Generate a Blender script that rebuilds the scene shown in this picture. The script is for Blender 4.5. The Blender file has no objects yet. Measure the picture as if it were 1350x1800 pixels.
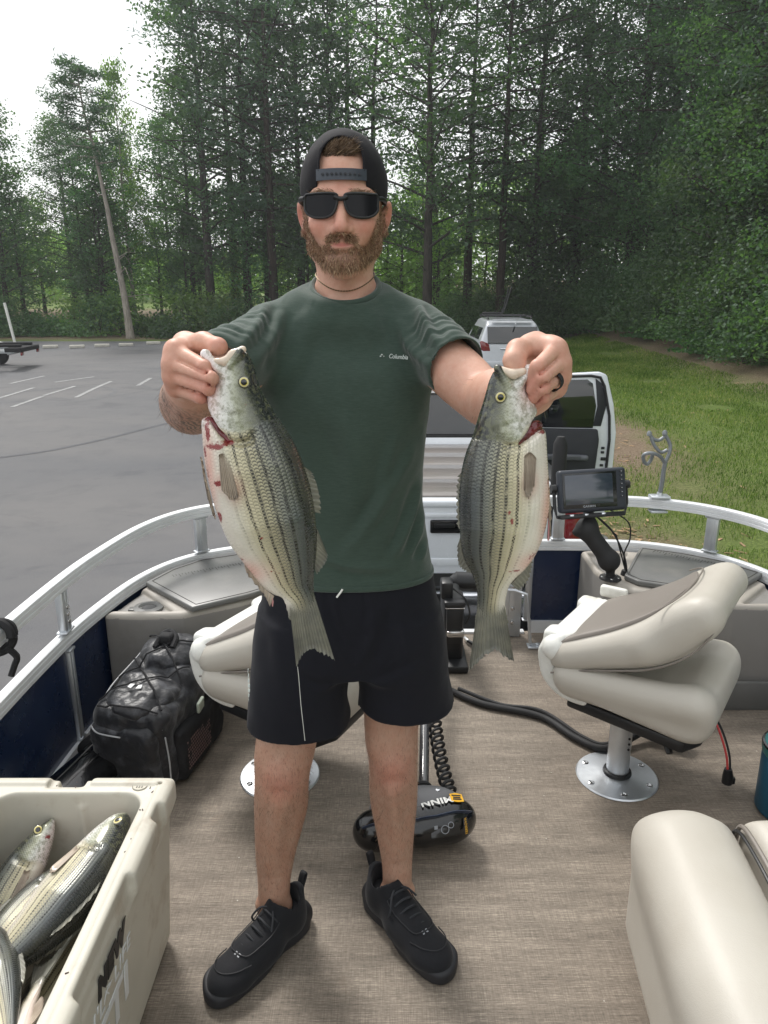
import bpy, bmesh, math, random
import numpy as np
from mathutils import Vector, Matrix, Euler
R = math.radians
SC = bpy.context.scene
COL = SC.collection
# ---------------------------------------------------------------- camera, sky, sun, exposure
cam = bpy.data.cameras.new('camera'); camo = bpy.data.objects.new('camera', cam); COL.objects.link(camo)
camo.location = (0, 0, 1.55); camo.rotation_euler = (R(90 - 16.5), 0, 0)
cam.sensor_fit = 'VERTICAL'; cam.sensor_height = 36; cam.lens = 36 * 1285 / 1800
cam.clip_start = 0.05; cam.clip_end = 1500
SC.camera = camo
SUN_EL, SUN_AZ = R(52), R(-28)
W = bpy.data.worlds.new('World'); SC.world = W; W.use_nodes = True
nt = W.node_tree; nt.nodes.clear()
wo = nt.nodes.new('ShaderNodeOutputWorld'); wb = nt.nodes.new('ShaderNodeBackground')
sk = nt.nodes.new('ShaderNodeTexSky'); sk.sky_type = 'NISHITA'; sk.sun_disc = False
sk.sun_elevation = SUN_EL; sk.sun_rotation = SUN_AZ; sk.air_density = 1.2; sk.dust_density = 3
tc = nt.nodes.new('ShaderNodeTexCoord'); mp = nt.nodes.new('ShaderNodeMapping'); mp.inputs['Scale'].default_value = (1, 1, 2.6)
no = nt.nodes.new('ShaderNodeTexNoise'); no.inputs['Scale'].default_value = 2.2; no.inputs['Detail'].default_value = 6
cr = nt.nodes.new('ShaderNodeValToRGB'); cr.color_ramp.elements[0].position = .30; cr.color_ramp.elements[0].color = (.74, .77, .80, 1)
cr.color_ramp.elements[1].position = .62; cr.color_ramp.elements[1].color = (1, 1, .985, 1)
sc_ = nt.nodes.new('ShaderNodeVectorMath'); sc_.operation = 'SCALE'; sc_.inputs['Scale'].default_value = 10.0
mx = nt.nodes.new('ShaderNodeMix'); mx.data_type = 'RGBA'; mx.inputs['Factor'].default_value = .86
L = nt.links.new
L(tc.outputs['Generated'], mp.inputs['Vector']); L(mp.outputs['Vector'], no.inputs['Vector']); L(no.outputs['Fac'], cr.inputs['Fac'])
L(cr.outputs['Color'], sc_.inputs[0]); L(sk.outputs['Color'], mx.inputs['A']); L(sc_.outputs['Vector'], mx.inputs['B'])
L(mx.outputs['Result'], wb.inputs['Color']); wb.inputs['Strength'].default_value = .1
L(wb.outputs['Background'], wo.inputs['Surface'])
su = bpy.data.lights.new('sun', 'SUN'); su.energy = 2.0; su.angle = R(13); su.color = (1, .965, .92)
suo = bpy.data.objects.new('sun', su); COL.objects.link(suo)
_sd = Vector((math.sin(SUN_AZ) * math.cos(SUN_EL), math.cos(SUN_AZ) * math.cos(SUN_EL), math.sin(SUN_EL)))
suo.rotation_euler = _sd.to_track_quat('Z', 'Y').to_euler(); suo.location = _sd * 60
SC.view_settings.view_transform = 'Standard'; SC.view_settings.look = 'None'
SC.view_settings.exposure = 0.58; SC.view_settings.gamma = 1.0; SC.view_settings.use_curve_mapping = False
SC.render.engine = 'CYCLES'
SC.cycles.max_bounces = 8; SC.cycles.transparent_max_bounces = 12

# ---------------------------------------------------------------- materials
def hx(r, g, b):
    f = lambda v: (v / 255 / 12.92) if v <= 10 else ((v / 255 + .055) / 1.055) ** 2.4
    return (f(r), f(g), f(b))
class NB:
    """small node builder"""
    def __init__(s, name):
        s.m = bpy.data.materials.new(name); s.m.use_nodes = True
        s.t = s.m.node_tree; s.b = s.t.nodes['Principled BSDF']; s.o = s.t.nodes['Material Output']
    def n(s, ty, **kw):
        q = s.t.nodes.new('ShaderNode' + ty)
        for k, v in kw.items():
            if k in q.inputs: s.set(q.inputs[k], v)
            else: setattr(q, k, v)
        return q
    def set(s, inp, v):
        if isinstance(v, bpy.types.NodeSocket): s.t.links.new(v, inp)
        elif isinstance(v, bpy.types.Node): s.t.links.new(v.outputs[0], inp)
        else: inp.default_value = v
    def math(s, op, a, b=0.0, c=None, clamp=False):
        q = s.n('Math', operation=op, use_clamp=clamp); s.set(q.inputs[0], a); s.set(q.inputs[1], b)
        if c is not None: s.set(q.inputs[2], c)
        return q.outputs[0]
    def mix(s, f, a, b, mode='MIX'):
        q = s.n('Mix', data_type='RGBA', blend_type=mode); s.set(q.inputs['Factor'], f)
        for k, v in (('A', a), ('B', b)):
            if isinstance(v, tuple) and len(v) == 3: v = (*v, 1)
            s.set([i for i in q.inputs if i.name == k and i.type == 'RGBA'][0], v)
        return [o for o in q.outputs if o.type == 'RGBA'][0]
    def ramp(s, f, stops):
        q = s.n('ValToRGB'); s.set(q.inputs[0], f); e = q.color_ramp.elements
        while len(e) < len(stops): e.new(.5)
        for i, (p, c) in enumerate(stops):
            e[i].position = p
            c = (c, c, c) if isinstance(c, (int, float)) else c
            e[i].color = (*c, 1)
        return q.outputs[0]
    def obj(s): return s.n('TexCoord').outputs['Object']
    def map(s, v, scale=(1, 1, 1), rot=(0, 0, 0), loc=(0, 0, 0)):
        return s.n('Mapping', Vector=v, Scale=scale, Rotation=rot, Location=loc).outputs[0]
    def noise(s, v=None, scale=5, detail=4, rough=.55, dist=0):
        q = s.n('TexNoise', Scale=scale, Detail=detail, Roughness=rough, Distortion=dist)
        if v is not None: s.set(q.inputs['Vector'], v)
        return q.outputs['Fac']
    def bump(s, h, strength=.3, dist=.002, normal=None):
        q = s.n('Bump', Strength=strength, Distance=dist, Height=h)
        if normal is not None: s.set(q.inputs['Normal'], normal)
        return q.outputs[0]
    def attr(s, name): return s.n('Attribute', attribute_name=name)
    def out(s, **kw):
        for k, v in kw.items():
            k = k.replace('_', ' ')
            if isinstance(v, tuple) and len(v) == 3 and s.b.inputs[k].type == 'RGBA': v = (*v, 1)
            s.set(s.b.inputs[k], v)
        return s.m
def pmat(name, col, rough=.5, metal=0., var=.12, vs=8., bump=.15, bs=60., bd=.001, coat=0., spec=.5, dirt=None, dirts=3., sheen=0.):
    """plain material: colour with soft mottling, optional grime, fine relief"""
    b = NB(name); o = b.obj()
    lo = tuple(c * (1 - var) for c in col); hi = tuple(min(1, c * (1 + var)) for c in col)
    c = b.ramp(b.noise(o, vs, 5), [(.3, lo), (.7, hi)])
    if dirt: c = b.mix(b.ramp(b.noise(o, dirts, 6, .65), [(.52, 0.), (.72, .7)]), c, dirt)
    r = b.math('ADD', rough - .08, b.math('MULTIPLY', b.noise(o, vs * 2.3, 4), .16))
    kw = dict(Base_Color=c, Roughness=r, Metallic=metal, Coat_Weight=coat, Specular_IOR_Level=spec, Sheen_Weight=sheen)
    if bump: kw['Normal'] = b.bump(b.noise(o, bs, 4), bump, bd)
    return b.out(**kw)

# ---------------------------------------------------------------- object helpers
def link(o, parent=None):
    COL.objects.link(o)
    if parent is not None: o.parent = parent
    return o
def meta(o, label=None, cat=None, group=None, kind=None):
    for k, v in (('label', label), ('category', cat), ('group', group), ('kind', kind)):
        if v: o[k] = v
    return o
def thing(name, label, cat, loc=(0, 0, 0), rz=0., group=None, kind=None, rot=None):
    o = bpy.data.objects.new(name, None); o.location = loc; o.rotation_euler = rot or (0, 0, rz)
    o.empty_display_size = .1
    return meta(link(o), label, cat, group, kind)
def mk(name, v, f, m=None, parent=None, smooth=True, attrs=None, sharp=None, loc=None):
    me = bpy.data.meshes.new(name)
    if isinstance(v, np.ndarray):
        f = np.asarray(f, dtype=np.int32); k = f.shape[1]
        me.vertices.add(len(v)); me.vertices.foreach_set('co', v.astype(np.float32).ravel())
        me.loops.add(f.size); me.loops.foreach_set('vertex_index', f.ravel())
        me.polygons.add(len(f)); me.polygons.foreach_set('loop_start', np.arange(len(f), dtype=np.int32) * k)
        me.update(calc_edges=True)
        if smooth: me.polygons.foreach_set('use_smooth', np.ones(len(f), dtype=bool))
    else:
        me.from_pydata([tuple(p) for p in v], [], f)
        if smooth:
            for p in me.polygons: p.use_smooth = True
        me.update()
    if sharp is not None: me.set_sharp_from_angle(angle=R(sharp))
    for an, (ty, arr) in (attrs or {}).items():
        a = me.attributes.new(an, ty, 'POINT'); a.data.foreach_set('color' if ty == 'FLOAT_COLOR' else 'value', np.asarray(arr, dtype=np.float32).ravel())
    if m:
        for x in (m if isinstance(m, (list, tuple)) else [m]): me.materials.append(x)
    o = bpy.data.objects.new(name, me)
    if loc is not None: o.location = loc
    return link(o, parent)
class MB:
    """collects boxes, tubes, lathes and prisms and links them as one mesh"""
    def __init__(s): s.v = []; s.f = []
    def add(s, v, f, M=None):
        n = len(s.v)
        s.v += [tuple(M @ Vector(p)) if M is not None else tuple(p) for p in v]
        s.f += [tuple(i + n for i in q) for q in f]
        return s
    def box(s, c, d, bev=.0, M=None, seg=2, rz=0., rot=None):
        bm = bmesh.new(); bmesh.ops.create_cube(bm, size=1, matrix=Matrix.Diagonal((*d, 1)))
        if bev: bmesh.ops.bevel(bm, geom=bm.edges[:], offset=min(bev, min(d) * .49), segments=seg, profile=.5, affect='EDGES')
        T = Matrix.Translation(c) @ (Euler(rot).to_matrix().to_4x4() if rot else Matrix.Rotation(rz, 4, 'Z'))
        if M is not None: T = M @ T
        bm.verts.index_update()
        s.add([v.co.copy() for v in bm.verts], [[v.index for v in f.verts] for f in bm.faces], T); bm.free(); return s
    def prism(s, poly, z0, z1, bev=0., M=None, seg=2):
        bm = bmesh.new(); vs = [bm.verts.new((x, y, z0)) for x, y in poly]; fc = bm.faces.new(vs)
        r = bmesh.ops.extrude_face_region(bm, geom=[fc])
        bmesh.ops.translate(bm, verts=[g for g in r['geom'] if isinstance(g, bmesh.types.BMVert)], vec=(0, 0, z1 - z0))
        bmesh.ops.recalc_face_normals(bm, faces=bm.faces[:])
        if bev: bmesh.ops.bevel(bm, geom=bm.edges[:], offset=bev, segments=seg, profile=.5, affect='EDGES', clamp_overlap=True)
        bm.verts.index_update()
        s.add([v.co.copy() for v in bm.verts], [[v.index for v in f.verts] for f in bm.faces], M); bm.free(); return s
    def tube(s, pts, r, seg=8, caps=True, closed=False, flat=1., up=None):
        P = [Vector(p) for p in pts]; n = len(P); rs = r if isinstance(r, (list, tuple, np.ndarray)) else [r] * n
        base = len(s.v); nx = None
        for i in range(n):
            a = P[(i - 1) % n] if (closed or i) else P[0]; b = P[(i + 1) % n] if (closed or i < n - 1) else P[-1]
            t = (b - a).normalized() if (b - a).length > 1e-9 else Vector((0, 0, 1))
            if nx is None: nx = t.orthogonal().normalized() if up is None else (Vector(up) - t * t.dot(Vector(up))).normalized()
            nx = (nx - t * t.dot(nx)).normalized(); bn = t.cross(nx)
            for k in range(seg):
                q = 2 * math.pi * k / seg
                s.v.append(tuple(P[i] + nx * (math.cos(q) * rs[i]) + bn * (math.sin(q) * rs[i] * flat)))
        m = n if closed else n - 1
        for i in range(m):
            for k in range(seg):
                a, b = base + i * seg, base + ((i + 1) % n) * seg
                s.f.append((a + k, a + (k + 1) % seg, b + (k + 1) % seg, b + k))
        if caps and not closed:
            s.f.append(tuple(base + k for k in reversed(range(seg)))); s.f.append(tuple(base + (n - 1) * seg + k for k in range(seg)))
        return s
    def lathe(s, prof, seg=24, M=None, cap=True):
        v = []; f = []; n = len(prof)
        for r, z in prof:
            for k in range(seg):
                q = 2 * math.pi * k / seg; v.append((r * math.cos(q), r * math.sin(q), z))
        for i in range(n - 1):
            for k in range(seg): f.append((i * seg + k, i * seg + (k + 1) % seg, (i + 1) * seg + (k + 1) % seg, (i + 1) * seg + k))
        if cap: f.append(tuple(reversed(range(seg)))); f.append(tuple((n - 1) * seg + k for k in range(seg)))
        return s.add(v, f, M)
    def sweep(s, pts, prof, closed=False):
        """profile (out, up) swept along a level path"""
        P = [Vector(p) for p in pts]; n = len(P); k = len(prof); base = len(s.v)
        for i in range(n):
            t = (P[min(i + 1, n - 1)] - P[max(i - 1, 0)]); t.z = 0; t.normalize(); nr = Vector((t.y, -t.x, 0))
            for a, b in prof: s.v.append(tuple(P[i] + nr * a + Vector((0, 0, b))))
        for i in range(n - 1):
            for j in range(k): s.f.append((base + i * k + j, base + i * k + (j + 1) % k, base + (i + 1) * k + (j + 1) % k, base + (i + 1) * k + j))
        s.f.append(tuple(base + j for j in reversed(range(k)))); s.f.append(tuple(base + (n - 1) * k + j for j in range(k)))
        return s
    def build(s, name, m, parent=None, smooth=True, sharp=40, loc=None):
        return mk(name, s.v, s.f, m, parent, smooth, None, sharp if smooth else None, loc)
def crom(pts, n=8, closed=False):
    """Catmull-Rom through points of any dimension"""
    P = np.array(pts, float); out = []; N = len(P)
    for i in range(N if closed else N - 1):
        g = lambda j: P[j % N] if closed else P[min(max(j, 0), N - 1)]
        a, b, c, d = g(i - 1), g(i), g(i + 1), g(i + 2)
        for k in range(n):
            t = k / n
            out.append(.5 * (2 * b + (c - a) * t + (2 * a - 5 * b + 4 * c - d) * t * t + (3 * b - a - 3 * c + d) * t ** 3))
    if not closed: out.append(P[-1])
    return np.array(out)
def text(name, body, size, m, parent, M, extrude=.0006, font_shear=0., bold=0., space=1.):
    cu = bpy.data.curves.new(name, 'FONT'); cu.body = body; cu.size = size; cu.extrude = extrude; cu.shear = font_shear
    cu.offset = bold; cu.space_character = space; cu.align_x = 'CENTER'; cu.align_y = 'CENTER'; cu.materials.append(m)
    o = bpy.data.objects.new(name, cu); me = o.to_mesh().copy(); me.name = name; bpy.data.objects.remove(o); bpy.data.curves.remove(cu)
    o = bpy.data.objects.new(name, me); o.matrix_local = M; return link(o, parent)
def frame(o, x, z):
    """matrix with local x along x and local z (facing) along z"""
    x = Vector(x).normalized(); z = Vector(z); z = (z - x * x.dot(z)).normalized(); y = z.cross(x)
    return Matrix(((x.x, y.x, z.x, o[0]), (x.y, y.y, z.y, o[1]), (x.z, y.z, z.z, o[2]), (0, 0, 0, 1)))

# ---------------------------------------------------------------- signed distance modelling
def vnoise(P, s, seed=0):
    """cheap smooth value noise on points, about -1..1"""
    P = np.asarray(P) * s + seed * 17.3; i = np.floor(P).astype(np.int64); f = P - i; f = f * f * (3 - 2 * f); r = 0
    for a in (0, 1):
        for b in (0, 1):
            for c in (0, 1):
                h = ((i[..., 0] + a) * 73856093 ^ (i[..., 1] + b) * 19349663 ^ (i[..., 2] + c) * 83492791) & 0xffff
                h = (h * 40503 & 0xffff) / 32767.5 - 1
                r = r + h * (f[..., 0] if a else 1 - f[..., 0]) * (f[..., 1] if b else 1 - f[..., 1]) * (f[..., 2] if c else 1 - f[..., 2])
    return r
def seg_d(P, a, b):
    a = np.asarray(a, float); b = np.asarray(b, float); ab = b - a
    t = np.clip(((P - a) @ ab) / max(ab @ ab, 1e-12), 0, 1)
    return np.linalg.norm(P - a - t[..., None] * ab, axis=-1), t
def poly_sd(P, poly):
    """signed distance (negative inside) of 2d points to a polygon"""
    poly = np.asarray(poly, float); d = np.full(P.shape[:-1], 1e9); ins = np.zeros(P.shape[:-1], bool)
    for i in range(len(poly)):
        a, b = poly[i], poly[(i + 1) % len(poly)]; e = b - a
        w = P - a; t = np.clip((w @ e) / max(e @ e, 1e-12), 0, 1)
        q = w - t[..., None] * e; d = np.minimum(d, (q * q).sum(-1))
        c = (a[1] > P[..., 1]) != (b[1] > P[..., 1])
        if e[1] != 0: ins ^= c & (P[..., 0] < e[0] * (P[..., 1] - a[1]) / e[1] + a[0])
    d = np.sqrt(d); return np.where(ins, -d, d)
def smin(a, b, k):
    if k <= 0: return np.minimum(a, b)
    h = np.maximum(k - np.abs(a - b), 0) / k; return np.minimum(a, b) - h * h * k * .25
class SDF:
    def __init__(s): s.p = []
    def add(s, fn, k=.01, op='u'): s.p.append((fn, k, op)); return s
    def cap(s, a, b, ra, rb=None, k=.01, op='u', fl=None):
        """tapered capsule; fl=(axis, factor) widens it along an axis"""
        rb = ra if rb is None else rb; a = np.array(a, float); b = np.array(b, float)
        if fl is None:
            def fn(P): d, t = seg_d(P, a, b); return d - (ra + (rb - ra) * t)
        else:
            ax = np.array(fl[0], float); ax /= np.linalg.norm(ax); g = 1 - 1 / fl[1]; c0 = (a + b) / 2
            T = lambda Q: Q - ((Q - c0) @ ax)[..., None] * ax * g
            a2, b2 = T(a), T(b)
            def fn(P): d, t = seg_d(T(P), a2, b2); return d - (ra + (rb - ra) * t)
        return s.add(fn, k, op)
    def ell(s, c, r, k=.01, op='u', rot=None):
        c = np.array(c, float); r = np.array(r, float); M = np.array(Euler(rot).to_matrix()) if rot else None
        def fn(P):
            q = P - c
            if M is not None: q = q @ M
            k0 = np.linalg.norm(q / r, axis=-1); k1 = np.linalg.norm(q / (r * r), axis=-1) + 1e-9
            return np.where(k1 > 1e-6, k0 * (k0 - 1) / k1, -r.min())
        return s.add(fn, k, op)
    def box(s, c, h, r=.01, k=.0, op='u', rot=None):
        c = np.array(c, float); h = np.array(h, float) - r; M = np.array(Euler(rot).to_matrix()) if rot else None
        def fn(P):
            q = P - c
            if M is not None: q = q @ M
            q = np.abs(q) - h
            return np.linalg.norm(np.maximum(q, 0), axis=-1) + np.minimum(q.max(-1), 0) - r
        return s.add(fn, k, op)
    def prism(s, poly, z0, z1, r=.01, k=0., op='u', M=None):
        Mi = None if M is None else np.array(M.inverted())
        def fn(P):
            if Mi is not None: P = P @ Mi[:3, :3].T + Mi[:3, 3]
            d2 = poly_sd(P[..., :2], poly) + r; dz = np.abs(P[..., 2] - (z0 + z1) / 2) - (z1 - z0) / 2 + r
            return np.minimum(np.maximum(d2, dz), 0) + np.hypot(np.maximum(d2, 0), np.maximum(dz, 0)) - r
        return s.add(fn, k, op)
    def loft(s, rows, k=.01, op='u', ex=2.):
        """stack of level ellipses: rows of (z, cx, cy, rx, ry)"""
        A = np.array(sorted(rows), float); A = crom(A, 6); z = A[:, 0]
        def fn(P):
            g = [np.interp(P[..., 2], z, A[:, i]) for i in range(1, 5)]
            qx = np.abs(P[..., 0] - g[0]) / g[2]; qy = np.abs(P[..., 1] - g[1]) / g[3]
            q = (qx ** ex + qy ** ex) ** (1 / ex)
            m = np.hypot(P[..., 0] - g[0], P[..., 1] - g[1]) / np.maximum(q, 1e-4)   # radius in this direction
            d = (q - 1) * np.maximum(m, np.minimum(g[2], g[3]))
            e = np.maximum(P[..., 2] - z[-1], z[0] - P[..., 2])
            return np.maximum(d * .92, e)
        return s.add(fn, k, op)
    def ev(s, P, ids=None):
        d = np.full(P.shape[:-1], 1e3)
        for i in (range(len(s.p)) if ids is None else ids):
            fn, k, op = s.p[i]; e = fn(P)
            if op == 'u': d = smin(d, e, k)
            elif op == 'd': d = -smin(-d, e, k)
            else: d = -smin(-d, -e, k)
        return d
    def mesh(s, lo, hi, h, slack=1.25):
        lo = np.array(lo, float); hi = np.array(hi, float); B = 12
        nb = np.maximum(np.ceil((hi - lo) / (h * B)).astype(int), 1)
        gi = np.stack(np.meshgrid(*[np.arange(n) for n in nb], indexing='ij'), -1).reshape(-1, 3)
        c = lo + (gi + .5) * B * h; rad = B * h * .5 * math.sqrt(3) * slack
        D = [p[0](c) for p in s.p]; kk = [p[1] for p in s.p]
        d = s.ev(c); act = np.abs(d) < rad + .003; gi = gi[act]; D = [x[act] for x in D]; d = d[act]
        o = np.arange(B + 1); off = np.stack(np.meshgrid(o, o, o, indexing='ij'), -1)
        V = np.empty((len(gi), B + 1, B + 1, B + 1), np.float32)
        for j in range(len(gi)):
            ids = []
            for i in range(len(s.p)):
                if s.p[i][2] == 'u':
                    if D[i][j] < max(d[j], 0) + 2 * rad + kk[i]: ids.append(i)
                elif s.p[i][2] == 'd':
                    if D[i][j] < 2 * rad + kk[i]: ids.append(i)
                else: ids.append(i)
            V[j] = s.ev(lo + (gi[j] * B + off) * h, ids)
        N = nb * B + 2; st = np.array([N[1] * N[2], N[2], 1])
        IN = V < 0; vid = []; vco = []
        # dual vertices
        cs = [(a, b, c_) for a in (0, 1) for b in (0, 1) for c_ in (0, 1)]
        sl = lambda A, c_: A[:, c_[0]:c_[0] + B, c_[1]:c_[1] + B, c_[2]:c_[2] + B]
        cnt = sum(sl(IN, c_).astype(np.int8) for c_ in cs); m = (cnt > 0) & (cnt < 8)
        w = np.nonzero(m); acc = np.zeros((len(w[0]), 3)); num = np.zeros(len(w[0]))
        corner = {c_: sl(V, c_)[m].astype(float) for c_ in cs}
        for a in cs:
            for ax in range(3):
                if a[ax]: continue
                b = list(a); b[ax] = 1; va, vb = corner[a], corner[tuple(b)]
                x = (va < 0) != (vb < 0); t = np.where(x, va / np.where(x, va - vb, 1), 0)
                p = np.tile(np.array(a, float), (len(t), 1)); p[:, ax] += t
                acc += p * x[:, None]; num += x
        cell = gi[w[0]] * B + np.stack(w[1:], -1)
        co = lo + (cell + acc / num[:, None]) * h; cid = cell @ st
        quads = []
        for ax in range(3):
            e1 = [0, 0, 0]; e1[ax] = 1
            a = IN[:, :B, :B, :B]; b = sl(IN, e1); x = a != b
            q = np.nonzero(x); g = (gi[q[0]] * B + np.stack(q[1:], -1)); fl = a[x]
            u, v = [(1, 2), (2, 0), (0, 1)][ax]
            du = np.zeros(3, int); du[u] = 1; dv = np.zeros(3, int); dv[v] = 1
            Q = np.stack([(g - du - dv) @ st, (g - dv) @ st, g @ st, (g - du) @ st], -1)
            Q[~fl] = Q[~fl][:, ::-1]; quads.append(Q)
        Q = np.concatenate(quads); order = np.argsort(cid); sc2 = cid[order]
        ix = np.clip(np.searchsorted(sc2, Q), 0, len(sc2) - 1); ok = (sc2[ix] == Q).all(1)
        return co, order[ix[ok]]
def relax(v, f, n=1, lam=.5):
    e = np.concatenate([f[:, [0, 1]], f[:, [1, 2]], f[:, [2, 3]], f[:, [3, 0]]])
    cnt = np.bincount(e.ravel(), minlength=len(v)).astype(float)
    for _ in range(n):
        s = np.zeros_like(v)
        for k in range(3):
            s[:, k] = np.bincount(e[:, 0], v[e[:, 1], k], len(v)) + np.bincount(e[:, 1], v[e[:, 0], k], len(v))
        v = v + lam * (s / np.maximum(cnt, 1)[:, None] - v)
    return v
def vnormals(v, f):
    n = np.cross(v[f[:, 2]] - v[f[:, 0]], v[f[:, 3]] - v[f[:, 1]]); out = np.zeros_like(v)
    for c in range(4):
        for k in range(3): out[:, k] += np.bincount(f[:, c], n[:, k], len(v))
    return out / (np.linalg.norm(out, axis=1)[:, None] + 1e-12)

# ---------------------------------------------------------------- the ground
EDGE = lambda y: 1.95 + .15 * max(0, y - 4)         # where the asphalt gives way to grass
def gz(x, y):
    z = -1.1 + .02 * np.maximum(0, y - 6)
    bank = np.clip((x - (8.8 - .02 * y)) / 6.5, 0, 1); bank = bank * bank * (3 - 2 * bank)
    back = np.clip((y - 37 + .0 * x) / 10., 0, 1)
    return z + 1.7 * bank * np.clip((y - 5) / 8, 0, 1) + .8 * back * back
def gzs(x, y): return float(gz(np.float64(x), np.float64(y)))
def sheet(name, xs, ys, mat, lift=0., rough=0., seed=1):
    X, Y = np.meshgrid(xs, ys, indexing='ij'); Z = gz(X, Y) + lift
    if rough: Z = Z + rough * vnoise(np.stack([X, Y, 0 * X], -1), 1.7, seed) * np.clip((X - np.vectorize(EDGE)(Y)) / .5, 0, 1)
    n, m = X.shape; v = np.stack([X, Y, Z], -1).reshape(-1, 3); i = np.arange(n * m).reshape(n, m)
    f = np.stack([i[:-1, :-1], i[1:, :-1], i[1:, 1:], i[:-1, 1:]], -1).reshape(-1, 4)
    return meta(mk(name, v, f, mat), kind='structure')
def m_ground():
    b = NB('earth and grass'); o = b.obj()
    n1 = b.noise(o, 1.3, 8, .65); n2 = b.noise(o, 30, 5, .7); n3 = b.noise(o, .35, 4)
    g = b.ramp(n2, [(.3, hx(66, 84, 38)), (.55, hx(100, 120, 58)), (.75, hx(132, 146, 82))])
    soil = b.ramp(n2, [(.3, hx(84, 70, 56)), (.6, hx(138, 122, 104)), (.8, hx(176, 160, 138))])
    c = b.mix(b.ramp(b.math('ADD', b.math('MULTIPLY', n1, .6), b.math('MULTIPLY', n3, .5)), [(.46, 0.), (.62, 1.)]), g, soil)
    bare = b.n('Attribute', attribute_name='bare').outputs['Fac']
    c = b.mix(b.math('ADD', bare, b.math('MULTIPLY', b.math('SUBTRACT', n1, .5), bare), clamp=True), b.mix(.12, g, c), soil)
    return b.out(Base_Color=c, Roughness=.95, Normal=b.bump(n2, .8, .03), Specular_IOR_Level=.2)
def m_asphalt():
    b = NB('asphalt'); o = b.obj()
    f = b.noise(o, 240, 3, .8); m = b.noise(o, 2.2, 6, .6); l = b.noise(b.map(o, (.25, .6, 1)), .7, 5)
    c = b.ramp(f, [(.25, hx(66, 67, 70)), (.5, hx(92, 93, 96)), (.78, hx(130, 130, 131))])
    c = b.mix(b.ramp(l, [(.35, 0.), (.65, .75)]), c, hx(112, 110, 109))
    c = b.mix(b.ramp(m, [(.5, 0.), (.75, .3)]), c, hx(72, 74, 79))
    c = b.mix(b.ramp(b.noise(b.map(o, (.5, .9, 1), loc=(7, 2, 0)), .9, 7, .7, .8), [(.56, 0.), (.66, .35)]), c, hx(70, 71, 75))
    sp = b.n('TexVoronoi', Vector=o, Scale=16).outputs['Distance']
    c = b.mix(b.ramp(sp, [(.0, .5), (.05, .0)]), c, hx(190, 188, 180))
    return b.out(Base_Color=c, Roughness=.86, Normal=b.bump(f, .5, .004), Specular_IOR_Level=.35)
GR = m_ground(); AS = m_asphalt()
def _dense(a, b, c, n1, n2): return np.concatenate([np.linspace(a, b, n1, endpoint=False), np.linspace(b, c, n2)])
g = sheet('ground', np.concatenate([np.linspace(-220, -30, 20, endpoint=False), np.linspace(-30, 30, 161), np.linspace(34, 220, 20)]),
          np.concatenate([np.linspace(-60, 0, 10, endpoint=False), np.linspace(0, 60, 161), np.linspace(70, 420, 25)]), GR, 0, .05)
me = g.data; co = np.empty(len(me.vertices) * 3, np.float32); me.vertices.foreach_get('co', co); co = co.reshape(-1, 3)
e = np.vectorize(EDGE)(co[:, 1])
bare = np.exp(-((co[:, 0] - e - .35) / .45) ** 2) * np.clip(vnoise(co, .33, 3) * 1.3 + .5, 0, 1)
bare += np.exp(-(((co[:, 0] - 4.0) / 1.0) ** 2 + ((co[:, 1] - 14.2) / 3.6) ** 2)) * 1.7 + np.exp(-(((co[:, 0] - 2.75) / .55) ** 2 + ((co[:, 1] - 7.2) / 1.1) ** 2)) * .9
bare += np.clip((co[:, 0] - 8.8) / 1.2, 0, 1) * np.clip((co[:, 1] - 4) / 6, 0, 1) * .9 + np.clip((co[:, 1] - 35.5) / 1.5, 0, 1) * np.clip((56 - co[:, 1]) / 6, 0, 1) * .9
a = me.attributes.new('bare', 'FLOAT', 'POINT'); a.data.foreach_set('value', np.clip(bare, 0, 1).astype(np.float32))
BARE = lambda P: np.clip(np.exp(-(((P[:, 0] - 4.0) / .9) ** 2 + ((P[:, 1] - 14.2) / 3.4) ** 2)) * 1.5 + np.exp(-(((P[:, 0] - 2.75) / .55) ** 2 + ((P[:, 1] - 7.2) / 1.1) ** 2)), 0, 1)
# asphalt lot: its right edge follows EDGE with a ragged line
ys = np.concatenate([np.linspace(-30, 0, 6, endpoint=False), np.linspace(0, 35.2, 150)]); rows = []; us = np.linspace(0, 1, 40)
for y in ys:
    xr = EDGE(y) + .12 * math.sin(y * 2.1) + .07 * math.sin(y * 5.7 + 1)
    rows.append([(-60 + (xr + 60) * (1 - (1 - u) ** 2), y) for u in us])
A = np.array(rows); v = np.concatenate([A, gz(A[..., 0], A[..., 1])[..., None] + .006], -1).reshape(-1, 3); i = np.arange(len(v)).reshape(len(ys), len(us))
meta(mk('parking_lot', v, np.stack([i[:-1, :-1], i[:-1, 1:], i[1:, 1:], i[1:, :-1]], -1).reshape(-1, 4), AS), kind='structure')
def strip(name, pts, w, mat, lift, kind='structure', parent=None):
    P = crom(pts, 10); mb = MB(); n = len(P); vs = []
    for i in range(n):
        t = P[min(i + 1, n - 1)] - P[max(i - 1, 0)]; t = t / (np.linalg.norm(t) + 1e-9); nn = np.array([-t[1], t[0]])
        for s_ in (-.5, .5):
            q = P[i] + nn * s_ * w; vs.append((q[0], q[1], gzs(*q) + lift))
    f = [(2 * i, 2 * i + 1, 2 * i + 3, 2 * i + 2) for i in range(n - 1)]
    return meta(mk(name, vs, f, mat), kind=kind)
def m_worn(name, col, lo, hi, base):
    b = NB(name); o = b.obj(); n = b.noise(o, 9, 6, .7)
    return b.out(Base_Color=b.mix(b.ramp(n, [(lo, 1.), (hi, .25)]), base, col), Roughness=.85)
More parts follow.
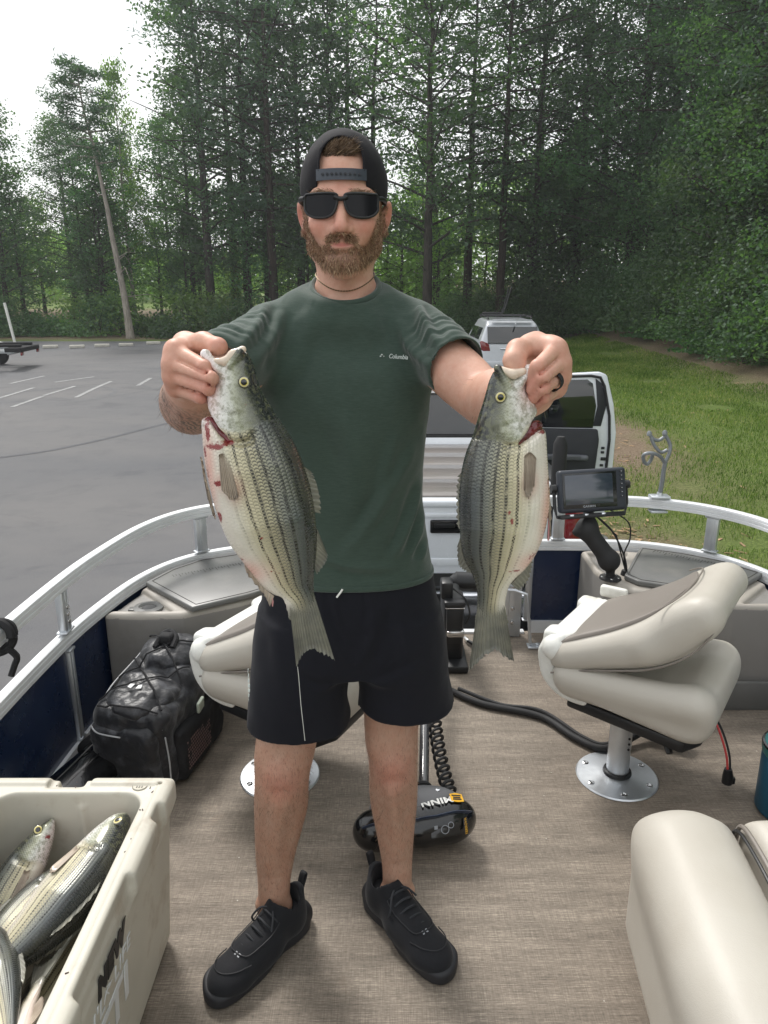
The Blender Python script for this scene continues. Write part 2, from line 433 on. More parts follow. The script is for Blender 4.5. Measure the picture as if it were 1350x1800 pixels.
PAINT = m_worn('worn white road paint', hx(164, 164, 163), .36, .66, hx(108, 109, 111))
SKID = m_worn('tyre rubber marks', hx(82, 82, 84), .3, .62, hx(104, 105, 107))
TAR = m_worn('tar seam', hx(74, 74, 78), .4, .8, hx(96, 97, 99))

# ---------------------------------------------------------------- thin haze added to lift the dark trees: one closed box round the camera and the whole place
hzm = bpy.data.materials.new('added haze'); hzm.use_nodes = True; t_ = hzm.node_tree; t_.nodes.clear()
vo = t_.nodes.new('ShaderNodeVolumePrincipled'); vo.inputs['Color'].default_value = (.93, .97, 1, 1); vo.inputs['Density'].default_value = .0011; vo.inputs['Anisotropy'].default_value = .3
mo = t_.nodes.new('ShaderNodeOutputMaterial'); t_.links.new(vo.outputs[0], mo.inputs['Volume'])
mb = MB(); mb.box((0, 180, 20.95), (480, 500, 46.1)); meta(mb.build('haze', hzm, None, False), 'thin pale haze added over the scene', 'haze', kind='stuff')

# road paint, seam and tyre marks (thin sheets lying on the asphalt)
for pts in ([(-9.4, 17.6), (-9.37, 19.7)], [(-8.45, 16.6), (-8.46, 18.2)], [(-7.56, 18.0), (-7.69, 19.5), (-7.76, 21.0)], [(-6.72, 20.1), (-6.85, 21.7)],
            [(-8.49, 18.3), (-8.39, 20.0)], [(-9.28, 20.8), (-8.63, 22.0)], [(-11.2, 17.6), (-11.3, 19.6)], [(-5.2, 20.0), (-5.35, 21.6)],
            [(-10.4, 20.5), (-10.2, 22.2)], [(-6.3, 22.4), (-6.2, 23.8)], [(-4.6, 22.4), (-4.5, 23.8)], [(-12.0, 20.6), (-12.1, 22.2)]):
    strip('parking_line', pts, .11, PAINT, .012)
strip('asphalt_seam', [(-9.5, 9.6), (-6.25, 11.66), (-5.28, 12.74), (-4.47, 14.43), (-3.2, 17.2)], .10, TAR, .010)
for pts, w in (([(-9.6, 18.6), (-8.6, 19.6), (-7.7, 19.9), (-7.0, 19.2), (-6.9, 18.3)], .13), ([(-9.2, 19.2), (-8.1, 20.3), (-7.0, 20.5), (-6.2, 19.6)], .11),
               ([(-12, 22.9), (-9, 23.4), (-5, 23.2)], .2), ([(-10.5, 29.2), (-8.5, 29.4), (-6.6, 29.5)], .35), ([(-7.4, 17.2), (-6.2, 19.2), (-5.2, 22.6)], .12)):
    strip('tyre_mark', pts, w, SKID, .0085)

# ---------------------------------------------------------------- trees
def m_leaf(name, c1, c2, c3, tr=.45):
    b = NB(name); o = b.obj()
    rnd = b.n('ObjectInfo').outputs['Random']  # legs painted darker, their shade put into the skin colour
    n = b.noise(o, .55, 4); n2 = b.n('TexNoise', Scale=9., Detail=1., Vector=o).outputs['Fac']
    c = b.ramp(b.math('ADD', b.math('MULTIPLY', n, .55), b.math('MULTIPLY', n2, .45)), [(.36, c1), (.5, c2), (.64, c3)])
    hs = b.n('HueSaturation', Color=c, Value=1.); b.set(hs.inputs['Value'], b.math('ADD', .72, b.math('MULTIPLY', rnd, .56)))
    b.set(hs.inputs['Hue'], b.math('ADD', .485, b.math('MULTIPLY', rnd, .03)))
    d = b.n('BsdfDiffuse', Color=hs.outputs[0]); t = b.n('BsdfTranslucent')
    b.set(t.inputs['Color'], b.mix(1., hs.outputs[0], (1.5, 1.7, .75), 'MULTIPLY'))
    gl = b.n('BsdfGlossy', Roughness=.55, Color=(.9, .95, 1, 1)); ms = b.n('MixShader', Fac=tr); m2 = b.n('MixShader', Fac=.035)
    L_ = b.t.links.new
    L_(d.outputs[0], ms.inputs[1]); L_(t.outputs[0], ms.inputs[2]); L_(ms.outputs[0], m2.inputs[1]); L_(gl.outputs[0], m2.inputs[2])
    L_(m2.outputs[0], b.o.inputs['Surface']); return b.m
LEAFM = {'broad': m_leaf('broad leaves', (.034, .086, .032), (.058, .126, .046), (.092, .170, .060), .5),
         'pine': m_leaf('pine needles', (.028, .066, .036), (.046, .096, .050), (.070, .128, .064), .42),
         'light': m_leaf('sunlit leaves', (.07, .13, .035), (.12, .20, .05), (.18, .27, .075), .55),
         'bush': m_leaf('bush leaves', (.040, .085, .036), (.072, .135, .052), (.11, .185, .075), .45)}
def m_bark(name, c1, c2):
    b = NB(name); o = b.obj(); n = b.noise(b.map(o, (9, 9, 1.6)), 1.6, 6, .7)
    return b.out(Base_Color=b.ramp(n, [(.3, c1), (.65, c2)]), Roughness=.95, Normal=b.bump(n, .9, .04), Specular_IOR_Level=.15)
BARK = {'pine': m_bark('pine bark', hx(30, 26, 23), hx(70, 61, 54)), 'broad': m_bark('grey bark', hx(36, 34, 31), hx(80, 75, 69)), 'pale': m_bark('pale bark', hx(112, 106, 98), hx(168, 160, 150))}
rng = np.random.default_rng(7)
def unit(n): v = rng.normal(size=(n, 3)); return v / np.linalg.norm(v, axis=1)[:, None]
def leaves(C, L_, Wd, droop=.25, fold=True):
    """diamond leaves at points C"""
    n = len(C); a = unit(n); a[:, 2] = a[:, 2] * .6 - droop; a /= np.linalg.norm(a, axis=1)[:, None]
    b = np.cross(a, unit(n)); b /= np.linalg.norm(b, axis=1)[:, None] + 1e-9
    l = (L_ * rng.uniform(.6, 1.35, n))[:, None]; w = (Wd * rng.uniform(.6, 1.3, n))[:, None]
    v = np.stack([C - a * l / 2, C + b * w / 2 - a * l * .08, C + a * l / 2, C - b * w / 2 - a * l * .08], 1).reshape(-1, 3)
    return v, np.arange(4 * n).reshape(n, 4)
def tree_proto(seed, kind, h, base, rad, nl, per, ls, lw, lean=0., top=.25, dead=5, sig=.5, pal=None, flat=.45, fork=False):
    """(trunk mesh builder, crown verts, crown faces): limbs leave the trunk above base and carry leaf clumps along their outer half"""
    global rng; rng = np.random.default_rng(seed); rr = rng.uniform
    r0 = .011 * h + .05; n = 12; tr = [(lean * (i / n) ** 1.3 * h + rr(-.08, .08) * i / n, rr(-.1, .1) * i / n, h * .97 * i / n - .4 * (i == 0)) for i in range(n + 1)]
    T = np.array(tr); mb = MB(); mb.tube([tuple(p) for p in crom(T, 2)], np.linspace(r0, .02, 2 * n + 1) * np.r_[1.5, 1.18, np.ones(2 * n - 1)], 8)
    pt = lambda z: np.array([np.interp(z, T[:, 2], T[:, k]) for k in range(3)])
    C = []
    for i in range(nl):
        u = (i + rr(0, .9)) / nl; z = base + (h * .98 - base) * u; p = pt(z); az = i * 2.4 + rr(-.6, .6)
        prof = (math.sin(math.pi * min(1, .22 + u * .78) ** .8) * (1 - top) + top) if kind != 'pine' else (.35 + .75 * math.sin(math.pi * (.18 + .72 * u)))
        ln = rad * prof * rr(.65, 1.2); up = (.25 + .5 * u) if kind != 'pine' else rr(-.12, .35)
        d = np.array([math.cos(az), math.sin(az), up]); mid = p + d * ln * .55 + [0, 0, rr(-.1, .15)]; end = p + d * ln + [0, 0, rr(-.5, .1) * ln * .3]
        path = crom([p, mid, end], 3); mb.tube([tuple(q) for q in path], np.linspace(r0 * .30 * (1 - .6 * u), .012, len(path)), 5, caps=False)
        k = rng.integers(3, 6)
        for j in range(k):
            t = rr(.35, 1.03); c = path[min(int(t * (len(path) - 1)), len(path) - 1)] + rng.normal(size=3) * [.25, .25, .15] * ln * .35
            m = max(4, int(per * rr(.4, 1.5) / k * 3)); s_ = sig * rr(.6, 1.3)
            C.append(c + np.clip(rng.normal(size=(m, 3)), -1.8, 1.8) * [s_, s_, s_ * flat])
            if j < 2: mb.tube([tuple(path[3]), tuple((path[3] + c) / 2 + [0, 0, .1]), tuple(c)], [.022, .016, .008], 4, caps=False)
    for i in range(dead):
        z = base * rr(.25, 1.); p = pt(z); az = rr(0, 6.28); ln = rr(.5, 1.7)
        mb.tube([tuple(p), tuple(p + [math.cos(az) * ln * .6, math.sin(az) * ln * .6, rr(-.1, .3)]), tuple(p + [math.cos(az) * ln, math.sin(az) * ln, rr(-.4, .4)])], [.03, .02, .006], 4, caps=False)
    v, f = leaves(np.concatenate(C), ls, lw)
    return mb, v, f
def mesh_of(name, v, f, m):
    o = mk(name, v, f, m, None, False); return o
PROTO = {}
def proto(key, kind, lm, bark, *a, **k):
    mb, v, f = tree_proto(*a, **k)
    r = bpy.data.objects.new('tree', None); r.empty_display_size = .3
    t = mk('trunk', mb.v, mb.f, BARK[bark], r); c = mk('crown', v, f, LEAFM[lm], r, False)
    COL.objects.unlink(t); COL.objects.unlink(c); PROTO[key] = (r, t, c)
#                         seed kind h base rad limbs per leaf
proto('pineA', 'pine', 'pine', 'pine', 11, 'pine', 18, 5.6, 3.3, 40, 70, .27, .06, dead=9, sig=.46)
proto('pineB', 'pine', 'pine', 'pine', 12, 'pine', 16.5, 3.6, 3.6, 46, 76, .27, .065, lean=.02, dead=7, sig=.46)
proto('pineC', 'pine', 'pine', 'pine', 13, 'pine', 15.5, 8.4, 2.7, 28, 44, .26, .06, lean=-.06, dead=8, sig=.32, flat=.38)
proto('oakA', 'broad', 'broad', 'broad', 14, 'broad', 16, 3.2, 3.6, 48, 78, .20, .12, dead=3, sig=.58, flat=.6)
proto('oakB', 'broad', 'broad', 'broad', 15, 'broad', 14, 2.4, 3.2, 42, 76, .20, .12, lean=.03, dead=3, sig=.52, flat=.6)
proto('gumA', 'broad', 'light', 'pale', 16, 'broad', 12.5, 2.6, 2.4, 34, 50, .20, .13, dead=2, sig=.42, flat=.7)
proto('gumB', 'broad', 'broad', 'broad', 17, 'broad', 17, 2.8, 2.9, 48, 70, .19, .115, top=.1, dead=2, sig=.46, flat=.7)
proto('bare', 'pine', 'pine', 'pale', 18, 'pine', 12.2, 7.8, 1.45, 26, 84, .22, .055, lean=-.11, dead=7, sig=.32, flat=.4)
proto('oakAN', 'broad', 'broad', 'broad', 44, 'broad', 16, 3.2, 3.6, 50, 170, .135, .088, dead=3, sig=.55, flat=.6)
proto('oakBN', 'broad', 'broad', 'broad', 45, 'broad', 14, 2.4, 3.2, 44, 165, .135, .088, lean=.03, dead=3, sig=.52, flat=.6)
proto('gumBN', 'broad', 'broad', 'broad', 47, 'broad', 17, 2.8, 2.9, 48, 150, .13, .085, top=.1, dead=2, sig=.46, flat=.7)
proto('sapBN', 'broad', 'broad', 'broad', 42, 'broad', 8.5, .8, 2.2, 28, 130, .125, .082, dead=1, sig=.48, flat=.7)
proto('sapCN', 'broad', 'bush', 'broad', 43, 'broad', 6.0, .5, 2.1, 26, 160, .115, .075, dead=1, sig=.46, flat=.7)
proto('sapA', 'broad', 'light', 'broad', 31, 'broad', 7.0, .8, 1.9, 24, 44, .19, .12, dead=1, sig=.42, flat=.7)
proto('sapB', 'broad', 'broad', 'broad', 32, 'broad', 8.5, .8, 2.2, 28, 56, .20, .12, dead=1, sig=.48, flat=.7)
proto('sapC', 'broad', 'bush', 'broad', 33, 'broad', 6.0, .5, 2.1, 26, 70, .18, .11, dead=1, sig=.46, flat=.7)
def bush_proto(key, seed, h, rad, n, lm, ls, lw, stems=6):
    global rng; rng = np.random.default_rng(seed); mb = MB(); C = []
    for i in range(stems):
        a = i * 2.4; e = np.array([math.cos(a), math.sin(a), 0]) * rad * rng.uniform(.2, .6) + [0, 0, h * rng.uniform(.5, .85)]
        mb.tube([(0, 0, -.2), tuple(e * [.4, .4, .55]), tuple(e)], [.03, .02, .008], 4, caps=False)
    for i in range(int(24 + 8 * h)):
        q = unit(1)[0]; q[2] = abs(q[2]); r_ = rng.uniform(.45, 1.0) ** .5
        c = q * [rad, rad, h * .95] * r_ * rng.uniform(.75, 1.1); s_ = .20 + .11 * rad
        C.append(c + rng.normal(size=(int(n * rng.uniform(.5, 1.5)), 3)) * [s_, s_, s_ * .7])
    P = np.concatenate(C); P[:, 2] = np.maximum(P[:, 2], .03 + .1 * rng.random(len(P)))
    v, f = leaves(P, ls, lw, .35)
    r = bpy.data.objects.new('bush', None); t = mk('stems', mb.v, mb.f, BARK['broad'], r); c = mk('foliage', v, f, LEAFM[lm], r, False)
    COL.objects.unlink(t); COL.objects.unlink(c); PROTO[key] = (r, t, c)
bush_proto('bushA', 21, 1.9, 1.5, 120, 'bush', .115, .075)
bush_proto('bushB', 22, 2.9, 1.8, 130, 'bush', .12, .08)
bush_proto('bushC', 23, 1.1, 1.2, 60, 'broad', .18, .11)
bush_proto('bushD', 24, 3.4, 1.9, 135, 'bush', .11, .072)
bush_proto('bushL', 25, 2.2, 1.5, 40, 'light', .19, .12)
def plant(key, name, x, y, label, group, cat='tree', s=1., rz=None, sz=None, sink=0.):
    r, t, c = PROTO[key]; o = r.copy(); o.name = name; COL.objects.link(o)
    o.location = (x, y, gzs(x, y) - sink); o.rotation_euler = (0, 0, random.uniform(0, 6.28) if rz is None else rz); o.scale = (s, s, sz or s)
    meta(o, label, cat, group)
    for q in (t, c):
        k = q.copy(); COL.objects.link(k); k.parent = o
    return o
random.seed(5)
GB = 'trees along the back of the parking lot'; GR_ = 'trees on the right hand bank'
LAB = {'pineA': ('pine_tree', 'tall dark pine with bare lower trunk in the tree line'), 'pineB': ('pine_tree', 'bushy dark pine branching low in the tree line'),
       'pineC': ('pine_tree', 'slender pine with a small high crown in the tree line'), 'oakA': ('broadleaf_tree', 'broad dark green leafy tree in the tree line'),
       'oakB': ('broadleaf_tree', 'mid green round leafy tree in the tree line'), 'gumA': ('broadleaf_tree', 'light yellow green young tree between darker trees'),
       'gumB': ('broadleaf_tree', 'tall narrow leafy tree in the tree line')}
def auto(key, x, y, side, s=None, **k):
    nm, lb = LAB[key]
    if side == 'r' and key + 'N' in PROTO: key += 'N'
    plant(key, nm, x, y, lb.replace('in the tree line', 'behind the parking lot' if side == 'b' else 'on the grassy bank at right').replace('between darker trees', 'behind the parking lot' if side == 'b' else 'on the grassy bank at right'),
          GB if side == 'b' else GR_, s=s or random.uniform(.88, 1.14), **k)
# single ones that stand out
plant('bare', 'pine_tree', -12.45, 36.9, 'leaning lone pine with pale bare trunk and small crown against the left sky', None, s=1.0, rz=.1)
plant('gumA', 'broadleaf_tree', -14.0, 42.5, 'pale green pointed tree right of the leaning lone pine', None, s=.62, sz=1.04, rz=2.0)
plant('oakA', 'broadleaf_tree', 1.9, 33.5, 'dark forked trunk against the bright gap right of the head', None, s=1.05, rz=.6)
plant('gumA', 'broadleaf_tree', -21.8, 42.5, 'low light green tree at the far left edge', None, s=.84, rz=4)
# back rows
for x, y, k, s in [(-25, 41, 'oakB', .80), (-23.4, 45, 'gumB', .70), (-20.0, 40, 'oakB', .80), (-18.4, 46, 'oakA', .68), (-16.2, 41, 'pineB', .60), (-15.4, 46, 'gumB', .58), (-22.6, 39, 'bushless', 0),
                   (-14.6, 40, 'oakB', .66), (-12.4, 45, 'oakB', .76), (-10.3, 42.5, 'gumB', .78), (-9.0, 40.2, 'gumB', 1.10), (-9.0, 45.5, 'pineA', 1.12), (-7.6, 41.5, 'pineB', 1.12), (-6.8, 44.5, 'gumB', 1.12),
                   (-5.4, 39.4, 'pineA', 1.08), (-4.4, 42.5, 'oakA', 1.12), (-3.0, 40.5, 'gumB', 1.02), (-1.9, 45, 'pineA', 1.1), (-.8, 41.6, 'pineC', 1.14), (3.2, 43, 'pineC', 1.15),
                   (4.1, 38.6, 'pineA', 1.0), (5.3, 36.4, 'pineA', .98), (7.4, 38.0, 'oakA', 1.06), (8.4, 42, 'pineA', 1.1), (9.6, 38.2, 'gumB', 1.04), (2.6, 46, 'gumA', .8), (-2.2, 47.5, 'gumA', .8)]:
    if s: auto(k, x + random.uniform(-.3, .3), y, 'b', s)
# right hand bank
for x, y, k, s in [(11.2, 35.4, 'oakA', 1.0), (12.6, 38.5, 'pineB', 1.1), (12.2, 32.4, 'pineA', 1.0), (13.4, 29.8, 'gumB', 1.0), (14.6, 34, 'oakA', 1.1), (12.9, 26.4, 'oakB', 1.0), (14.2, 27.5, 'pineA', 1.0), (13.6, 23.6, 'pineA', .98),
                   (15.8, 30.6, 'pineB', 1.12), (15.4, 24.8, 'gumB', 1.0), (12.6, 20.2, 'oakB', .92), (14.6, 21.2, 'pineA', .95), (16.6, 27, 'oakA', 1.1), (13.4, 17.2, 'oakB', .95), (15.8, 18.2, 'pineA', 1.0), (17.6, 22.6, 'oakA', 1.1),
                   (10.9, 39.6, 'pineA', 1.06), (17.4, 33, 'pineA', 1.2), (18.8, 28.2, 'gumB', 1.2), (14.4, 40.4, 'oakB', 1.2), (16.9, 37.4, 'pineB', 1.2)]:
    auto(k, x, y, 'r', s)
# the bank past the right edge: unseen trees added to block low sky light
for x, y, k, s in [(12.5, 12.5, 'oakB', 1.05), (14.5, 10, 'pineA', 1.05), (12.8, 8, 'oakA', 1.05), (15.5, 6, 'gumB', 1.1), (12.6, 4, 'oakB', 1.1), (14.8, 1.5, 'pineB', 1.05), (12.4, -1, 'oakA', 1.05), (15, -4, 'gumB', 1.05), (12.2, -6, 'oakB', 1.1), (13.5, -10, 'oakA', 1.1)]:
    auto(k, x, y, 'r', s)
# young trees filling in below the crowns
for x, y, k, s in [(-24.5, 42, 'sapB', .8), (-22.2, 44, 'sapA', .8), (-19.2, 40.5, 'sapB', .9), (-17.0, 44.5, 'sapA', .9), (-14.8, 40, 'sapB', .85), (-12.9, 44, 'sapA', .75), (-10.6, 41, 'sapB', .7), (-8.4, 43, 'sapA', .7), (-7.0, 39.6, 'sapB', .8), (-5.0, 44.5, 'sapC', .9),
                   (-3.9, 39.4, 'sapB', .85), (-2.2, 42, 'sapA', .8), (1.0, 44, 'sapA', .95), (2.9, 41, 'sapA', .8), (3.8, 45, 'sapA', 1.0), (5.8, 44.0, 'sapA', .9), (6.6, 37.8, 'sapC', .95), (7.8, 39.6, 'sapB', 1.0), (8.8, 38.4, 'sapC', 1.0), (9.8, 40.5, 'sapB', 1.1), (-21, 47, 'sapA', .9), (-11.8, 49, 'sapA', 1.1), (-6.2, 50, 'sapA', 1.1), (2.2, 51, 'sapA', 1.1), (.2, 47.5, 'sapA', .9)]:
    plant(k, 'young_tree', x, y, {'sapA': 'yellow green young tree under the back tree line', 'sapB': 'leafy dark young tree under the back tree line', 'sapC': 'bushy mid green young tree under the back tree line'}[k], 'young trees behind the parking lot', 'tree', s)
for x, y, k, s in [(11.0, 36.8, 'sapC', 1.1), (11.6, 34.2, 'sapB', 1.0), (12.0, 31.4, 'sapC', 1.1), (12.6, 29.0, 'sapB', 1.0), (12.4, 26.0, 'sapC', 1.2), (13.4, 24.6, 'sapB', 1.05), (12.8, 21.6, 'sapC', 1.15), (13.8, 19.6, 'sapB', 1.0), (12.9, 17.0, 'sapC', 1.1), (14.8, 22.8, 'sapC', 1.4), (15.2, 28.2, 'sapB', 1.3), (14.6, 31.6, 'sapC', 1.3), (15.6, 18.6, 'sapC', 1.5)]:
    plant(k + 'N', 'young_tree', x, y, {'sapB': 'leafy dark young tree on the right hand bank', 'sapC': 'bushy mid green young tree on the right hand bank'}[k], 'young trees on the right hand bank', 'tree', s)
# far wood beyond the trees, haze put into its lighter leaf colour
rng = np.random.default_rng(77); n = 52000; X = rng.uniform(-75, 75, n); Y = rng.uniform(66, 92, n); hh = 4.2 + 2.6 * vnoise(np.stack([X, Y, 0 * X], -1), .11, 3) + 1.6 * vnoise(np.stack([X, Y, 0 * X], -1), .37, 4) + np.clip((X - 4) / 6, 0, 1) * 6
P = np.stack([X, Y, gz(X, Y) + hh * rng.random(n) ** .7], -1); v, f = leaves(P, .55, .4); meta(mk('distant_wood', v, f, LEAFM['light'], None, False), 'low pale green wood far beyond the tree line', 'wood', kind='stuff')
# understorey
GU = 'bushes under the trees'; 
for x in np.arange(-26, 11, 1.25):
    y = 37.6 + random.uniform(-.4, 2.4); k = random.choice(['bushA', 'bushC', 'bushC', 'bushL', 'bushA'])
    plant(k, 'bush', x + random.uniform(-.4, .4), y, 'light green bush under the back trees' if k == 'bushL' else ('low dark bush under the back trees' if k == 'bushC' else 'leafy green bush under the back trees'), GU, 'bush', random.uniform(.75, 1.15))
for x, y, k, s in [(5.6, 37.2, 'bushB', .95), (7.0, 36.8, 'bushB', 1.0), (8.4, 37.0, 'bushD', .95), (9.8, 36.6, 'bushB', 1.05), (4.2, 38.4, 'bushB', .9), (10.6, 34.6, 'bushD', 1.0), (11.4, 33.2, 'bushB', 1.05), (11.0, 31.2, 'bushA', 1.1), (12.2, 30.4, 'bushD', 1.15),
                   (11.4, 28.6, 'bushB', 1.0), (12.6, 27.6, 'bushD', 1.2), (11.2, 26.2, 'bushA', 1.1), (12.4, 24.8, 'bushD', 1.2), (11.4, 23.2, 'bushB', 1.05), (13.0, 22.2, 'bushD', 1.35), (11.8, 20.8, 'bushD', 1.1), (11.4, 18.9, 'bushB', 1.1),
                   (12.8, 18.8, 'bushD', 1.4), (11.8, 16.8, 'bushD', 1.15), (13.2, 15.4, 'bushD', 1.3), (11.5, 14.6, 'bushB', 1.1), (10.7, 29.8, 'bushC', .8), (10.6, 24.2, 'bushC', .8), (10.5, 21.6, 'bushA', .7), (14.2, 25.4, 'bushD', 1.6), (14.4, 19.8, 'bushD', 1.7), (13.6, 30.2, 'bushD', 1.5), (14.6, 16.8, 'bushD', 1.6)]:
    lb = {'bushA': 'rounded leafy bush at the foot of the right bank', 'bushB': 'dense mid green bush at the grass edge', 'bushC': 'low dark bush at the foot of the right bank', 'bushD': 'tall spreading leafy bush on the right bank'}[k]
    plant(k, 'bush', x, y, lb, 'bushes on the right hand bank', 'bush', s)
# labels: count alike trees and bushes from the left of the view
ORD = ['leftmost', 'second from left', 'third from left', 'fourth from left', 'fifth from left', 'sixth from left', 'seventh from left', 'eighth from left', 'ninth from left', 'tenth from left', 'eleventh from left', 'twelfth from left', 'thirteenth from left', 'fourteenth from left', 'fifteenth from left', 'sixteenth from left', 'seventeenth from left', 'eighteenth from left']
same = {}
for o in list(COL.objects):
    if o.parent is None and o.get('category') in ('tree', 'bush') and o.get('group'):
        if o.location.x > .70 * o.location.y: o['label'] = 'unseen leafy bank tree standing beyond the right edge beside the boat'; o['group'] = 'bank trees beyond the right edge'; continue
        same.setdefault(o['label'], []).append(o)
for lb, os_ in same.items():
    if len(os_) > 1:
        for i, o in enumerate(sorted(os_, key=lambda q: q.location.x / q.location.y)): o['label'] = (ORD[i] if i < len(ORD) - 1 else 'rightmost') + ' ' + lb
# ---------------------------------------------------------------- grass blades and litter on the right hand lawn
def m_blade():
    b = NB('grass blades'); r = b.n('Attribute', attribute_name='tone').outputs['Fac']
    c = b.ramp(r, [(0., hx(72, 98, 42)), (.5, hx(112, 140, 64)), (.85, hx(152, 168, 90)), (1., hx(184, 176, 118))])
    d = b.n('BsdfDiffuse', Color=c); t = b.n('BsdfTranslucent', Color=c); m = b.n('MixShader', Fac=.35)
    b.t.links.new(d.outputs[0], m.inputs[1]); b.t.links.new(t.outputs[0], m.inputs[2]); b.t.links.new(m.outputs[0], b.o.inputs['Surface']); return b.m
rng = np.random.default_rng(3)
N = 150000; y = 3.0 + 33 * rng.random(N) ** 1.7; x = np.vectorize(EDGE)(y) + rng.random(N) ** 1.0 * (9.9 - np.vectorize(EDGE)(y)) - .1
P = np.stack([x, y, gz(x, y) + .006], -1); keep = (rng.random(N) > BARE(P) * 1.05) & (rng.random(N) > np.exp(-((x - np.vectorize(EDGE)(y)) / .3) ** 2) * .6) & (vnoise(P, .9, 4) > -.55); P = P[keep]; N = len(P)
sc = (1 + np.clip((P[:, 1] - 6) / 14, 0, 2.2)); hgt = rng.uniform(.022, .058, N) * (1 + .25 * vnoise(P, 1.1, 5)) * (1 + .25 * (sc - 1)); az = rng.random(N) * 6.28; ln = rng.uniform(.1, .8, N) * hgt; w = .0035 * sc * rng.uniform(.7, 1.5, N)
dx = np.stack([np.cos(az), np.sin(az), 0 * az], -1); sd = np.stack([-np.sin(az), np.cos(az), 0 * az], -1); up = np.array([0, 0, 1.])
v = np.stack([P - sd * w[:, None], P + sd * w[:, None], P + sd * w[:, None] * .5 + dx * ln[:, None] + up * hgt[:, None], P - sd * w[:, None] * .5 + dx * ln[:, None] + up * hgt[:, None]], 1).reshape(-1, 3)
tone = np.repeat(np.clip(.45 + .22 * rng.normal(size=N) + .25 * vnoise(P, .7, 8), 0, 1), 4)
meta(mk('grass', v, np.arange(4 * N).reshape(N, 4), m_blade(), None, False, {'tone': ('FLOAT', tone)}), 'short green lawn grass beside the lot', 'grass', kind='stuff')
mb = MB()
for i in range(420):
    if i < 150: px, py = rng.normal(2.85, .38), rng.normal(7.5, .55)
    elif i < 260: px, py = rng.normal(3.4, .7), rng.normal(13, 2)
    else: px, py = rng.uniform(2.2, 10), rng.uniform(5, 30)
    if px < EDGE(py) - .3: continue
    a = rng.uniform(0, 6.28); l = rng.uniform(.03, .14); mb.box((px, py, gzs(px, py) + .014 + .012 * rng.random()), (l, rng.uniform(.008, .03), .006), 0, rot=(rng.uniform(-.3, .3), rng.uniform(-.3, .3), a))
meta(mb.build('bark_litter', pmat('dry bark', hx(168, 140, 108), .9, var=.5, vs=14), None, False), 'scattered dry bark chips on the grass', 'litter', kind='stuff')
mb = MB(); mb.box((2.62, 6.55, gzs(2.62, 6.55) + .03), (.09, .05, .02), .006, rot=(.2, .1, .5)); meta(mb.build('fallen_leaf', pmat('orange leaf', hx(188, 124, 76), .8)), 'single curled orange leaf lying on bare grass', 'leaf')
# parking stops
PS = pmat('weathered concrete', hx(196, 192, 182), .9, var=.2, vs=6, bump=.4, dirt=hx(120, 116, 108))
stops = [(-14.05, 31.5), (-12.95, 31.55), (-12.1, 32.1), (-11.2, 32.5), (-10.28, 33.4), (-15.2, 30.9)]
lbs = ['second from left of the pale parking stops by the trees', 'third from left of the pale parking stops by the trees', 'fourth from left of the pale parking stops by the trees', 'second from right of the pale parking stops by the trees', 'rightmost of the pale parking stops by the trees', 'leftmost of the pale parking stops by the trees']
p0 = None
for (x, y), lb in zip(stops, lbs):
    if p0 is None:
        p0 = MB().prism([(-.3, -.1), (.3, -.1), (.3, .1), (-.3, .1)], 0, .13, .025).build('parking_stop', PS); o = p0
    else:
        o = p0.copy(); COL.objects.link(o)
    o.location = (x, y, gzs(x, y) + .006); o.rotation_euler = (0, 0, .35 + random.uniform(-.05, .05)); meta(o, lb, 'parking stop', 'concrete parking stops at the lot edge')

# ---------------------------------------------------------------- the pontoon boat
ALU = pmat('brushed aluminium', hx(206, 210, 214), .38, .85, var=.06, vs=20, bump=.1, bs=160)
ALU2 = pmat('satin anodised rail', hx(224, 226, 228), .48, .25, var=.05, vs=12, bump=.05)
NAVY = pmat('navy painted panel', hx(20, 36, 66), .28, 0, var=.12, vs=3, bump=.05, bs=9, bd=.004, coat=.25, dirt=hx(44, 58, 82), dirts=5)
CONS = pmat('grey moulded plastic', hx(134, 131, 127), .5, 0, var=.06, vs=4, bump=.35, bs=420, bd=.0006, dirt=hx(112, 108, 102), dirts=3)
CTOP = pmat('pale grey moulded plastic', hx(164, 158, 149), .48, 0, var=.07, vs=5, bump=.35, bs=420, bd=.0006, dirt=hx(132, 124, 112), dirts=6)
LID = pmat('dark grey hatch plastic', hx(104, 104, 102), .36, 0, var=.07, vs=5, bump=.3, bs=420, bd=.0005, dirt=hx(126, 124, 118), dirts=4)
BLK = pmat('black plastic', hx(26, 27, 29), .42, 0, var=.2, bump=.2, bs=200)
GLB = pmat('glossy black plastic', hx(14, 15, 17), .2, 0, var=.2, bump=.05, coat=.5)
RUB = pmat('black rubber', hx(34, 34, 35), .7, 0, var=.25)
INK = pmat('moulded tick marks', hx(66, 64, 62), .6)
STEEL = pmat('stainless steel', hx(200, 200, 200), .22, 1., var=.05, bump=.05)
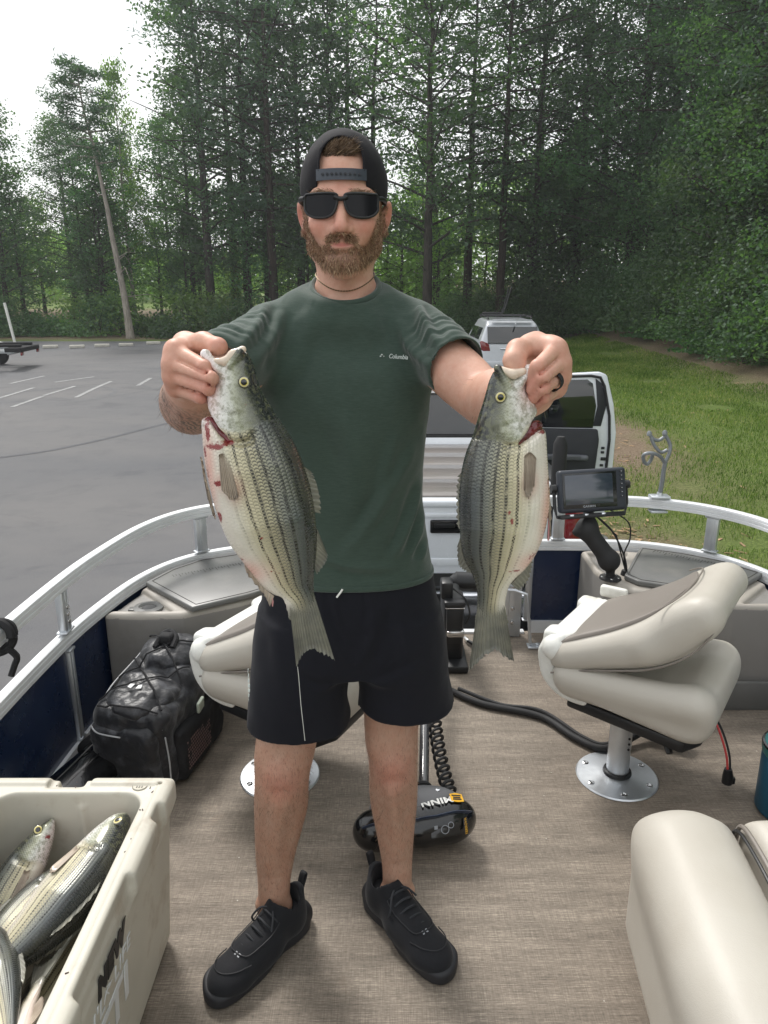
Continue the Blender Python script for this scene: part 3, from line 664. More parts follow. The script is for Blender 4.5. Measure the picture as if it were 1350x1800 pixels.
def m_deck():
    b = NB('woven vinyl deck'); o = b.obj()
    w = b.noise(b.map(o, (12, 520, 1)), 1., 3, .6); w2 = b.noise(b.map(o, (70, 420, 1), loc=(3, 1, 0)), 1., 2, .6); h = b.noise(b.map(o, (420, 18, 1)), 1., 3, .6)
    band = b.noise(b.map(o, (2.2, 14, 1)), 1., 5, .65); big = b.noise(o, 1.6, 5)
    f = b.math('ADD', b.math('MULTIPLY', w, .36), b.math('ADD', b.math('MULTIPLY', w2, .22), b.math('ADD', b.math('MULTIPLY', h, .18), b.math('MULTIPLY', band, .24))))
    c = b.ramp(f, [(.35, hx(72, 66, 60)), (.45, hx(110, 102, 92)), (.52, hx(132, 122, 110)), (.64, hx(180, 168, 153))])
    c = b.mix(b.ramp(big, [(.4, 0.), (.7, .22)]), c, hx(120, 104, 92))
    c = b.mix(b.ramp(b.noise(o, 7, 5, .7), [(.6, 0.), (.78, .28)]), c, hx(160, 136, 116))
    sp = b.n('TexVoronoi', Vector=o, Scale=13., Randomness=1.).outputs['Distance']
    c = b.mix(b.ramp(sp, [(.0, .9), (.035, 0.)]), c, hx(226, 222, 214))
    return b.out(Base_Color=c, Roughness=b.ramp(f, [(.3, .75), (.7, .55)]), Normal=b.bump(f, .55, .0016), Specular_IOR_Level=.3)
DECK = m_deck()
def m_vinyl(name, c, c2):
    b = NB(name); o = b.obj(); n = b.noise(o, 3.2, 5, .6); v = b.n('TexVoronoi', Vector=o, Scale=420.).outputs['Distance']
    cr_ = b.noise(b.map(o, (1, 1, 1)), 22, 5, .7, .6)
    col = b.mix(b.ramp(n, [(.45, 0.), (.75, .55)]), c, c2)
    return b.out(Base_Color=col, Roughness=.44, Normal=b.bump(cr_, .18, .004, b.bump(v, .28, .0007)), Specular_IOR_Level=.45)
VIN = m_vinyl('cream marine vinyl', hx(186, 181, 171), hx(170, 162, 149)); VIN2 = m_vinyl('taupe marine vinyl', hx(128, 121, 114), hx(116, 109, 101))
WHP = pmat('white moulded plastic', hx(226, 226, 220), .35, 0, var=.04, bump=.05, dirt=hx(196, 192, 180), dirts=9)

boat = thing('pontoon_boat', 'pontoon fishing boat with navy side panels, silver rails and woven deck', 'boat', (0, 0, 0))
LEFT = [(-1.085, -.6), (-1.085, .6), (-1.085, 1.6), (-1.08, 2.1), (-1.055, 2.42), (-.985, 2.77), (-.85, 3.0), (-.62, 3.14), (-.38, 3.2), (-.16, 3.215)]
RIGHT = [(.70, 3.215), (.95, 3.21), (1.16, 3.19), (1.36, 3.10), (1.50, 2.96), (1.585, 2.78), (1.62, 2.5), (1.64, 2.0), (1.64, .9), (1.64, -.6)]
LP = crom(LEFT, 6); RP = crom(RIGHT, 6)
outer = [tuple(p) for p in LP] + [tuple(p) for p in RP]
MB().prism([(x * 1.0, y) for x, y in outer], -.05, 0, .0).build('deck', DECK, boat, sharp=30)
prof_lo = [(-.022, -.028), (.022, -.028), (.022, -.012), (.018, -.009), (.022, -.006), (.022, .010), (.018, .013), (.022, .016), (.020, .027), (.012, .031), (-.012, .031), (-.020, .027), (-.022, .016), (-.018, .013), (-.022, .010), (-.022, -.006), (-.018, -.009), (-.022, -.012)]
def off(P, d):
    out = []
    for i in range(len(P)):
        t = P[min(i + 1, len(P) - 1)] - P[max(i - 1, 0)]; t = t / np.linalg.norm(t); out.append((P[i][0] - t[1] * -d, P[i][1] + t[0] * -d))
    return np.array(out)
Z = lambda P, z: [(x, y, z) for x, y in P]
for P in (LP, RP):
    MB().sweep(Z(P, .44), [(a * .8, c * .8) for a, c in prof_lo]).build('middle_rail', ALU2, boat, sharp=25)
    MB().sweep(Z(P, .03), [(-.02, -.03), (.02, -.03), (.02, .03), (-.02, .03)]).build('bottom_rail', ALU2, boat, sharp=25)
    MB().sweep(Z(off(P, .034), .662), [(a * .78, c * .74) for a, c in prof_lo]).build('top_rail', ALU2, boat, sharp=25)
def panel(P):
    MB().sweep(Z(P, .24), [(-.006, -.182), (.006, -.182), (.006, .176), (-.006, .176)]).build('side_panel', NAVY, boat, sharp=25)
ul = lambda P, a, b_: P[a:b_ + 1]
panel(LP[0:21]); panel(LP[21:38]); panel(LP[38:]); panel(RP[0:10]); panel(RP[10:28]); panel(RP[28:])
def upright(x, y, rz, z0, z1, name='rail_post', w=.052, d=.028):
    mb = MB(); mb.box((0, 0, (z0 + z1) / 2), (w, d, z1 - z0), .006)
    mb.box((0, -d / 2 - .001, (z0 + z1) / 2), (w * .34, .004, z1 - z0 - .006), .001)
    mb.box((0, 0, z1 - .006), (w * 1.25, d * 1.35, .01), .003); mb.box((0, 0, z0 + .004), (w * 1.25, d * 1.35, .008), .003)
    o = mb.build(name, ALU, boat); o.location = (x, y, 0); o.rotation_euler = (0, 0, rz); return o
for x, y, a in [(-1.066, 2.235, R(92)), (-.80, 3.03, R(40)), (-.30, 3.2, 0), (1.43, 3.03, R(-42)), (.80, 3.2, 0), (1.63, 1.7, R(90)), (-1.07, .7, R(90))]:
    upright(x, y, a, .472, .636)
for x, y, a in [(-1.066, 2.235, R(90)), (-.60, 3.13, R(24)), (1.30, 3.12, R(-28)), (.68, 3.205, 0)]:
    upright(x, y, a, .062, .410, 'panel_stud', .034, .024)
mb = MB()
for z in (.51, .535, .56): mb.box((-1.050, 2.235, z), (.008, .018, .013), .003)
mb.build('latch_plate', STEEL, boat)
# gate frame in the bow opening
mb = MB(); mb.box((.60, 3.17, .19), (.085, .04, .38), .004); mb.box((.60, 3.147, .19), (.035, .008, .36), .002); mb.box((.545, 3.16, .385), (.19, .03, .035), .004)
mb.build('gate_post', ALU, boat)
for z in (.08, .15, .26, .31):
    mb = MB(); mb.lathe([(.009, 0), (.009, .006), (.004, .008)], 10, Matrix.Translation((.60, 3.142, z)) @ Matrix.Rotation(R(90), 4, 'X')); mb.build('gate_bolt', STEEL, boat)
mb = MB(); mb.tube([(.52, 3.11, .26), (.60, 3.09, .262), (.648, 3.07, .25), (.655, 3.065, .2), (.672, 3.05, .015)], .007, 8); mb.box((.695, 3.045, .006), (.075, .05, .008), .002); mb.lathe([(.011, 0), (.011, .008), (.005, .011)], 10, Matrix.Translation((.705, 3.045, .010)))
mb.build('gate_stay', ALU, boat)
mb = MB(); mb.box((.27, 3.2, .005), (.8, .035, .012), .003); mb.build('deck_edge_trim', ALU2, boat)
mb = MB()
for x in (.90, .945): mb.box((x, 3.165, .012), (.022, .05, .02), .004)
mb.build('hinge_tab', ALU, boat)
# corner consoles: a moulded block, a rimmed tray and a hatch with a ruler moulded along its back edge
def console(name, base, top, trays, lid, ruler_line, cup, hard):
    s = SDF(); s.prism(base, .0, .428, .022)
    for t in trays: s.prism(t, .408, .5, .006, k=.014, op='d')
    v, f = s.mesh((min(p[0] for p in base) - .03, min(p[1] for p in base) - .03, -.01), (max(p[0] for p in base) + .03, max(p[1] for p in base) + .03, .45), .006)
    v = relax(v, f, 2, .4)
    c = mk(name, v, f, CONS, boat); c.data.materials.append(CTOP)
    z = v[f].mean(1)[:, 2]; c.data.polygons.foreach_set('material_index', (z > .409).astype(np.int32))
    l = MB().prism(lid, .430, .452, .006, seg=3).build('hatch_lid', LID, c)
    mb = MB(); cen = np.mean(lid, axis=0); ins = [tuple(cen + (np.array(p) - cen) * .93) for p in lid]
    for i in range(len(ins)):
        a, b_ = ins[i], ins[(i + 1) % len(ins)]; mb.tube([(a[0], a[1], .4525), (b_[0], b_[1], .4525)], .0016, 4)
    a, b_ = np.array(ruler_line[0]), np.array(ruler_line[1]); d = (b_ - a); L0 = np.linalg.norm(d); d /= L0; nn = np.array([-d[1], d[0]]) * hard
    n = int(L0 / .0127)
    for i in range(n):
        q = a + d * i * .0127; ln = .034 if i % 4 == 0 else (.022 if i % 2 == 0 else .014)
        e = q + nn * ln; mb.tube([(q[0], q[1], .4525), (e[0], e[1], .4525)], .0011, 4)
    mb.build('ruler_mark', INK, c)
    if cup:
        mb = MB(); T = Matrix.Translation((*cup, .4085)); mb.lathe([(.0, .001), (.030, .001), (.030, .006), (.036, .012), (.056, .008), (.058, .0)], 24, T, False); mb.box((cup[0] - .045, cup[1] - .012, .412), (.05, .03, .008), .003)
        mb.build('cup_holder', LID, c); MB().lathe([(.0, .0), (.029, .0), (.029, .003), (.0, .003)], 20, Matrix.Translation((*cup, .4105)), False).build('cup_well', BLK, c)
    return c
rl = lambda P, lo, hi: [tuple(p) for p in P if lo <= p[1] <= hi]
lin = off(LP, .03)
left_arc = [(x, y) for x, y in lin if y > 2.48]
lbase = [(-1.032, 2.470), (-.90, 2.462), (-.74, 2.472), (-.55, 2.58), (-.34, 2.76), (-.22, 2.98), (-.20, 3.16)] + [(x, y) for x, y in left_arc[::-1] if x < -.24]
console('corner_console', lbase, None, [[(-1.005, 2.505), (-.785, 2.505), (-.955, 2.70), (-.975, 2.70)]], [(-.955, 2.725), (-.705, 2.475), (-.52, 2.60), (-.34, 2.76), (-.26, 2.95), (-.26, 3.13), (-.56, 3.105), (-.80, 2.985), (-.90, 2.86)], ((-.36, 3.09), (-.88, 2.79)), (-.895, 2.56), 1).name = 'corner_console'
rin = off(RP, .03)
rbase = [(.905, 3.17), (.900, 2.93), (.915, 2.83), (.995, 2.70), (1.16, 2.62), (1.33, 2.555), (1.50, 2.54), (1.605, 2.54)] + [(x, y) for x, y in rin[::-1] if y > 2.56 and x > .93]
console('corner_console', rbase, None, [[(.93, 3.14), (.925, 2.94), (.945, 2.875), (1.11, 3.135)], [(1.37, 2.575), (1.585, 2.575), (1.57, 2.78)]], [(.985, 2.80), (1.02, 2.735), (1.18, 2.665), (1.335, 2.615), (1.565, 2.82), (1.47, 2.965), (1.33, 3.07), (1.20, 3.13), (1.165, 3.145)], ((1.22, 3.10), (1.525, 2.855)), None, -1)
# raised kick strip along the foot of the right console
MB().box((1.45, 2.52, .06), (.40, .02, .12), .006).build('kick_board', LID, boat)
# pontoons and trailer bunks below the deck
mb = MB()
for x in (-.75, 1.28): mb.tube([(x, -.6, -.36), (x, 2.6, -.36), (x, 3.0, -.33), (x, 3.25, -.25), (x, 3.4, -.16)], [.31, .31, .24, .13, .03], 20)
mb.build('pontoon', ALU, boat)
mb = MB(); mb.box((.27, 1.3, -.085), (2.7, 3.7, .06), .005); mb.build('deck_frame', ALU, boat)

# ---------------------------------------------------------------- pedestal seats
def seat(loc, a, base, label):
    t = thing('pedestal_seat', label, 'boat seat', (*base, 0), 0, 'pedestal fishing seats on the deck')
    mb = MB(); mb.lathe([(.0, 0), (.132, 0), (.134, .003), (.130, .007), (.06, .013), (.047, .016), (.0, .016)], 40, None, False); mb.build('base_plate', ALU, t)
    for i in range(6):
        q = R(60 * i + 25); sc_ = MB(); T = Matrix.Translation((.108 * math.cos(q), .108 * math.sin(q), .0085)); sc_.lathe([(.0105, 0), (.0105, .002), (.007, .0035), (.0045, .001), (0, .001)], 12, T, False); sc_.build('screw', STEEL, t)
    MB().lathe([(.045, .012), (.047, .018), (.045, .026), (.039, .030)], 28, None, False).build('bushing', BLK, t)
    MB().lathe([(.0365, .02), (.0365, .225), (.030, .226), (.030, .268)], 28).build('pole', ALU, t)
    mb = MB(); [mb.lathe([(.004, 0), (.004, .004), (0, .004)], 8, Matrix.Translation((.018 * 0, 0, 0)) @ Matrix.Rotation(R(-62), 4, 'Z') @ Matrix.Translation((.0355, 0, z)) @ Matrix.Rotation(R(90), 4, 'Y'), False) for z in (.125, .145, .165)]
    mb.build('pin_hole', BLK, t)
    S = Matrix.Translation((loc[0] - base[0], loc[1] - base[1], 0)) @ Matrix.Rotation(a, 4, 'Z')
    X = Matrix(((1, 0, 0, 0), (0, 0, 1, 0), (0, 1, 0, 0), (0, 0, 0, 1)))     # profile (x, z) extruded along y
    def part(name, m, fn, lo, hi, h=.006, rel=3, parent=t):
        s = SDF(); fn(s); v, f = s.mesh(lo, hi, h); v = relax(v, f, rel, .5); o = mk(name, v, f, m, parent); o.matrix_local = S; return o
    flip = Matrix(((1, 0, 0, 0), (0, 0, -1, 0), (0, 1, 0, 0), (0, 0, 0, 1)))
    # lower cushion with thick rolled front
    def low(s):
        s.prism([tuple(p) for p in crom([(-.20, .305), (-.06, .292), (.10, .272), (.19, .262), (.245, .285), (.268, .35), (.252, .415), (.195, .432), (.12, .405), (.0, .385), (-.2, .40)], 4, True)], -.215, .215, .045, M=flip)
        for y in (-.19, .19): s.cap((-.18, y, .375), (.20, y * .98, .40), .04, .045, k=.05)
        for y in (-.13, .13): s.cap((-.18, y, .412), (.13, y, .424), .006, k=.02, op='d')
        s.cap((.115, -.12, .424), (.115, .12, .424), .006, k=.02, op='d')
    part('seat_cushion', VIN, low, (-.27, -.28, .22), (.31, .28, .48))
    # back cushion folded down over it
    def bk(s):
        s.prism([tuple(p) for p in crom([(-.235, .385), (-.10, .420), (.05, .468), (.14, .520), (.208, .588), (.250, .66), (.235, .712), (.185, .728), (.11, .69), (.04, .625), (-.06, .56), (-.16, .51), (-.235, .47)], 4, True)], -.21, .21, .045, M=flip)
        for y in (-.185, .185): s.cap((-.19, y, .437), (.05, y, .542), .036, k=.04); s.cap((.05, y, .542), (.188, y * .93, .665), .036, .044, k=.04)
    part('back_cushion', VIN, bk, (-.3, -.28, .32), (.32, .28, .78))
    # taupe cover on the back of the folded backrest
    A = []; us = np.linspace(0, 1, 26); vs_ = np.linspace(-1, 1, 21); mid = crom([(-.235, .478), (-.16, .522), (-.06, .574), (.04, .640), (.10, .695)], 8)
    for u in us:
        px, pz = np.interp(u, np.linspace(0, 1, len(mid)), mid[:, 0]), np.interp(u, np.linspace(0, 1, len(mid)), mid[:, 1])
        hw = .20 - .03 * u - .03 * u ** 4
        for w in vs_: A.append((px - .05 * (1 - w * w) * -u * .6, w * hw, pz + .012 * (1 - w ** 4) - .004 + .02 * u * (1 - w * w) * .4))
    A = np.array(A); i = np.arange(len(A)).reshape(26, 21); F = np.stack([i[:-1, :-1], i[1:, :-1], i[1:, 1:], i[:-1, 1:]], -1).reshape(-1, 4)
    Bm = A - [0, 0, .03]; rim = np.r_[i[0, :], i[1:, -1], i[-1, -2::-1], i[-2:0:-1, 0]]; k = len(A)
    side = [(int(rim[j]), int(rim[(j + 1) % len(rim)]), int(rim[(j + 1) % len(rim)]) + k, int(rim[j]) + k) for j in range(len(rim))]
    o = mk('back_panel', np.concatenate([A, Bm]), np.concatenate([F[:, ::-1], F + k, side]), VIN2, t); o.matrix_local = S
    me_ = o.data; bm = bmesh.new(); bm.from_mesh(me_); bmesh.ops.recalc_face_normals(bm, faces=bm.faces[:]); bm.to_mesh(me_); bm.free()
    # seams
    mb = MB()
    for y in (-1, 1):
        mb.tube([tuple(p) for p in crom([(-.23, y * .211, .378), (-.10, y * .2115, .426), (.05, y * .2115, .474), (.14, y * .211, .526), (.200, y * .209, .588), (.236, y * .198, .655)], 5)], .0032, 6)
        mb.tube([tuple(p) for p in crom([(-.19, y * .214, .362), (.0, y * .2165, .352), (.12, y * .216, .362), (.19, y * .21, .40), (.235, y * .198, .414)], 5)], .003, 6)
    mb.tube([tuple(p) for p in crom([(.07, -.203, .668), (.12, -.14, .706), (.135, 0, .722), (.12, .14, .706), (.07, .203, .668)], 6)], .0026, 6)
    o = mb.build('piping', VIN2, t); o.matrix_local = S
    # white moulded shell and hinge arms
    def sh(s):
        s.prism([tuple(p) for p in crom([(-.285, .40), (-.262, .335), (-.20, .29), (-.12, .282), (-.12, .31), (-.19, .335), (-.225, .38), (-.235, .43), (-.245, .47), (-.283, .45)], 4, True)], -.195, .195, .008, M=flip)
        s.box((-.30, 0, .47), (.10, .135, .07), .03, k=.02, op='d')
        for y in (-.15, .15): s.box((-.245, y, .46), (.035, .035, .05), .02, k=.02)
        s.box((-.225, 0, .46), (.03, .15, .045), .02, k=.02)
    part('hinge_shell', WHP, sh, (-.32, -.23, .25), (-.08, .23, .54), .005, 2)
    def sh2(s):
        s.cap((-.232, -.175, .455), (-.232, .175, .455), .046, .046, k=.02); s.box((-.205, 0, .478), (.045, .17, .028), .02, k=.03, rot=(0, -.5, 0)); s.cap((-.262, -.178, .44), (-.215, -.178, .492), .014, .014, k=.01); s.cap((-.262, .178, .44), (-.215, .178, .492), .014, .014, k=.01); s.box((-.18, .225, .52), (.05, .014, .022), .01, k=.01)
    part('hinge_cap', WHP, sh2, (-.32, -.23, .38), (-.08, .26, .58), .005, 2)
    mb = MB(); mb.prism([(-.2, -.19), (.17, -.20), (.21, -.12), (.21, .12), (.17, .20), (-.2, .19)], .245, .285, .01); o = mb.build('seat_pan', BLK, t); o.matrix_local = S @ Matrix.Rotation(R(4.5), 4, 'Y')
    mb = MB(); mb.box((0, 0, .258), (.17, .17, .012), .003); mb.tube([(0, 0, .25), (.10, -.10, .235), (.13, -.14, .225)], .007, 6); mb.tube([(.13, -.14, .225), (.15, -.165, .20)], [.014, .01], 8); o = mb.build('swivel', BLK, t); o.matrix_local = S
    return t
def dup(t, loc, rz, label):
    r = t.copy(); COL.objects.link(r); r.location = loc; r.rotation_euler = (0, 0, rz); r['label'] = label
    for c in t.children:
        k = c.copy(); COL.objects.link(k); k.parent = r
        for q in c.children: z = q.copy(); COL.objects.link(z); z.parent = k
    return r
seat1 = seat((.850, 2.165), R(-35), (.782, 2.105), 'cream folded pedestal seat on the right in front of the grey console')
seat2 = dup(seat1, (-.350, 2.11, 0), R(7), 'cream folded pedestal seat half hidden behind the standing man')
# ---------------------------------------------------------------- lounge bench at right
bn = thing('lounge_bench', 'cream vinyl lounge bench with dark piping at lower right', 'bench', (1.0, .9, 0))
def bench_part(name, m, fn, lo, hi, h=.008, rel=4):
    s = SDF(); fn(s); v, f = s.mesh(lo, hi, h); v = relax(v, f, rel, .5); o = mk(name, v - np.array([1.0, .9, 0]), f, m, bn); return o
bench_part('side_bolster', VIN, lambda s: (s.prism([(.585, 1.425), (.72, 1.44), (.80, 1.40), (.765, 1.10), (.715, .70), (.64, .0), (.43, .0), (.51, .70)], .02, .415, .075, M=None), s.cap((.668, 1.34, .345), (.56, .1, .345), .085, .095, k=.08)), (.35, -.02, -.01), (.9, 1.55, .52))
bench_part('bench_cushion', VIN, lambda s: s.prism([(.815, 1.405), (1.58, 1.43), (1.58, .0), (.655, .0), (.73, .70), (.78, 1.10)], .10, .425, .055), (.4, -.05, .05), (1.65, 1.5, .48))
bench_part('bench_base', CONS, lambda s: s.prism([(.70, 1.33), (1.56, 1.35), (1.56, .02), (.58, .02), (.64, .70)], .002, .2, .01), (.3, -.02, -.01), (1.62, 1.4, .25), .01, 1)
mb = MB(); mb.tube([tuple(np.array(p) - [1.0, .9, 0]) for p in crom([(.806, 1.40, .34), (.804, 1.375, .405), (.794, 1.28, .424), (.774, 1.10, .424), (.724, .70, .424), (.648, .0, .424)], 8)], .0055, 8); mb.build('piping', VIN2, bn)
mb = MB(); mb.tube([tuple(np.array(p) - [1.0, .9, 0]) for p in crom([(.794, 1.40, .33), (.791, 1.37, .398), (.781, 1.27, .418), (.761, 1.09, .418), (.711, .70, .418), (.635, .0, .418)], 8)], .004, 8); mb.build('seam', BLK, bn)

# ---------------------------------------------------------------- white pickup in front of the boat
WPT = pmat('white car paint', hx(226, 230, 236), .25, 0, var=.03, bump=.0, coat=.8, dirt=hx(206, 208, 208), dirts=2)
SPT = pmat('silver car paint', hx(186, 190, 196), .35, .15, var=.04, bump=.0, coat=.8)
def m_glass(name, c, r=.03):
    b = NB(name); return b.out(Base_Color=c, Roughness=r, Specular_IOR_Level=.8, Coat_Weight=.5, Coat_Roughness=.02)
GLS = m_glass('dark tinted glass', (.006, .008, .010)); DTR = pmat('dark door trim', hx(36, 38, 44), .55, 0, var=.15, bump=.3, bs=200)
RED = m_glass('red tail lamp lens', (.20, .008, .012), .12); AMB = m_glass('amber lamp lens', (.8, .42, .03), .15); CHR = pmat('bright chrome', hx(220, 222, 226), .12, 1., var=.03, bump=0)
TON = pmat('grey taupe tonneau panels', hx(124, 118, 114), .34, .3, var=.10, vs=2, bump=.08, bs=90, coat=.5); TYR = pmat('tyre rubber', hx(30, 30, 31), .85, 0, var=.25, bump=.4, bs=120)
RIM = pmat('alloy rim', hx(176, 178, 182), .3, .9, var=.06)
G0 = -1.1
def wheel(name, x, y, z, r, w, parent, side):
    T = Matrix.Translation((x, y, z)) @ Matrix.Rotation(R(90), 4, 'Y')
    wl = MB().lathe([(r * .66, -w / 2), (r * .93, -w / 2), (r, -w * .36), (r, w * .36), (r * .93, w / 2), (r * .66, w / 2)], 36, T).build(name, TYR, parent)
    mb = MB(); mb.lathe([(r * .67, -w * .4), (r * .67, w * .42), (r * .60, w * .46), (r * .56, w * .30), (r * .56, -w * .3)], 30, T, False)
    mb.lathe([(0, w * .30), (r * .16, w * .30), (r * .17, w * .2), (0, w * .2)], 18, T, False)
    for i in range(6): mb.box((0, 0, 0), (r * .5, r * .14, w * .12), .006, T @ Matrix.Rotation(R(60 * i), 4, 'Z') @ Matrix.Translation((r * .34, 0, side * w * .26)))
    mb.build('rim', RIM, wl); return wl
tr = thing('pickup_truck', 'white pickup truck backed up to the bow with its right side door open', 'truck', (.25, 4.4, G0))
def tp(name, mb, m, **k): o = mb.build(name, m, tr, **k); o.location = (-.25, -4.4, -G0); return o
xl, xr = -.74, 1.22
# tailgate, bed sides, bumper
mb = MB(); mb.box((.25, 4.43, .08), (1.62, .07, .50), .02, seg=3); mb.box((.25, 4.405, .302), (1.60, .05, .045), .015, seg=3); mb.box((.25, 4.392, -.085), (1.40, .012, .05), .006); mb.box((.25, 4.392, .225), (1.40, .012, .03), .006)
tg = tp('tailgate', mb, WPT)
mb = MB(); mb.box((.40, 4.388, .155), (.22, .022, .088), .01); o = mb.build('tailgate_handle', GLB, tg); mb = MB(); mb.box((.38, 4.374, .165), (.13, .012, .03), .006); mb.lathe([(.010, 0), (.010, .006), (0, .006)], 12, Matrix.Translation((.478, 4.378, .14)) @ Matrix.Rotation(R(90), 4, 'X'), False); mb.build('latch', BLK, tg)
for s_ in (-1, 1):
    xc = .25 + s_ * .93
    mb = MB(); mb.prism([(4.40, -.38), (5.0, -.36), (5.03, -.16), (5.15, -.02), (5.35, .04), (5.55, -.02), (5.68, -.16), (5.7, -.36), (6.10, -.36), (6.10, .335), (4.42, .325), (4.40, .28)], -.055, .055, .012, M=Matrix.Translation((xc, 0, 0)) @ Matrix(((0, 0, 1, 0), (1, 0, 0, 0), (0, 1, 0, 0), (0, 0, 0, 1))))
    tp('bed_side', mb, WPT)
    mb = MB(); mb.box((xc + s_ * .018, 4.42, .085), (.125, .10, .36), .015, seg=3); lamp = tp('tail_light', mb, RED)
    mb = MB(); mb.box((xc + s_ * .018, 4.366, .03), (.10, .01, .07), .004); mb.build('reverse_lens', m_glass('clear lens', (.7, .7, .7), .1) if s_ < 0 else bpy.data.materials['clear lens'], lamp)
    mb = MB(); mb.box((xc, 5.25, .345), (.10, 1.7, .022), .008); tp('bed_rail_cap', mb, BLK)
for i in range(4):
    mb = MB(); mb.box((.25, 4.68 + i * .44, .322), (1.66, .434, .03), .004); tp('tonneau_panel', mb, TON)
mb = MB(); mb.box((.25, 4.34, -.33), (1.98, .16, .16), .03, seg=3); tp('rear_bumper', mb, CHR)
mb = MB(); mb.box((.25, 4.252, -.30), (.42, .012, .11), .004); tp('plate_recess', mb, BLK)
mb = MB(); mb.tube([(.25, 4.3, -.52), (.25, 3.9, -.52)], .035, 8); mb.lathe([(.02, 0), (.02, .05), (.028, .06), (.024, .1), (0, .105)], 16, Matrix.Translation((.25, 3.93, -.49))); tp('tow_hitch', mb, BLK)
# cab
mb = MB(); prof = [(6.12, -.45), (6.12, .34), (6.16, .40), (6.38, .74), (6.52, .80), (7.6, .83), (7.9, .80), (8.5, .36), (9.6, .26), (9.75, .10), (9.75, -.45)]
def cabloft():
    s = SDF(); YZ = Matrix(((0, 0, 1, 0), (1, 0, 0, 0), (0, 1, 0, 0), (0, 0, 0, 1)))
    s.prism(prof, -.95, .95, .09, M=Matrix.Translation((.25, 0, 0)) @ YZ)
    for sg in (-1, 1):
        s.add(lambda P, sg=sg: (sg * (P[..., 0] - .25) - .955 + np.maximum(P[..., 2] - .30, 0) * .42) * .9, .04, 'i')
        s.box((.25 + sg * .93, 8.75, -.42), (.2, .44, .42), .2, k=.02, op='d')
    return s.mesh((-.75, 6.05, -.5), (1.25, 9.8, .9), .025)
v, f = cabloft(); v = relax(v, f, 2, .5); o = mk('cab', v, f, WPT, tr); o.location = (-.25, -4.4, -G0); cab = o
mb = MB(); T = Matrix.Translation((.25, 6.265, .565)) @ Matrix.Rotation(R(-33), 4, 'X'); mb.box((0, 0, 0), (1.42, .02, .37), .05, T, seg=4); w = mb.build('rear_window', GLS, cab)
mb = MB(); mb.box((0, .006, 0), (1.47, .02, .42), .055, T, seg=4); mb.build('window_seal', RUB, w)
mb = MB(); [mb.box((x, 6.43, .815), (.09, .07, .025), .01) for x in (.07, .25, .43)]; mb.build('roof_marker_lamp', AMB, cab)
mb = MB(); mb.box((.25, 6.40, .79), (.30, .05, .05), .012, seg=3); mb.build('brake_lamp', RED, cab)
for s_ in (-1, 1):
    mb = MB(); mb.box((.25 + s_ * .885, 7.35, .54), (.02, 1.1, .32), .02, rot=(0, s_ * R(-23), 0)); mb.build('side_window', GLS, cab)
# open side door: seen from inside
dr = MB(); D = Matrix.Translation((1.26, 6.62, 0)) @ Matrix.Rotation(R(-6), 4, 'Z')
def dpart(name, mb, m, parent): o = mb.build(name, m, parent); o.location = (-.25, -4.4, -G0) if parent is tr else (0, 0, 0); return o
XZ = Matrix(((1, 0, 0, 0), (0, 0, -1, 0), (0, 1, 0, 0), (0, 0, 0, 1)))
dr.prism([(0, -.42), (.80, -.42), (.84, -.2), (.845, .36), (.80, .62), (.72, .875), (.66, .90), (0, .86)], -.10, .0, .02, M=D @ XZ)
door = dpart('side_door', dr, WPT, tr)
mb = MB(); mb.prism([(.02, .40), (.63, .40), (.645, .60), (.60, .80), (.55, .835), (.02, .815)], 0, .008, .003, M=D @ Matrix.Translation((0, -.001, 0)) @ XZ); dpart('door_window', mb, GLS, door)
mb = MB(); mb.prism([(.02, -.36), (.60, -.36), (.66, -.20), (.68, .10), (.69, .30), (.67, .395), (.02, .395)], 0, .045, .015, M=D @ XZ); dpart('door_trim', mb, DTR, door)
mb = MB(); mb.prism([(.63, .42), (.70, .42), (.735, .62), (.68, .80), (.62, .845), (.655, .60)], 0, .012, .004, M=D @ XZ); dpart('window_pillar_trim', mb, DTR, door)
mb = MB(); mb.box((.35, -.07, .14), (.50, .06, .05), .02, D, seg=3); mb.box((.36, -.085, .155), (.34, .05, .028), .01, D); dpart('armrest', mb, pmat('grey armrest', hx(96, 98, 104), .5), door)
mb = MB(); mb.tube([tuple(D @ Vector(p)) for p in [(.70, -.012, -.38), (.775, -.012, -.1), (.785, -.012, .30), (.765, -.012, .52), (.70, -.012, .78), (.66, -.012, .855), (.58, -.012, .868), (.05, -.012, .845)]], .012, 6); dpart('door_seal', mb, RUB, door)
mb = MB()
for z in (.06, .18, .22): mb.box((.735, -.004, z), (.03, .012, .022), .003, D)
mb.box((.745, -.006, .12), (.045, .012, .03), .004, D); dpart('door_latch', mb, BLK, door)
for x in (-.62, 1.12):
    for y in (5.35, 8.75): wheel('wheel', x, y, G0 + .40, .40, .26, tr, 1 if x > 0 else -1).location = (-.25, -4.4, -G0)
# trailer winch post standing between boat and truck
wp = thing('winch_post', 'dark grey padded upright post behind the fish on the right', 'post', (.87, 3.55, G0))
mb = MB(); mb.tube([(0, 0, .02), (0, 0, 1.86), (0, 0, 1.95), (0, 0, 1.985)], [.036, .036, .034, .018], 16); mb.box((0, 0, .02), (.2, .2, .04), .01); mb.build('post', RUB, wp)
mb = MB(); mb.tube([(0, 0, 1.10), (0, 0, 1.13)], .040, 16); mb.build('clamp_band', BLK, wp)
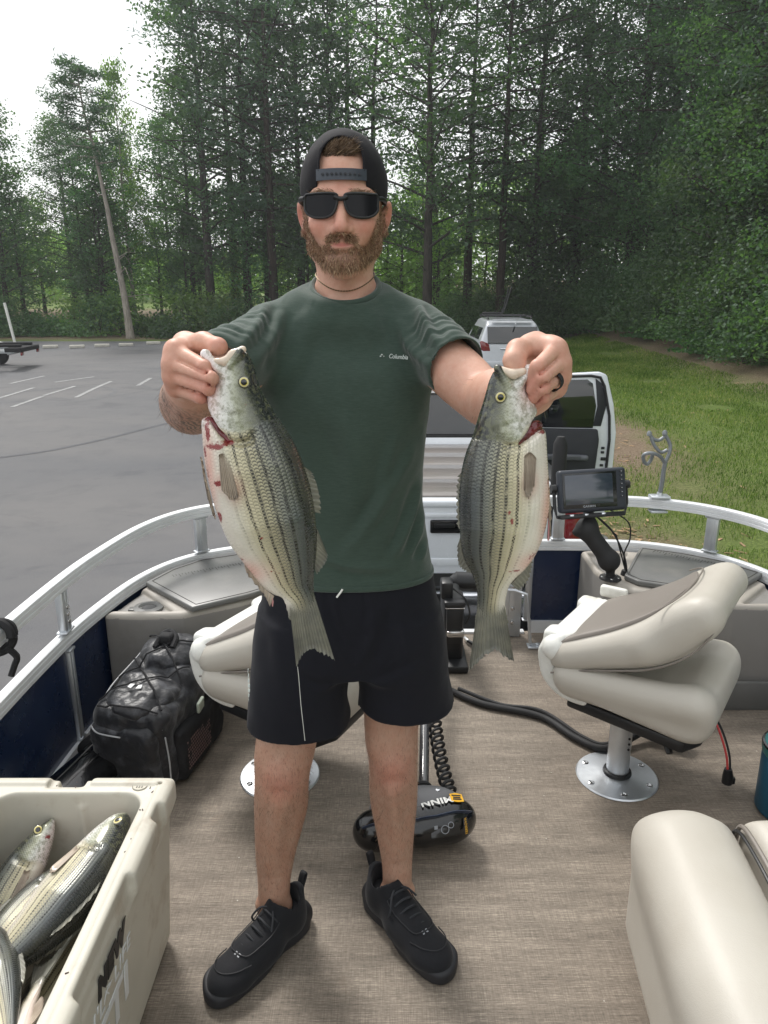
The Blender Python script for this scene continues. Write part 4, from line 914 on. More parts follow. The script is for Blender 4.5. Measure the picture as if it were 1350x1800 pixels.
# ---------------------------------------------------------------- silver estate car further back
sv = thing('parked_car', 'silver hatchback car with roof rack parked beyond the pickup', 'car', (3.5, 22.5, gzs(3.5, 22.5)))
def svbody():
    s = SDF(); YZ = Matrix(((0, 0, 1, 0), (1, 0, 0, 0), (0, 1, 0, 0), (0, 0, 0, 1)))
    s.prism([(-2.2, .34), (-2.26, .62), (-2.18, 1.0), (-1.86, 1.56), (-1.6, 1.66), (.0, 1.70), (.35, 1.66), (1.15, 1.12), (2.1, .98), (2.3, .75), (2.3, .34)], -.92, .92, .13, M=YZ)
    for sg in (-1, 1):
        s.add(lambda P, sg=sg: (sg * P[..., 0] - .92 + np.maximum(P[..., 2] - 1.0, 0) * .40) * .9, .06, 'i')
        for y in (-1.42, 1.42): s.cap((sg * .7, y, .36), (sg * 1.1, y, .36), .40, k=.02, op='d')
    return s.mesh((-1.02, -2.4, .2), (1.02, 2.4, 1.8), .035)
v, f = svbody(); v = relax(v, f, 3, .5); body = mk('body', v, f, SPT, sv)
mb = MB(); T = Matrix.Translation((0, -2.045, 1.285)) @ Matrix.Rotation(R(-30.5), 4, 'X'); mb.box((0, 0, 0), (1.36, .03, .50), .08, T, seg=4); mb.build('rear_window', GLS, sv)
for s_ in (-1, 1):
    mb = MB(); mb.box((s_ * .80, -.5, 1.30), (.02, 2.1, .34), .05, rot=(0, s_ * R(-22), 0)); mb.build('side_window', GLS, sv)
    mb = MB(); mb.prism([(0, 0), (.20, 0), (.26, .05), (.30, .26), (.24, .28), (.06, .20)], -.05, .05, .02, M=Matrix.Translation((s_ * .60, -2.16, .86)) @ Matrix.Diagonal((s_, 1, 1, 1)) @ XZ); mb.build('tail_light', RED, sv)
    mb = MB(); mb.box((s_ * .97, .75, 1.12), (.2, .1, .14), .04, seg=3); mb.build('wing_mirror', BLK, sv)
    mb = MB(); mb.tube([(s_ * .60, -1.5, 1.70), (s_ * .60, -1.4, 1.745), (s_ * .60, .1, 1.77), (s_ * .60, .25, 1.72)], .022, 6); mb.build('roof_rail', BLK, sv)
for y in (-1.2, -.2):
    mb = MB(); mb.tube([(-.66, y, 1.775), (.66, y, 1.775)], .02, 6); mb.build('roof_bar', BLK, sv)
mb = MB(); mb.box((0, -2.235, .80), (.52, .02, .13), .01); mb.build('number_plate', WHP, sv); mb = MB(); mb.box((0, -2.27, .50), (1.7, .12, .24), .05, seg=3); mb.build('bumper', SPT, sv); mb = MB(); mb.box((0, -2.225, .93), (.7, .03, .04), .01); mb.build('trim_strip', CHR, sv)
mb = MB(); mb.tube([(.1, -1.92, 1.62), (.05, -2.12, 1.56)], .02, 6); mb.box((0, -1.82, 1.675), (1.1, .22, .03), .012); mb.build('spoiler', SPT, sv)
for x in (-.82, .82):
    for y in (-1.42, 1.42): wheel('wheel', x, y, .34, .34, .22, sv, 1 if x > 0 else -1)
rk = thing('bike_rack', 'dark upright bike rack arm on the car roof', 'bike rack', (3.5 - .12, 22.5 - .7, gzs(3.5, 22.5) + 1.79))
mb = MB(); mb.tube([(-.34, -.1, .02), (-.2, 0, .06), (.02, .0, .04), (.1, .0, .16), (.2, .0, .55), (.27, .0, .78)], .022, 6); mb.tube([(.0, .12, .04), (.08, .12, .2), (.16, .12, .55), (.2, .12, .74)], .022, 6); mb.build('frame', BLK, rk)
mb = MB(); mb.box((-.3, 0, .04), (.5, .2, .06), .02); mb.build('tray', BLK, rk)
# ---------------------------------------------------------------- empty boat trailer at left
bt = thing('boat_trailer', 'empty boat trailer with two white guide posts at left edge', 'trailer', (-12.6, 24.4, gzs(-12.6, 24.4)), R(8))
GAL = pmat('galvanised steel', hx(176, 180, 182), .5, .6, var=.12)
mb = MB()
for y in (-.9, .9): mb.box((-2.2, y, .58), (6.0, .09, .12), .01)
for x in (-4, -2.4, -.6, .6): mb.box((x, 0, .52), (.09, 1.8, .09), .01)
mb.build('frame', GAL, bt)
mb = MB()
for y in (-.55, .55): mb.box((-2.0, y, .74), (5.8, .16, .09), .02)
mb.box((.75, 0, .62), (.5, 1.9, .14), .02)
mb.build('bunk', pmat('black bunk carpet', hx(34, 34, 36), .95), bt)
for y in (-.82, .82):
    mb = MB(); mb.tube([(.30, y, .55), (.22, y, 1.2), (.12, y, 2.05)], .045, 10); mb.build('guide_post', WHP, bt)
    mb = MB(); mb.prism([tuple(p) for p in crom([(-1.75, .42), (-1.6, .66), (-1.25, .78), (-.85, .8), (-.3, .78), (.02, .64), (.12, .42), (.06, .42), (-.05, .6), (-.3, .71), (-.85, .73), (-1.25, .71), (-1.55, .6), (-1.68, .42)], 3, True)], -.13, .13, 0, M=Matrix.Translation((0, y * 1.24, 0)) @ XZ); mb.build('mudguard', GAL, bt)
    for x in (-1.2, -.40):
        q = wheel('wheel', 0, 0, 0, .34, .2, bt, -1); q.location = (x, y * 1.24, .34); q.rotation_euler = (0, 0, R(90 if y < 0 else 90))
mb = MB(); mb.box((.98, -.8, .5), (.05, .2, .1), .01); mb.box((.98, .8, .5), (.05, .2, .1), .01); mb.build('tail_lamp', RED, bt)

# ---------------------------------------------------------------- fish
def m_fish():
    b = NB('striped bass skin'); S = b.attr('s').outputs['Fac']; T = b.attr('t').outputs['Fac']; LN = b.attr('len').outputs['Fac']
    hd = b.attr('head').outputs['Fac']; bl = b.attr('blood').outputs['Fac']; pk = b.attr('pink').outputs['Fac']; o = b.obj()
    # scales: staggered rows along the body
    cx = b.n('CombineXYZ'); b.set(cx.inputs[0], b.math('MULTIPLY', S, 82.)); b.set(cx.inputs[1], b.math('MULTIPLY', T, 20.))
    row = b.math('FLOOR', b.math('MULTIPLY', T, 20.)); sh = b.math('MULTIPLY', b.math('MODULO', b.math('ABSOLUTE', row), 2.), .5)
    fx = b.math('FRACT', b.math('ADD', b.math('MULTIPLY', S, 82.), sh)); fy = b.math('FRACT', b.math('ADD', b.math('MULTIPLY', T, 20.), 40.))
    ry = b.math('MULTIPLY', b.math('SUBTRACT', fy, .5), b.math('SUBTRACT', fy, .5))
    edge = b.math('SUBTRACT', fx, b.math('MULTIPLY', ry, 1.6))                    # rounded scale edge
    sc = b.ramp(edge, [(-.0, .0), (.14, 1.), (.52, .9), (.66, .1), (.95, .0)])
    wob = b.noise(o, 26, 3)
    # dark lateral lines of dashes, one every 2 rows on the upper two thirds
    tt = b.math('ADD', T, b.math('MULTIPLY', b.math('SUBTRACT', wob, .5), .05))
    k = b.math('MULTIPLY', b.math('ADD', tt, 3.), 7.8); fr = b.math('ABSOLUTE', b.math('SUBTRACT', b.math('FRACT', k), .5))
    ln = b.ramp(fr, [(.09, 1.), (.16, 0.)])
    dash = b.ramp(b.math('ADD', fx, b.math('MULTIPLY', b.math('SUBTRACT', b.noise(o, 60, 2), .5), .9)), [(.14, .25), (.3, 1.), (.66, 1.), (.84, .2)])
    reg = b.math('MULTIPLY', b.ramp(T, [(.24, 0.), (.34, 1.)]), 1.0)             # attribute t: 0 belly .. 1 back
    brk = b.ramp(b.noise(b.map(o, (1, 1, 1)), 55, 3, .6), [(.36, .3), (.48, 1.)])
    body = b.math('SUBTRACT', 1., hd, clamp=True)
    line = b.math('MULTIPLY', b.math('MULTIPLY', b.math('MULTIPLY', ln, dash), b.math('MULTIPLY', reg, brk)), body)
    base = b.ramp(T, [(.0, hx(240, 230, 218)), (.22, hx(236, 230, 216)), (.40, hx(222, 212, 178)), (.58, hx(192, 184, 152)), (.72, hx(138, 140, 128)), (.84, hx(92, 98, 98)), (.95, hx(40, 45, 48))])
    base = b.mix(b.ramp(b.noise(o, 9, 4), [(.42, 0.), (.7, .35)]), base, hx(150, 146, 112))
    dk = b.mix(.85, base, hx(36, 40, 38)); up = b.ramp(T, [(.25, .20), (.45, .50), (.60, .9), (.72, 1.)])
    col = b.mix(b.math('MULTIPLY', b.math('MULTIPLY', b.math('SUBTRACT', 1., sc), up), body), base, dk)
    col = b.mix(b.math('MULTIPLY', line, .97), col, hx(22, 22, 18))
    hcol = b.ramp(b.math('ADD', T, b.math('MULTIPLY', b.math('SUBTRACT', b.noise(o, 34, 5, .65), .5), .22)), [(.10, hx(234, 228, 226)), (.38, hx(214, 214, 206)), (.56, hx(168, 170, 148)), (.72, hx(104, 106, 90)), (.88, hx(40, 44, 43))])
    hcol = b.mix(b.ramp(b.noise(o, 150, 2), [(.48, 0.), (.60, .55)]), hcol, hx(112, 114, 84))
    col = b.mix(hd, col, hcol)
    col = b.mix(pk, col, hx(222, 140, 124))
    col = b.mix(b.ramp(b.math('ADD', bl, b.math('MULTIPLY', b.math('SUBTRACT', b.noise(o, 85, 6, .8), .5), 2.4)), [(.46, 0.), (.66, .95)]), col, hx(132, 18, 24))
    col = b.mix(b.ramp(S, [(.90, 0.), (.975, 1.)]), col, hx(122, 121, 108))
    hgt = b.math('MULTIPLY', edge, body)
    rg = b.math('SUBTRACT', .40, b.math('MULTIPLY', sc, .16))
    return b.out(Base_Color=col, Roughness=rg, Normal=b.bump(hgt, .6, .0016, b.bump(b.noise(o, 160, 3), .12, .001)), Specular_IOR_Level=.62, Coat_Weight=.55, Coat_Roughness=.16, Metallic=b.math('MULTIPLY', b.math('MULTIPLY', sc, .30), b.ramp(T, [(.2, .3), (.55, 1.)])))
FISH = m_fish()
def m_fin(name, c1, c2, tr=.25):
    b = NB(name); S = b.attr('r').outputs['Fac']; o = b.obj()
    f = b.math('ABSOLUTE', b.math('SUBTRACT', b.math('FRACT', S), .5)); ray_ = b.ramp(f, [(.12, 0.), (.3, 1.)])
    c = b.mix(b.ramp(b.noise(o, 30, 4), [(.35, 0.), (.7, 1.)]), c1, c2); c = b.mix(b.math('MULTIPLY', ray_, .26), c, hx(66, 64, 58))
    return b.out(Base_Color=c, Roughness=.42, Normal=b.bump(ray_, .7, .001), Coat_Weight=.3, Transmission_Weight=0., Alpha=1.)
FIN = m_fin('grey fin membrane', hx(146, 144, 128), hx(112, 112, 104)); FINB = m_fin('pale fin membrane', hx(196, 180, 160), hx(164, 146, 128))
def m_eye():
    b = NB('fish eye'); t = b.attr('t').outputs['Fac']
    return b.out(Base_Color=b.ramp(t, [(0., hx(10, 12, 16)), (.50, hx(12, 14, 20)), (.54, hx(210, 190, 70)), (.66, hx(226, 214, 150)), (.80, hx(196, 190, 150)), (.86, hx(44, 44, 36)), (1., hx(90, 92, 84))]), Roughness=.06, Coat_Weight=1., Coat_Roughness=.02)
EYE = m_eye(); GORE = pmat('dark red gill flesh', hx(104, 14, 22), .25, var=.5, vs=60, bump=.5, bs=160, bd=.003, coat=.6); MOUTH = pmat('pale mouth lining', hx(222, 204, 184), .3, var=.12, vs=30, bump=.3, bs=90, coat=.4)
def nearest_on(P, line):
    """arc fraction along a polyline, distance and side for 2d points"""
    line = np.asarray(line, float); ln = np.r_[0, np.cumsum(np.linalg.norm(np.diff(line, axis=0), axis=1))]
    bd = np.full(len(P), 1e9); bs = np.zeros(len(P)); sd = np.zeros(len(P))
    for i in range(len(line) - 1):
        a, b_ = line[i], line[i + 1]; e = b_ - a; L2 = e @ e
        t = (P - a) @ e / L2; t = np.clip(t, -9 if i == 0 else 0, 9 if i == len(line) - 2 else 1); q = P - a - t[:, None] * e
        d = np.hypot(q[:, 0], q[:, 1]); m = d < bd
        bd[m] = d[m]; bs[m] = (ln[i] + t * math.sqrt(L2))[m]; sd[m] = np.sign(e[0] * q[:, 1] - e[1] * q[:, 0])[m]
    return bs / ln[-1], bd * sd
def blob(P, c, r): return np.exp(-(((P - np.array(c)) / r) ** 2).sum(1))
def fish_body(dorsal, ventral, thick, notches=(), extra=None, h=.0026, headfrac=.27, R0=.045):
    """dorsal / ventral outlines (2d, snout to tail) inflated to a body; returns verts, faces, attributes (2d axes u, v and depth w)"""
    D = crom(dorsal, 5); Vn = crom(ventral, 5); poly = np.concatenate([D, Vn[::-1]])
    rs = lambda C, n: np.stack([np.interp(np.linspace(0, 1, n), np.linspace(0, 1, len(C)), C[:, k]) for k in (0, 1)], 1)
    def arc(C, n):
        l = np.r_[0, np.cumsum(np.linalg.norm(np.diff(C, axis=0), axis=1))]; return np.stack([np.interp(np.linspace(0, l[-1], n), l, C[:, k]) for k in (0, 1)], 1)
    d2, v2 = arc(D, 40), arc(Vn, 40); mid = (d2 + v2) / 2; half = np.linalg.norm(d2 - v2, axis=1) / 2
    ts, tv = zip(*thick)
    lines = mid
    def prof(P2):
        s, off_ = nearest_on(P2.reshape(-1, 2), lines); return s.reshape(P2.shape[:-1]), off_.reshape(P2.shape[:-1])
    # lookup grid for s (cheap)
    lo = poly.min(0) - .02; hi = poly.max(0) + .02; n = (np.ceil((hi - lo) / .004)).astype(int)
    gx, gy = np.meshgrid(*[lo[k] + np.arange(n[k]) * .004 for k in (0, 1)], indexing='ij'); G = np.stack([gx, gy], -1); Gs, Go = prof(G); Gd = poly_sd(G, poly)
    def look(A, P2):
        q = np.clip((P2 - lo) / .004, 0, n - 1.001); i = q.astype(int); f = q - i
        return (A[i[..., 0], i[..., 1]] * (1 - f[..., 0]) * (1 - f[..., 1]) + A[i[..., 0] + 1, i[..., 1]] * f[..., 0] * (1 - f[..., 1]) + A[i[..., 0], i[..., 1] + 1] * (1 - f[..., 0]) * f[..., 1] + A[i[..., 0] + 1, i[..., 1] + 1] * f[..., 0] * f[..., 1])
    s = SDF()
    def fn(P):
        P2 = P[..., :2]; dd = look(Gd, P2); ss = np.clip(look(Gs, P2), 0, 1); hh = np.interp(ss, np.linspace(0, 1, 40), half); T = np.interp(ss, ts, tv)
        Rr = np.minimum(R0, hh * .95); a = np.maximum(Rr + dd, 0) / Rr
        return (np.sqrt(a * a + (P[..., 2] / T) ** 2) - 1) * np.minimum(Rr, T)
    s.add(fn, 0)
    for nt_ in notches: s.prism(nt_, -.2, .2, .002, k=.008, op='d')
    if extra: extra(s)
    m = max(tv) + .015
    v, f = s.mesh((*(poly.min(0) - .012), -m), (*(poly.max(0) + .012), m), h, slack=1.6); v = relax(v, f, 2, .5)
    ss, off_ = nearest_on(v[:, :2], lines); hh = np.interp(ss, np.linspace(0, 1, 40), half)
    t0 = off_ / np.maximum(hh, .004); sg = 1 if np.median(nearest_on(d2, lines)[1]) > 0 else -1
    t = np.clip(.5 + .5 * sg * t0, 0, 1)
    return v, f, ss, t, mid, half, poly
def fin_sheet(root, tip, n=24, k=7, wav=.002, ragged=.06, seed=0, thick=.0012, rays=11., both=True):
    """a fin between a root curve and a tip curve (3d point lists)"""
    r = np.random.default_rng(seed); A = crom(root, 6); B = crom(tip, 6); u = np.linspace(0, 1, n)
    it = lambda C: np.stack([np.interp(u, np.linspace(0, 1, len(C)), C[:, q]) for q in range(3)], 1)
    A, B = it(A), it(B); B = B + (A - B) * (ragged * r.random(n))[:, None]
    V = []; T = []
    for j in range(k):
        w = j / (k - 1); P = A + (B - A) * w; nrm = np.cross(B - A, np.gradient(A, axis=0)); nrm /= np.linalg.norm(nrm, axis=1)[:, None] + 1e-9
        P = P + nrm * (wav * np.sin(u * rays * 6.28) * (.3 + w))[:, None]; V.append(P); T.append(u * rays)
    V = np.concatenate(V); T = np.concatenate(T); i = np.arange(n * k).reshape(k, n); F = np.stack([i[:-1, :-1], i[1:, :-1], i[1:, 1:], i[:-1, 1:]], -1).reshape(-1, 4)
    nrm = np.cross(B[n // 2] - A[n // 2], A[-1] - A[0]); nrm /= np.linalg.norm(nrm) + 1e-9
    taper = np.repeat(np.linspace(1, .25, k), n)[:, None]
    V2 = np.concatenate([V + nrm * thick * taper, V - nrm * thick * taper]); rim = np.r_[i[0], i[1:, -1], i[-1, -2::-1], i[-2:0:-1, 0]]; m = n * k
    S = np.array([(rim[q], rim[(q + 1) % len(rim)], rim[(q + 1) % len(rim)] + m, rim[q] + m) for q in range(len(rim))])
    return V2, np.concatenate([F[:, ::-1], F + m, S]), np.r_[T, T]
def eye_disc(c, r, nrm, m, parent, name='eye'):
    n = 20; V = [(0, 0, r * .42)]; T = [0]; F = []
    for j in range(1, 7):
        a = j / 6 * R(80)
        for k in range(n): V.append((r * math.sin(a) * math.cos(k * 2 * math.pi / n), r * math.sin(a) * math.sin(k * 2 * math.pi / n), r * .45 * math.cos(a) - .02 * r)); T.append(math.sin(a))
    F += [(0, 1 + k, 1 + (k + 1) % n) for k in range(n)]
    for j in range(5): F += [(1 + j * n + k, 1 + (j + 1) * n + k, 1 + (j + 1) * n + (k + 1) % n, 1 + j * n + (k + 1) % n) for k in range(n)]
    o = mk(name, [tuple(v) for v in V], F, EYE, parent, True, {'t': ('FLOAT', T)}); x = Vector(nrm).orthogonal(); o.matrix_local = frame(c, x, nrm); return o
XZY = lambda P, y0, w=None: np.stack([P[:, 0], y0 - P[:, 2], P[:, 1]], 1)      # fish (u, v, w) to world with w towards -y
def held_fish(label, Y, dorsal, ventral, notch, tail, fins, eye, thick, blood, pink, extra, gill, mouth, seed):
    f0 = thing('fish', label, 'fish', (0, Y, 0), 0, 'striped bass held up by the man')
    v, f, s, t, mid, half, poly = fish_body(dorsal, ventral, thick, [notch], extra, .0024)
    P2 = v[:, :2]; col_b = np.zeros(len(v)); col_p = np.zeros(len(v)); front = v[:, 2] > -.005
    for c, r, a in blood: col_b = np.maximum(col_b, a * blob(P2, c, r) * front)
    for c, r, a in pink: col_p = np.maximum(col_p, a * blob(P2, c, r))
    wv = .012 * np.sin(t * 9); hd = np.clip((gill[0] - (s + wv + gill[1] * (t - .5))) / .012, 0, 1)
    W = np.stack([v[:, 0], -v[:, 2], v[:, 1]], 1)
    mk('body', W, f[:, ::-1] if False else f, FISH, f0, True, {'s': ('FLOAT', s), 't': ('FLOAT', t), 'len': ('FLOAT', s), 'head': ('FLOAT', hd), 'blood': ('FLOAT', np.clip(col_b, 0, 1)), 'pink': ('FLOAT', np.clip(col_p, 0, .8))})
    flipn = f0.children[0].data; bm = bmesh.new(); bm.from_mesh(flipn); bmesh.ops.recalc_face_normals(bm, faces=bm.faces[:]); bm.to_mesh(flipn); bm.free()
    for nm, rt, tp_, kw, m_ in fins:
        V, F, T = fin_sheet([(a, -c, b_) for a, b_, c in rt], [(a, -c, b_) for a, b_, c in tp_], seed=seed, **kw); mk(nm, V, F, m_, f0, True, {'r': ('FLOAT', T)})
    for (a, b_, c), r in eye: eye_disc((a, -c, b_), r, (0, -1, .05), None, f0)
    s2 = SDF()
    for a, b_, r in mouth['gore']: s2.cap((a[0], -a[2], a[1]), (b_[0], -b_[2], b_[1]), r, r * .8, .006)
    lo = np.array([np.minimum([a[0], -a[2], a[1]], [b_[0], -b_[2], b_[1]]) for a, b_, r in mouth['gore']]).min(0) - .015; hi = np.array([np.maximum([a[0], -a[2], a[1]], [b_[0], -b_[2], b_[1]]) for a, b_, r in mouth['gore']]).max(0) + .015
    v, f = s2.mesh(lo, hi, .002); v = v + .0015 * vnoise(v, 220, 2)[:, None] * vnormals(v, f); mk('gills', v, f, GORE, f0)
    s3 = SDF()
    for a, b_, r in mouth['lip']: s3.cap((a[0], -a[2], a[1]), (b_[0], -b_[2], b_[1]), r, r, .006)
    A_ = np.array([[q[0], -q[2], q[1]] for a, b_, r in mouth['lip'] for q in (a, b_)]); v, f = s3.mesh(A_.min(0) - .012, A_.max(0) + .012, .002); mk('mouth_lining', v, f, MOUTH, f0)
    return f0
YF = 1.06
dl = [(-0.1984, 1.4791), (-0.191, 1.4673), (-0.186, 1.4545), (-0.1827, 1.4393), (-0.1771, 1.419), (-0.1649, 1.3977), (-0.1526, 1.3761), (-0.1369, 1.351), (-0.1245, 1.3237), (-0.1153, 1.2935), (-0.1085, 1.2627), (-0.1042, 1.2315), (-0.1026, 1.1952), (-0.1053, 1.1582), (-0.1087, 1.1291), (-0.1085, 1.1062), (-0.1054, 1.087), (-0.0999, 1.0577)]
SLM = pmat('clear slime', hx(220, 222, 216), .15, bump=0); PKL = pmat('pink slime', hx(206, 150, 150), .2, bump=0)
vl = [(-0.2568, 1.4744), (-0.2574, 1.4657), (-0.2516, 1.4561), (-0.246, 1.4433), (-0.2418, 1.432), (-0.2491, 1.4206), (-0.2548, 1.41), (-0.2549, 1.3969), (-0.2588, 1.3878), (-0.2651, 1.3803), (-0.266, 1.3552), (-0.2653, 1.3177), (-0.2592, 1.2716), (-0.2541, 1.2441), (-0.2479, 1.2198), (-0.2377, 1.1897), (-0.2242, 1.1666), (-0.2088, 1.1432), (-0.1907, 1.1158), (-0.1727, 1.1014), (-0.1604, 1.0966), (-0.1555, 1.085), (-0.1533, 1.0734), (-0.1503, 1.0558)]
C1 = lambda a, b_, c=0.: (a, b_, c)
def P3(p, w): return (p[0], p[1], w)
dl_f = [((-0.1176, 1.3013), (-0.1043, 1.2935)), ((-0.1108, 1.2733), (-0.0931, 1.2645)), ((-0.1048, 1.2405), (-0.0964, 1.236))]
def rel(pts, w): return [(p[0], p[1], w) for p in pts]
def ex1(s):
    e = (-0.196, 1.4336); s.ell((e[0], e[1], .031), (.0105, .0105, .009), k=.006, op='d')
    # gill cover edge and cheek crease
    for a, b_ in zip([(-0.1856, 1.3619), (-0.1895, 1.351), (-0.2031, 1.3476), (-0.2197, 1.3493)], [(-0.1895, 1.351), (-0.2031, 1.3476), (-0.2197, 1.3493), (-0.2308, 1.3594)]): s.cap((*a, .034), (*b_, .036), .0026, k=.008, op='d')
    for a, b_ in zip([(-0.2454, 1.3894), (-0.2287, 1.3927), (-0.2108, 1.3878)], [(-0.2287, 1.3927), (-0.2108, 1.3878), (-0.1942, 1.3894)]): s.cap((*a, .036), (*b_, .036), .002, k=.006, op='d')
    # gaping mouth: hollow between the jaws
    m = [(-0.2345, 1.4704), (-0.2228, 1.4625), (-0.2105, 1.4657)]; s.cap((*m[0], .0), (*m[2], .0), .010, .012, k=.008, op='d'); s.cap((*m[1], .012), (*m[2], .014), .007, .007, k=.008, op='d')
    a, b_ = (-0.2028, 1.4736), (-0.2167, 1.4561); s.cap((*a, .012), (*b_, .018), .006, .005, k=.006)
    a, b_ = (-0.2531, 1.4704), (-0.2349, 1.4513); s.cap((*a, .006), (*b_, .016), .0065, .005, k=.006)
TH1 = [(0, .010), (.05, .017), (.12, .028), (.22, .036), (.4, .040), (.6, .035), (.8, .018), (.88, .009), (.94, .0035), (1., .0014)]
held_fish('larger striped bass held in the hand at left of the photo, belly to the left', YF, dl, vl,
    [(-0.2731, 1.3845), (-0.2642, 1.3811), (-0.2494, 1.3803), (-0.2443, 1.3695), (-0.2342, 1.3577), (-0.2222, 1.3484), (-0.225, 1.3577), (-0.2367, 1.3711), (-0.2451, 1.382), (-0.2552, 1.3919), (-0.2721, 1.3977)], None,
    [('tail_fin', rel([(-0.1495, 1.1024), (-0.1381, 1.0966), (-0.1238, 1.0985), (-0.1111, 1.1062)], 0.), rel([(-0.1405, 0.9736), (-0.1325, 0.9929), (-0.1184, 1.007), (-0.0995, 1), (-0.0787, 0.9878)], .004), dict(n=40, k=10, rays=14., ragged=.05, thick=.002), FIN),
     ('spiny_dorsal_fin', rel([(-0.1191, 1.3065), (-0.1108, 1.2733), (-0.105, 1.236)], 0.), rel([(-0.1067, 1.2961), (-0.0981, 1.2698), (-0.0947, 1.2315)], -.006), dict(n=26, rays=9., ragged=.22), FIN),
     ('soft_dorsal_fin', rel([(-0.1022, 1.2107), (-0.1039, 1.1768), (-0.1074, 1.1442)], 0.), rel([(-0.09, 1.174), (-0.0869, 1.1592), (-0.1042, 1.1329)], -.004), dict(n=26, rays=10., ragged=.12), FIN),
     ('anal_fin', rel([(-0.2152, 1.1535), (-0.1906, 1.1177), (-0.1718, 1.1004)], .004), rel([(-0.2107, 1.1404), (-0.1859, 1.1043), (-0.1778, 1.085)], .010), dict(n=20, rays=7., ragged=.1), FINB),
     ('pelvic_fin', rel([(-0.2674, 1.3237), (-0.265, 1.2978), (-0.26, 1.2716)], .012), rel([(-0.2628, 1.2804), (-0.2595, 1.2539), (-0.2536, 1.2252)], .010), dict(n=16, rays=5., ragged=.1), FINB),
     ('pectoral_fin', rel([(-0.2358, 1.3323), (-0.229, 1.334), (-0.2217, 1.3289)], .036), rel([(-0.2339, 1.2804), (-0.2195, 1.2645), (-0.209, 1.2698)], .044), dict(n=24, k=9, rays=9., ragged=.08, thick=.0018), FINB)],
    [((*(-0.196, 1.4336), .0250), .0086)], TH1,
    [((-0.2521, 1.3644), (.005, .018), 1.), ((-0.2427, 1.3425), (.016, .006), 1.), ((-0.2593, 1.3323), (.004, .012), .8), ((-0.2393, 1.2891), (.012, .005), 1.), ((-0.2444, 1.2342), (.0055, .009), 1.2), ((-0.2239, 1.3493), (.014, .006), .9), ((-0.1812, 1.2053), (.006, .003), .9),
     ((-0.1716, 1.147), (.004, .003), .8), ((-0.1594, 1.1451), (.004, .002), .8), ((-0.2199, 1.1647), (.014, .005), .62), ((-0.256, 1.3065), (.004, .03), .55), ((-0.1952, 1.4026), (.003, .003), .6)],
    [((-0.2534, 1.3065), (.010, .07), .55), ((-0.2333, 1.2909), (.02, .016), .4), ((-0.2069, 1.1442), (.03, .02), .55), ((-0.2454, 1.4157), (.012, .03), .3), ((-0.2476, 1.4561), (.012, .015), .25), ((-0.2169, 1.2804), (.012, .02), .45)],
    ex1, (.262, -.045),
    dict(gore=[((*(-0.2513, 1.3761), .012), (*(-0.2229, 1.351), .024), .007), ((*(-0.2416, 1.3728), .006), (*(-0.2196, 1.351), .018), .008)],
         lip=[((*(-0.2126, 1.4704), .010), (*(-0.2229, 1.4609), .014), .006), ((*(-0.2229, 1.4609), .014), (*(-0.2359, 1.4609), .012), .005), ((*(-0.1994, 1.4768), .006), (*(-0.2126, 1.4704), .010), .0055)]), 1)
f1_ = [o for o in bpy.data.objects if o.name.startswith('fish') and o.parent is None][0]
mb = MB(); mb.tube([tuple(np.array(p) - np.array([0, YF, 0])) for p in [(-0.1395, 1.06, 0.9756), (-0.1383, 1.06, 0.9572), (-0.1363, 1.06, 0.905), (-0.1318, 1.06, 0.8385)]], .0005, 5); mb.build('slime_strand', SLM, f1_)
mb = MB(); mb.tube([tuple(np.array(p) - np.array([0, YF, 0])) for p in [(-0.1747, 1.055, 1.0987), (-0.1742, 1.055, 1.0911), (-0.1745, 1.055, 1.0834)]], [.0012, .002, .0008], 6); mb.build('slime_drop', PKL, f1_)
dr_ = [(0.1575, 1.4553), (0.1555, 1.4441), (0.1511, 1.4328), (0.1483, 1.4214), (0.1434, 1.401), (0.1368, 1.3778), (0.1302, 1.3518), (0.1225, 1.3314), (0.1173, 1.3108), (0.1138, 1.2847), (0.1129, 1.2583), (0.1136, 1.236), (0.1151, 1.2125), (0.1176, 1.186), (0.1236, 1.161), (0.1359, 1.1366), (0.1449, 1.1062), (0.145, 1.0802), (0.1424, 1.0499)]
vr_ = [(0.2111, 1.4553), (0.2108, 1.4465), (0.2067, 1.4328), (0.2042, 1.4174), (0.2148, 1.4043), (0.2212, 1.3936), (0.2218, 1.3845), (0.2167, 1.3728), (0.2287, 1.3661), (0.2357, 1.3611), (0.2401, 1.3297), (0.2438, 1.2987), (0.2488, 1.261), (0.2481, 1.2315), (0.2438, 1.2025), (0.2374, 1.1796), (0.2305, 1.1629), (0.2176, 1.1432), (0.2025, 1.1272), (0.1951, 1.1158), (0.1929, 1.1062), (0.1911, 1.0889), (0.1937, 1.0714), (0.1992, 1.0499)]
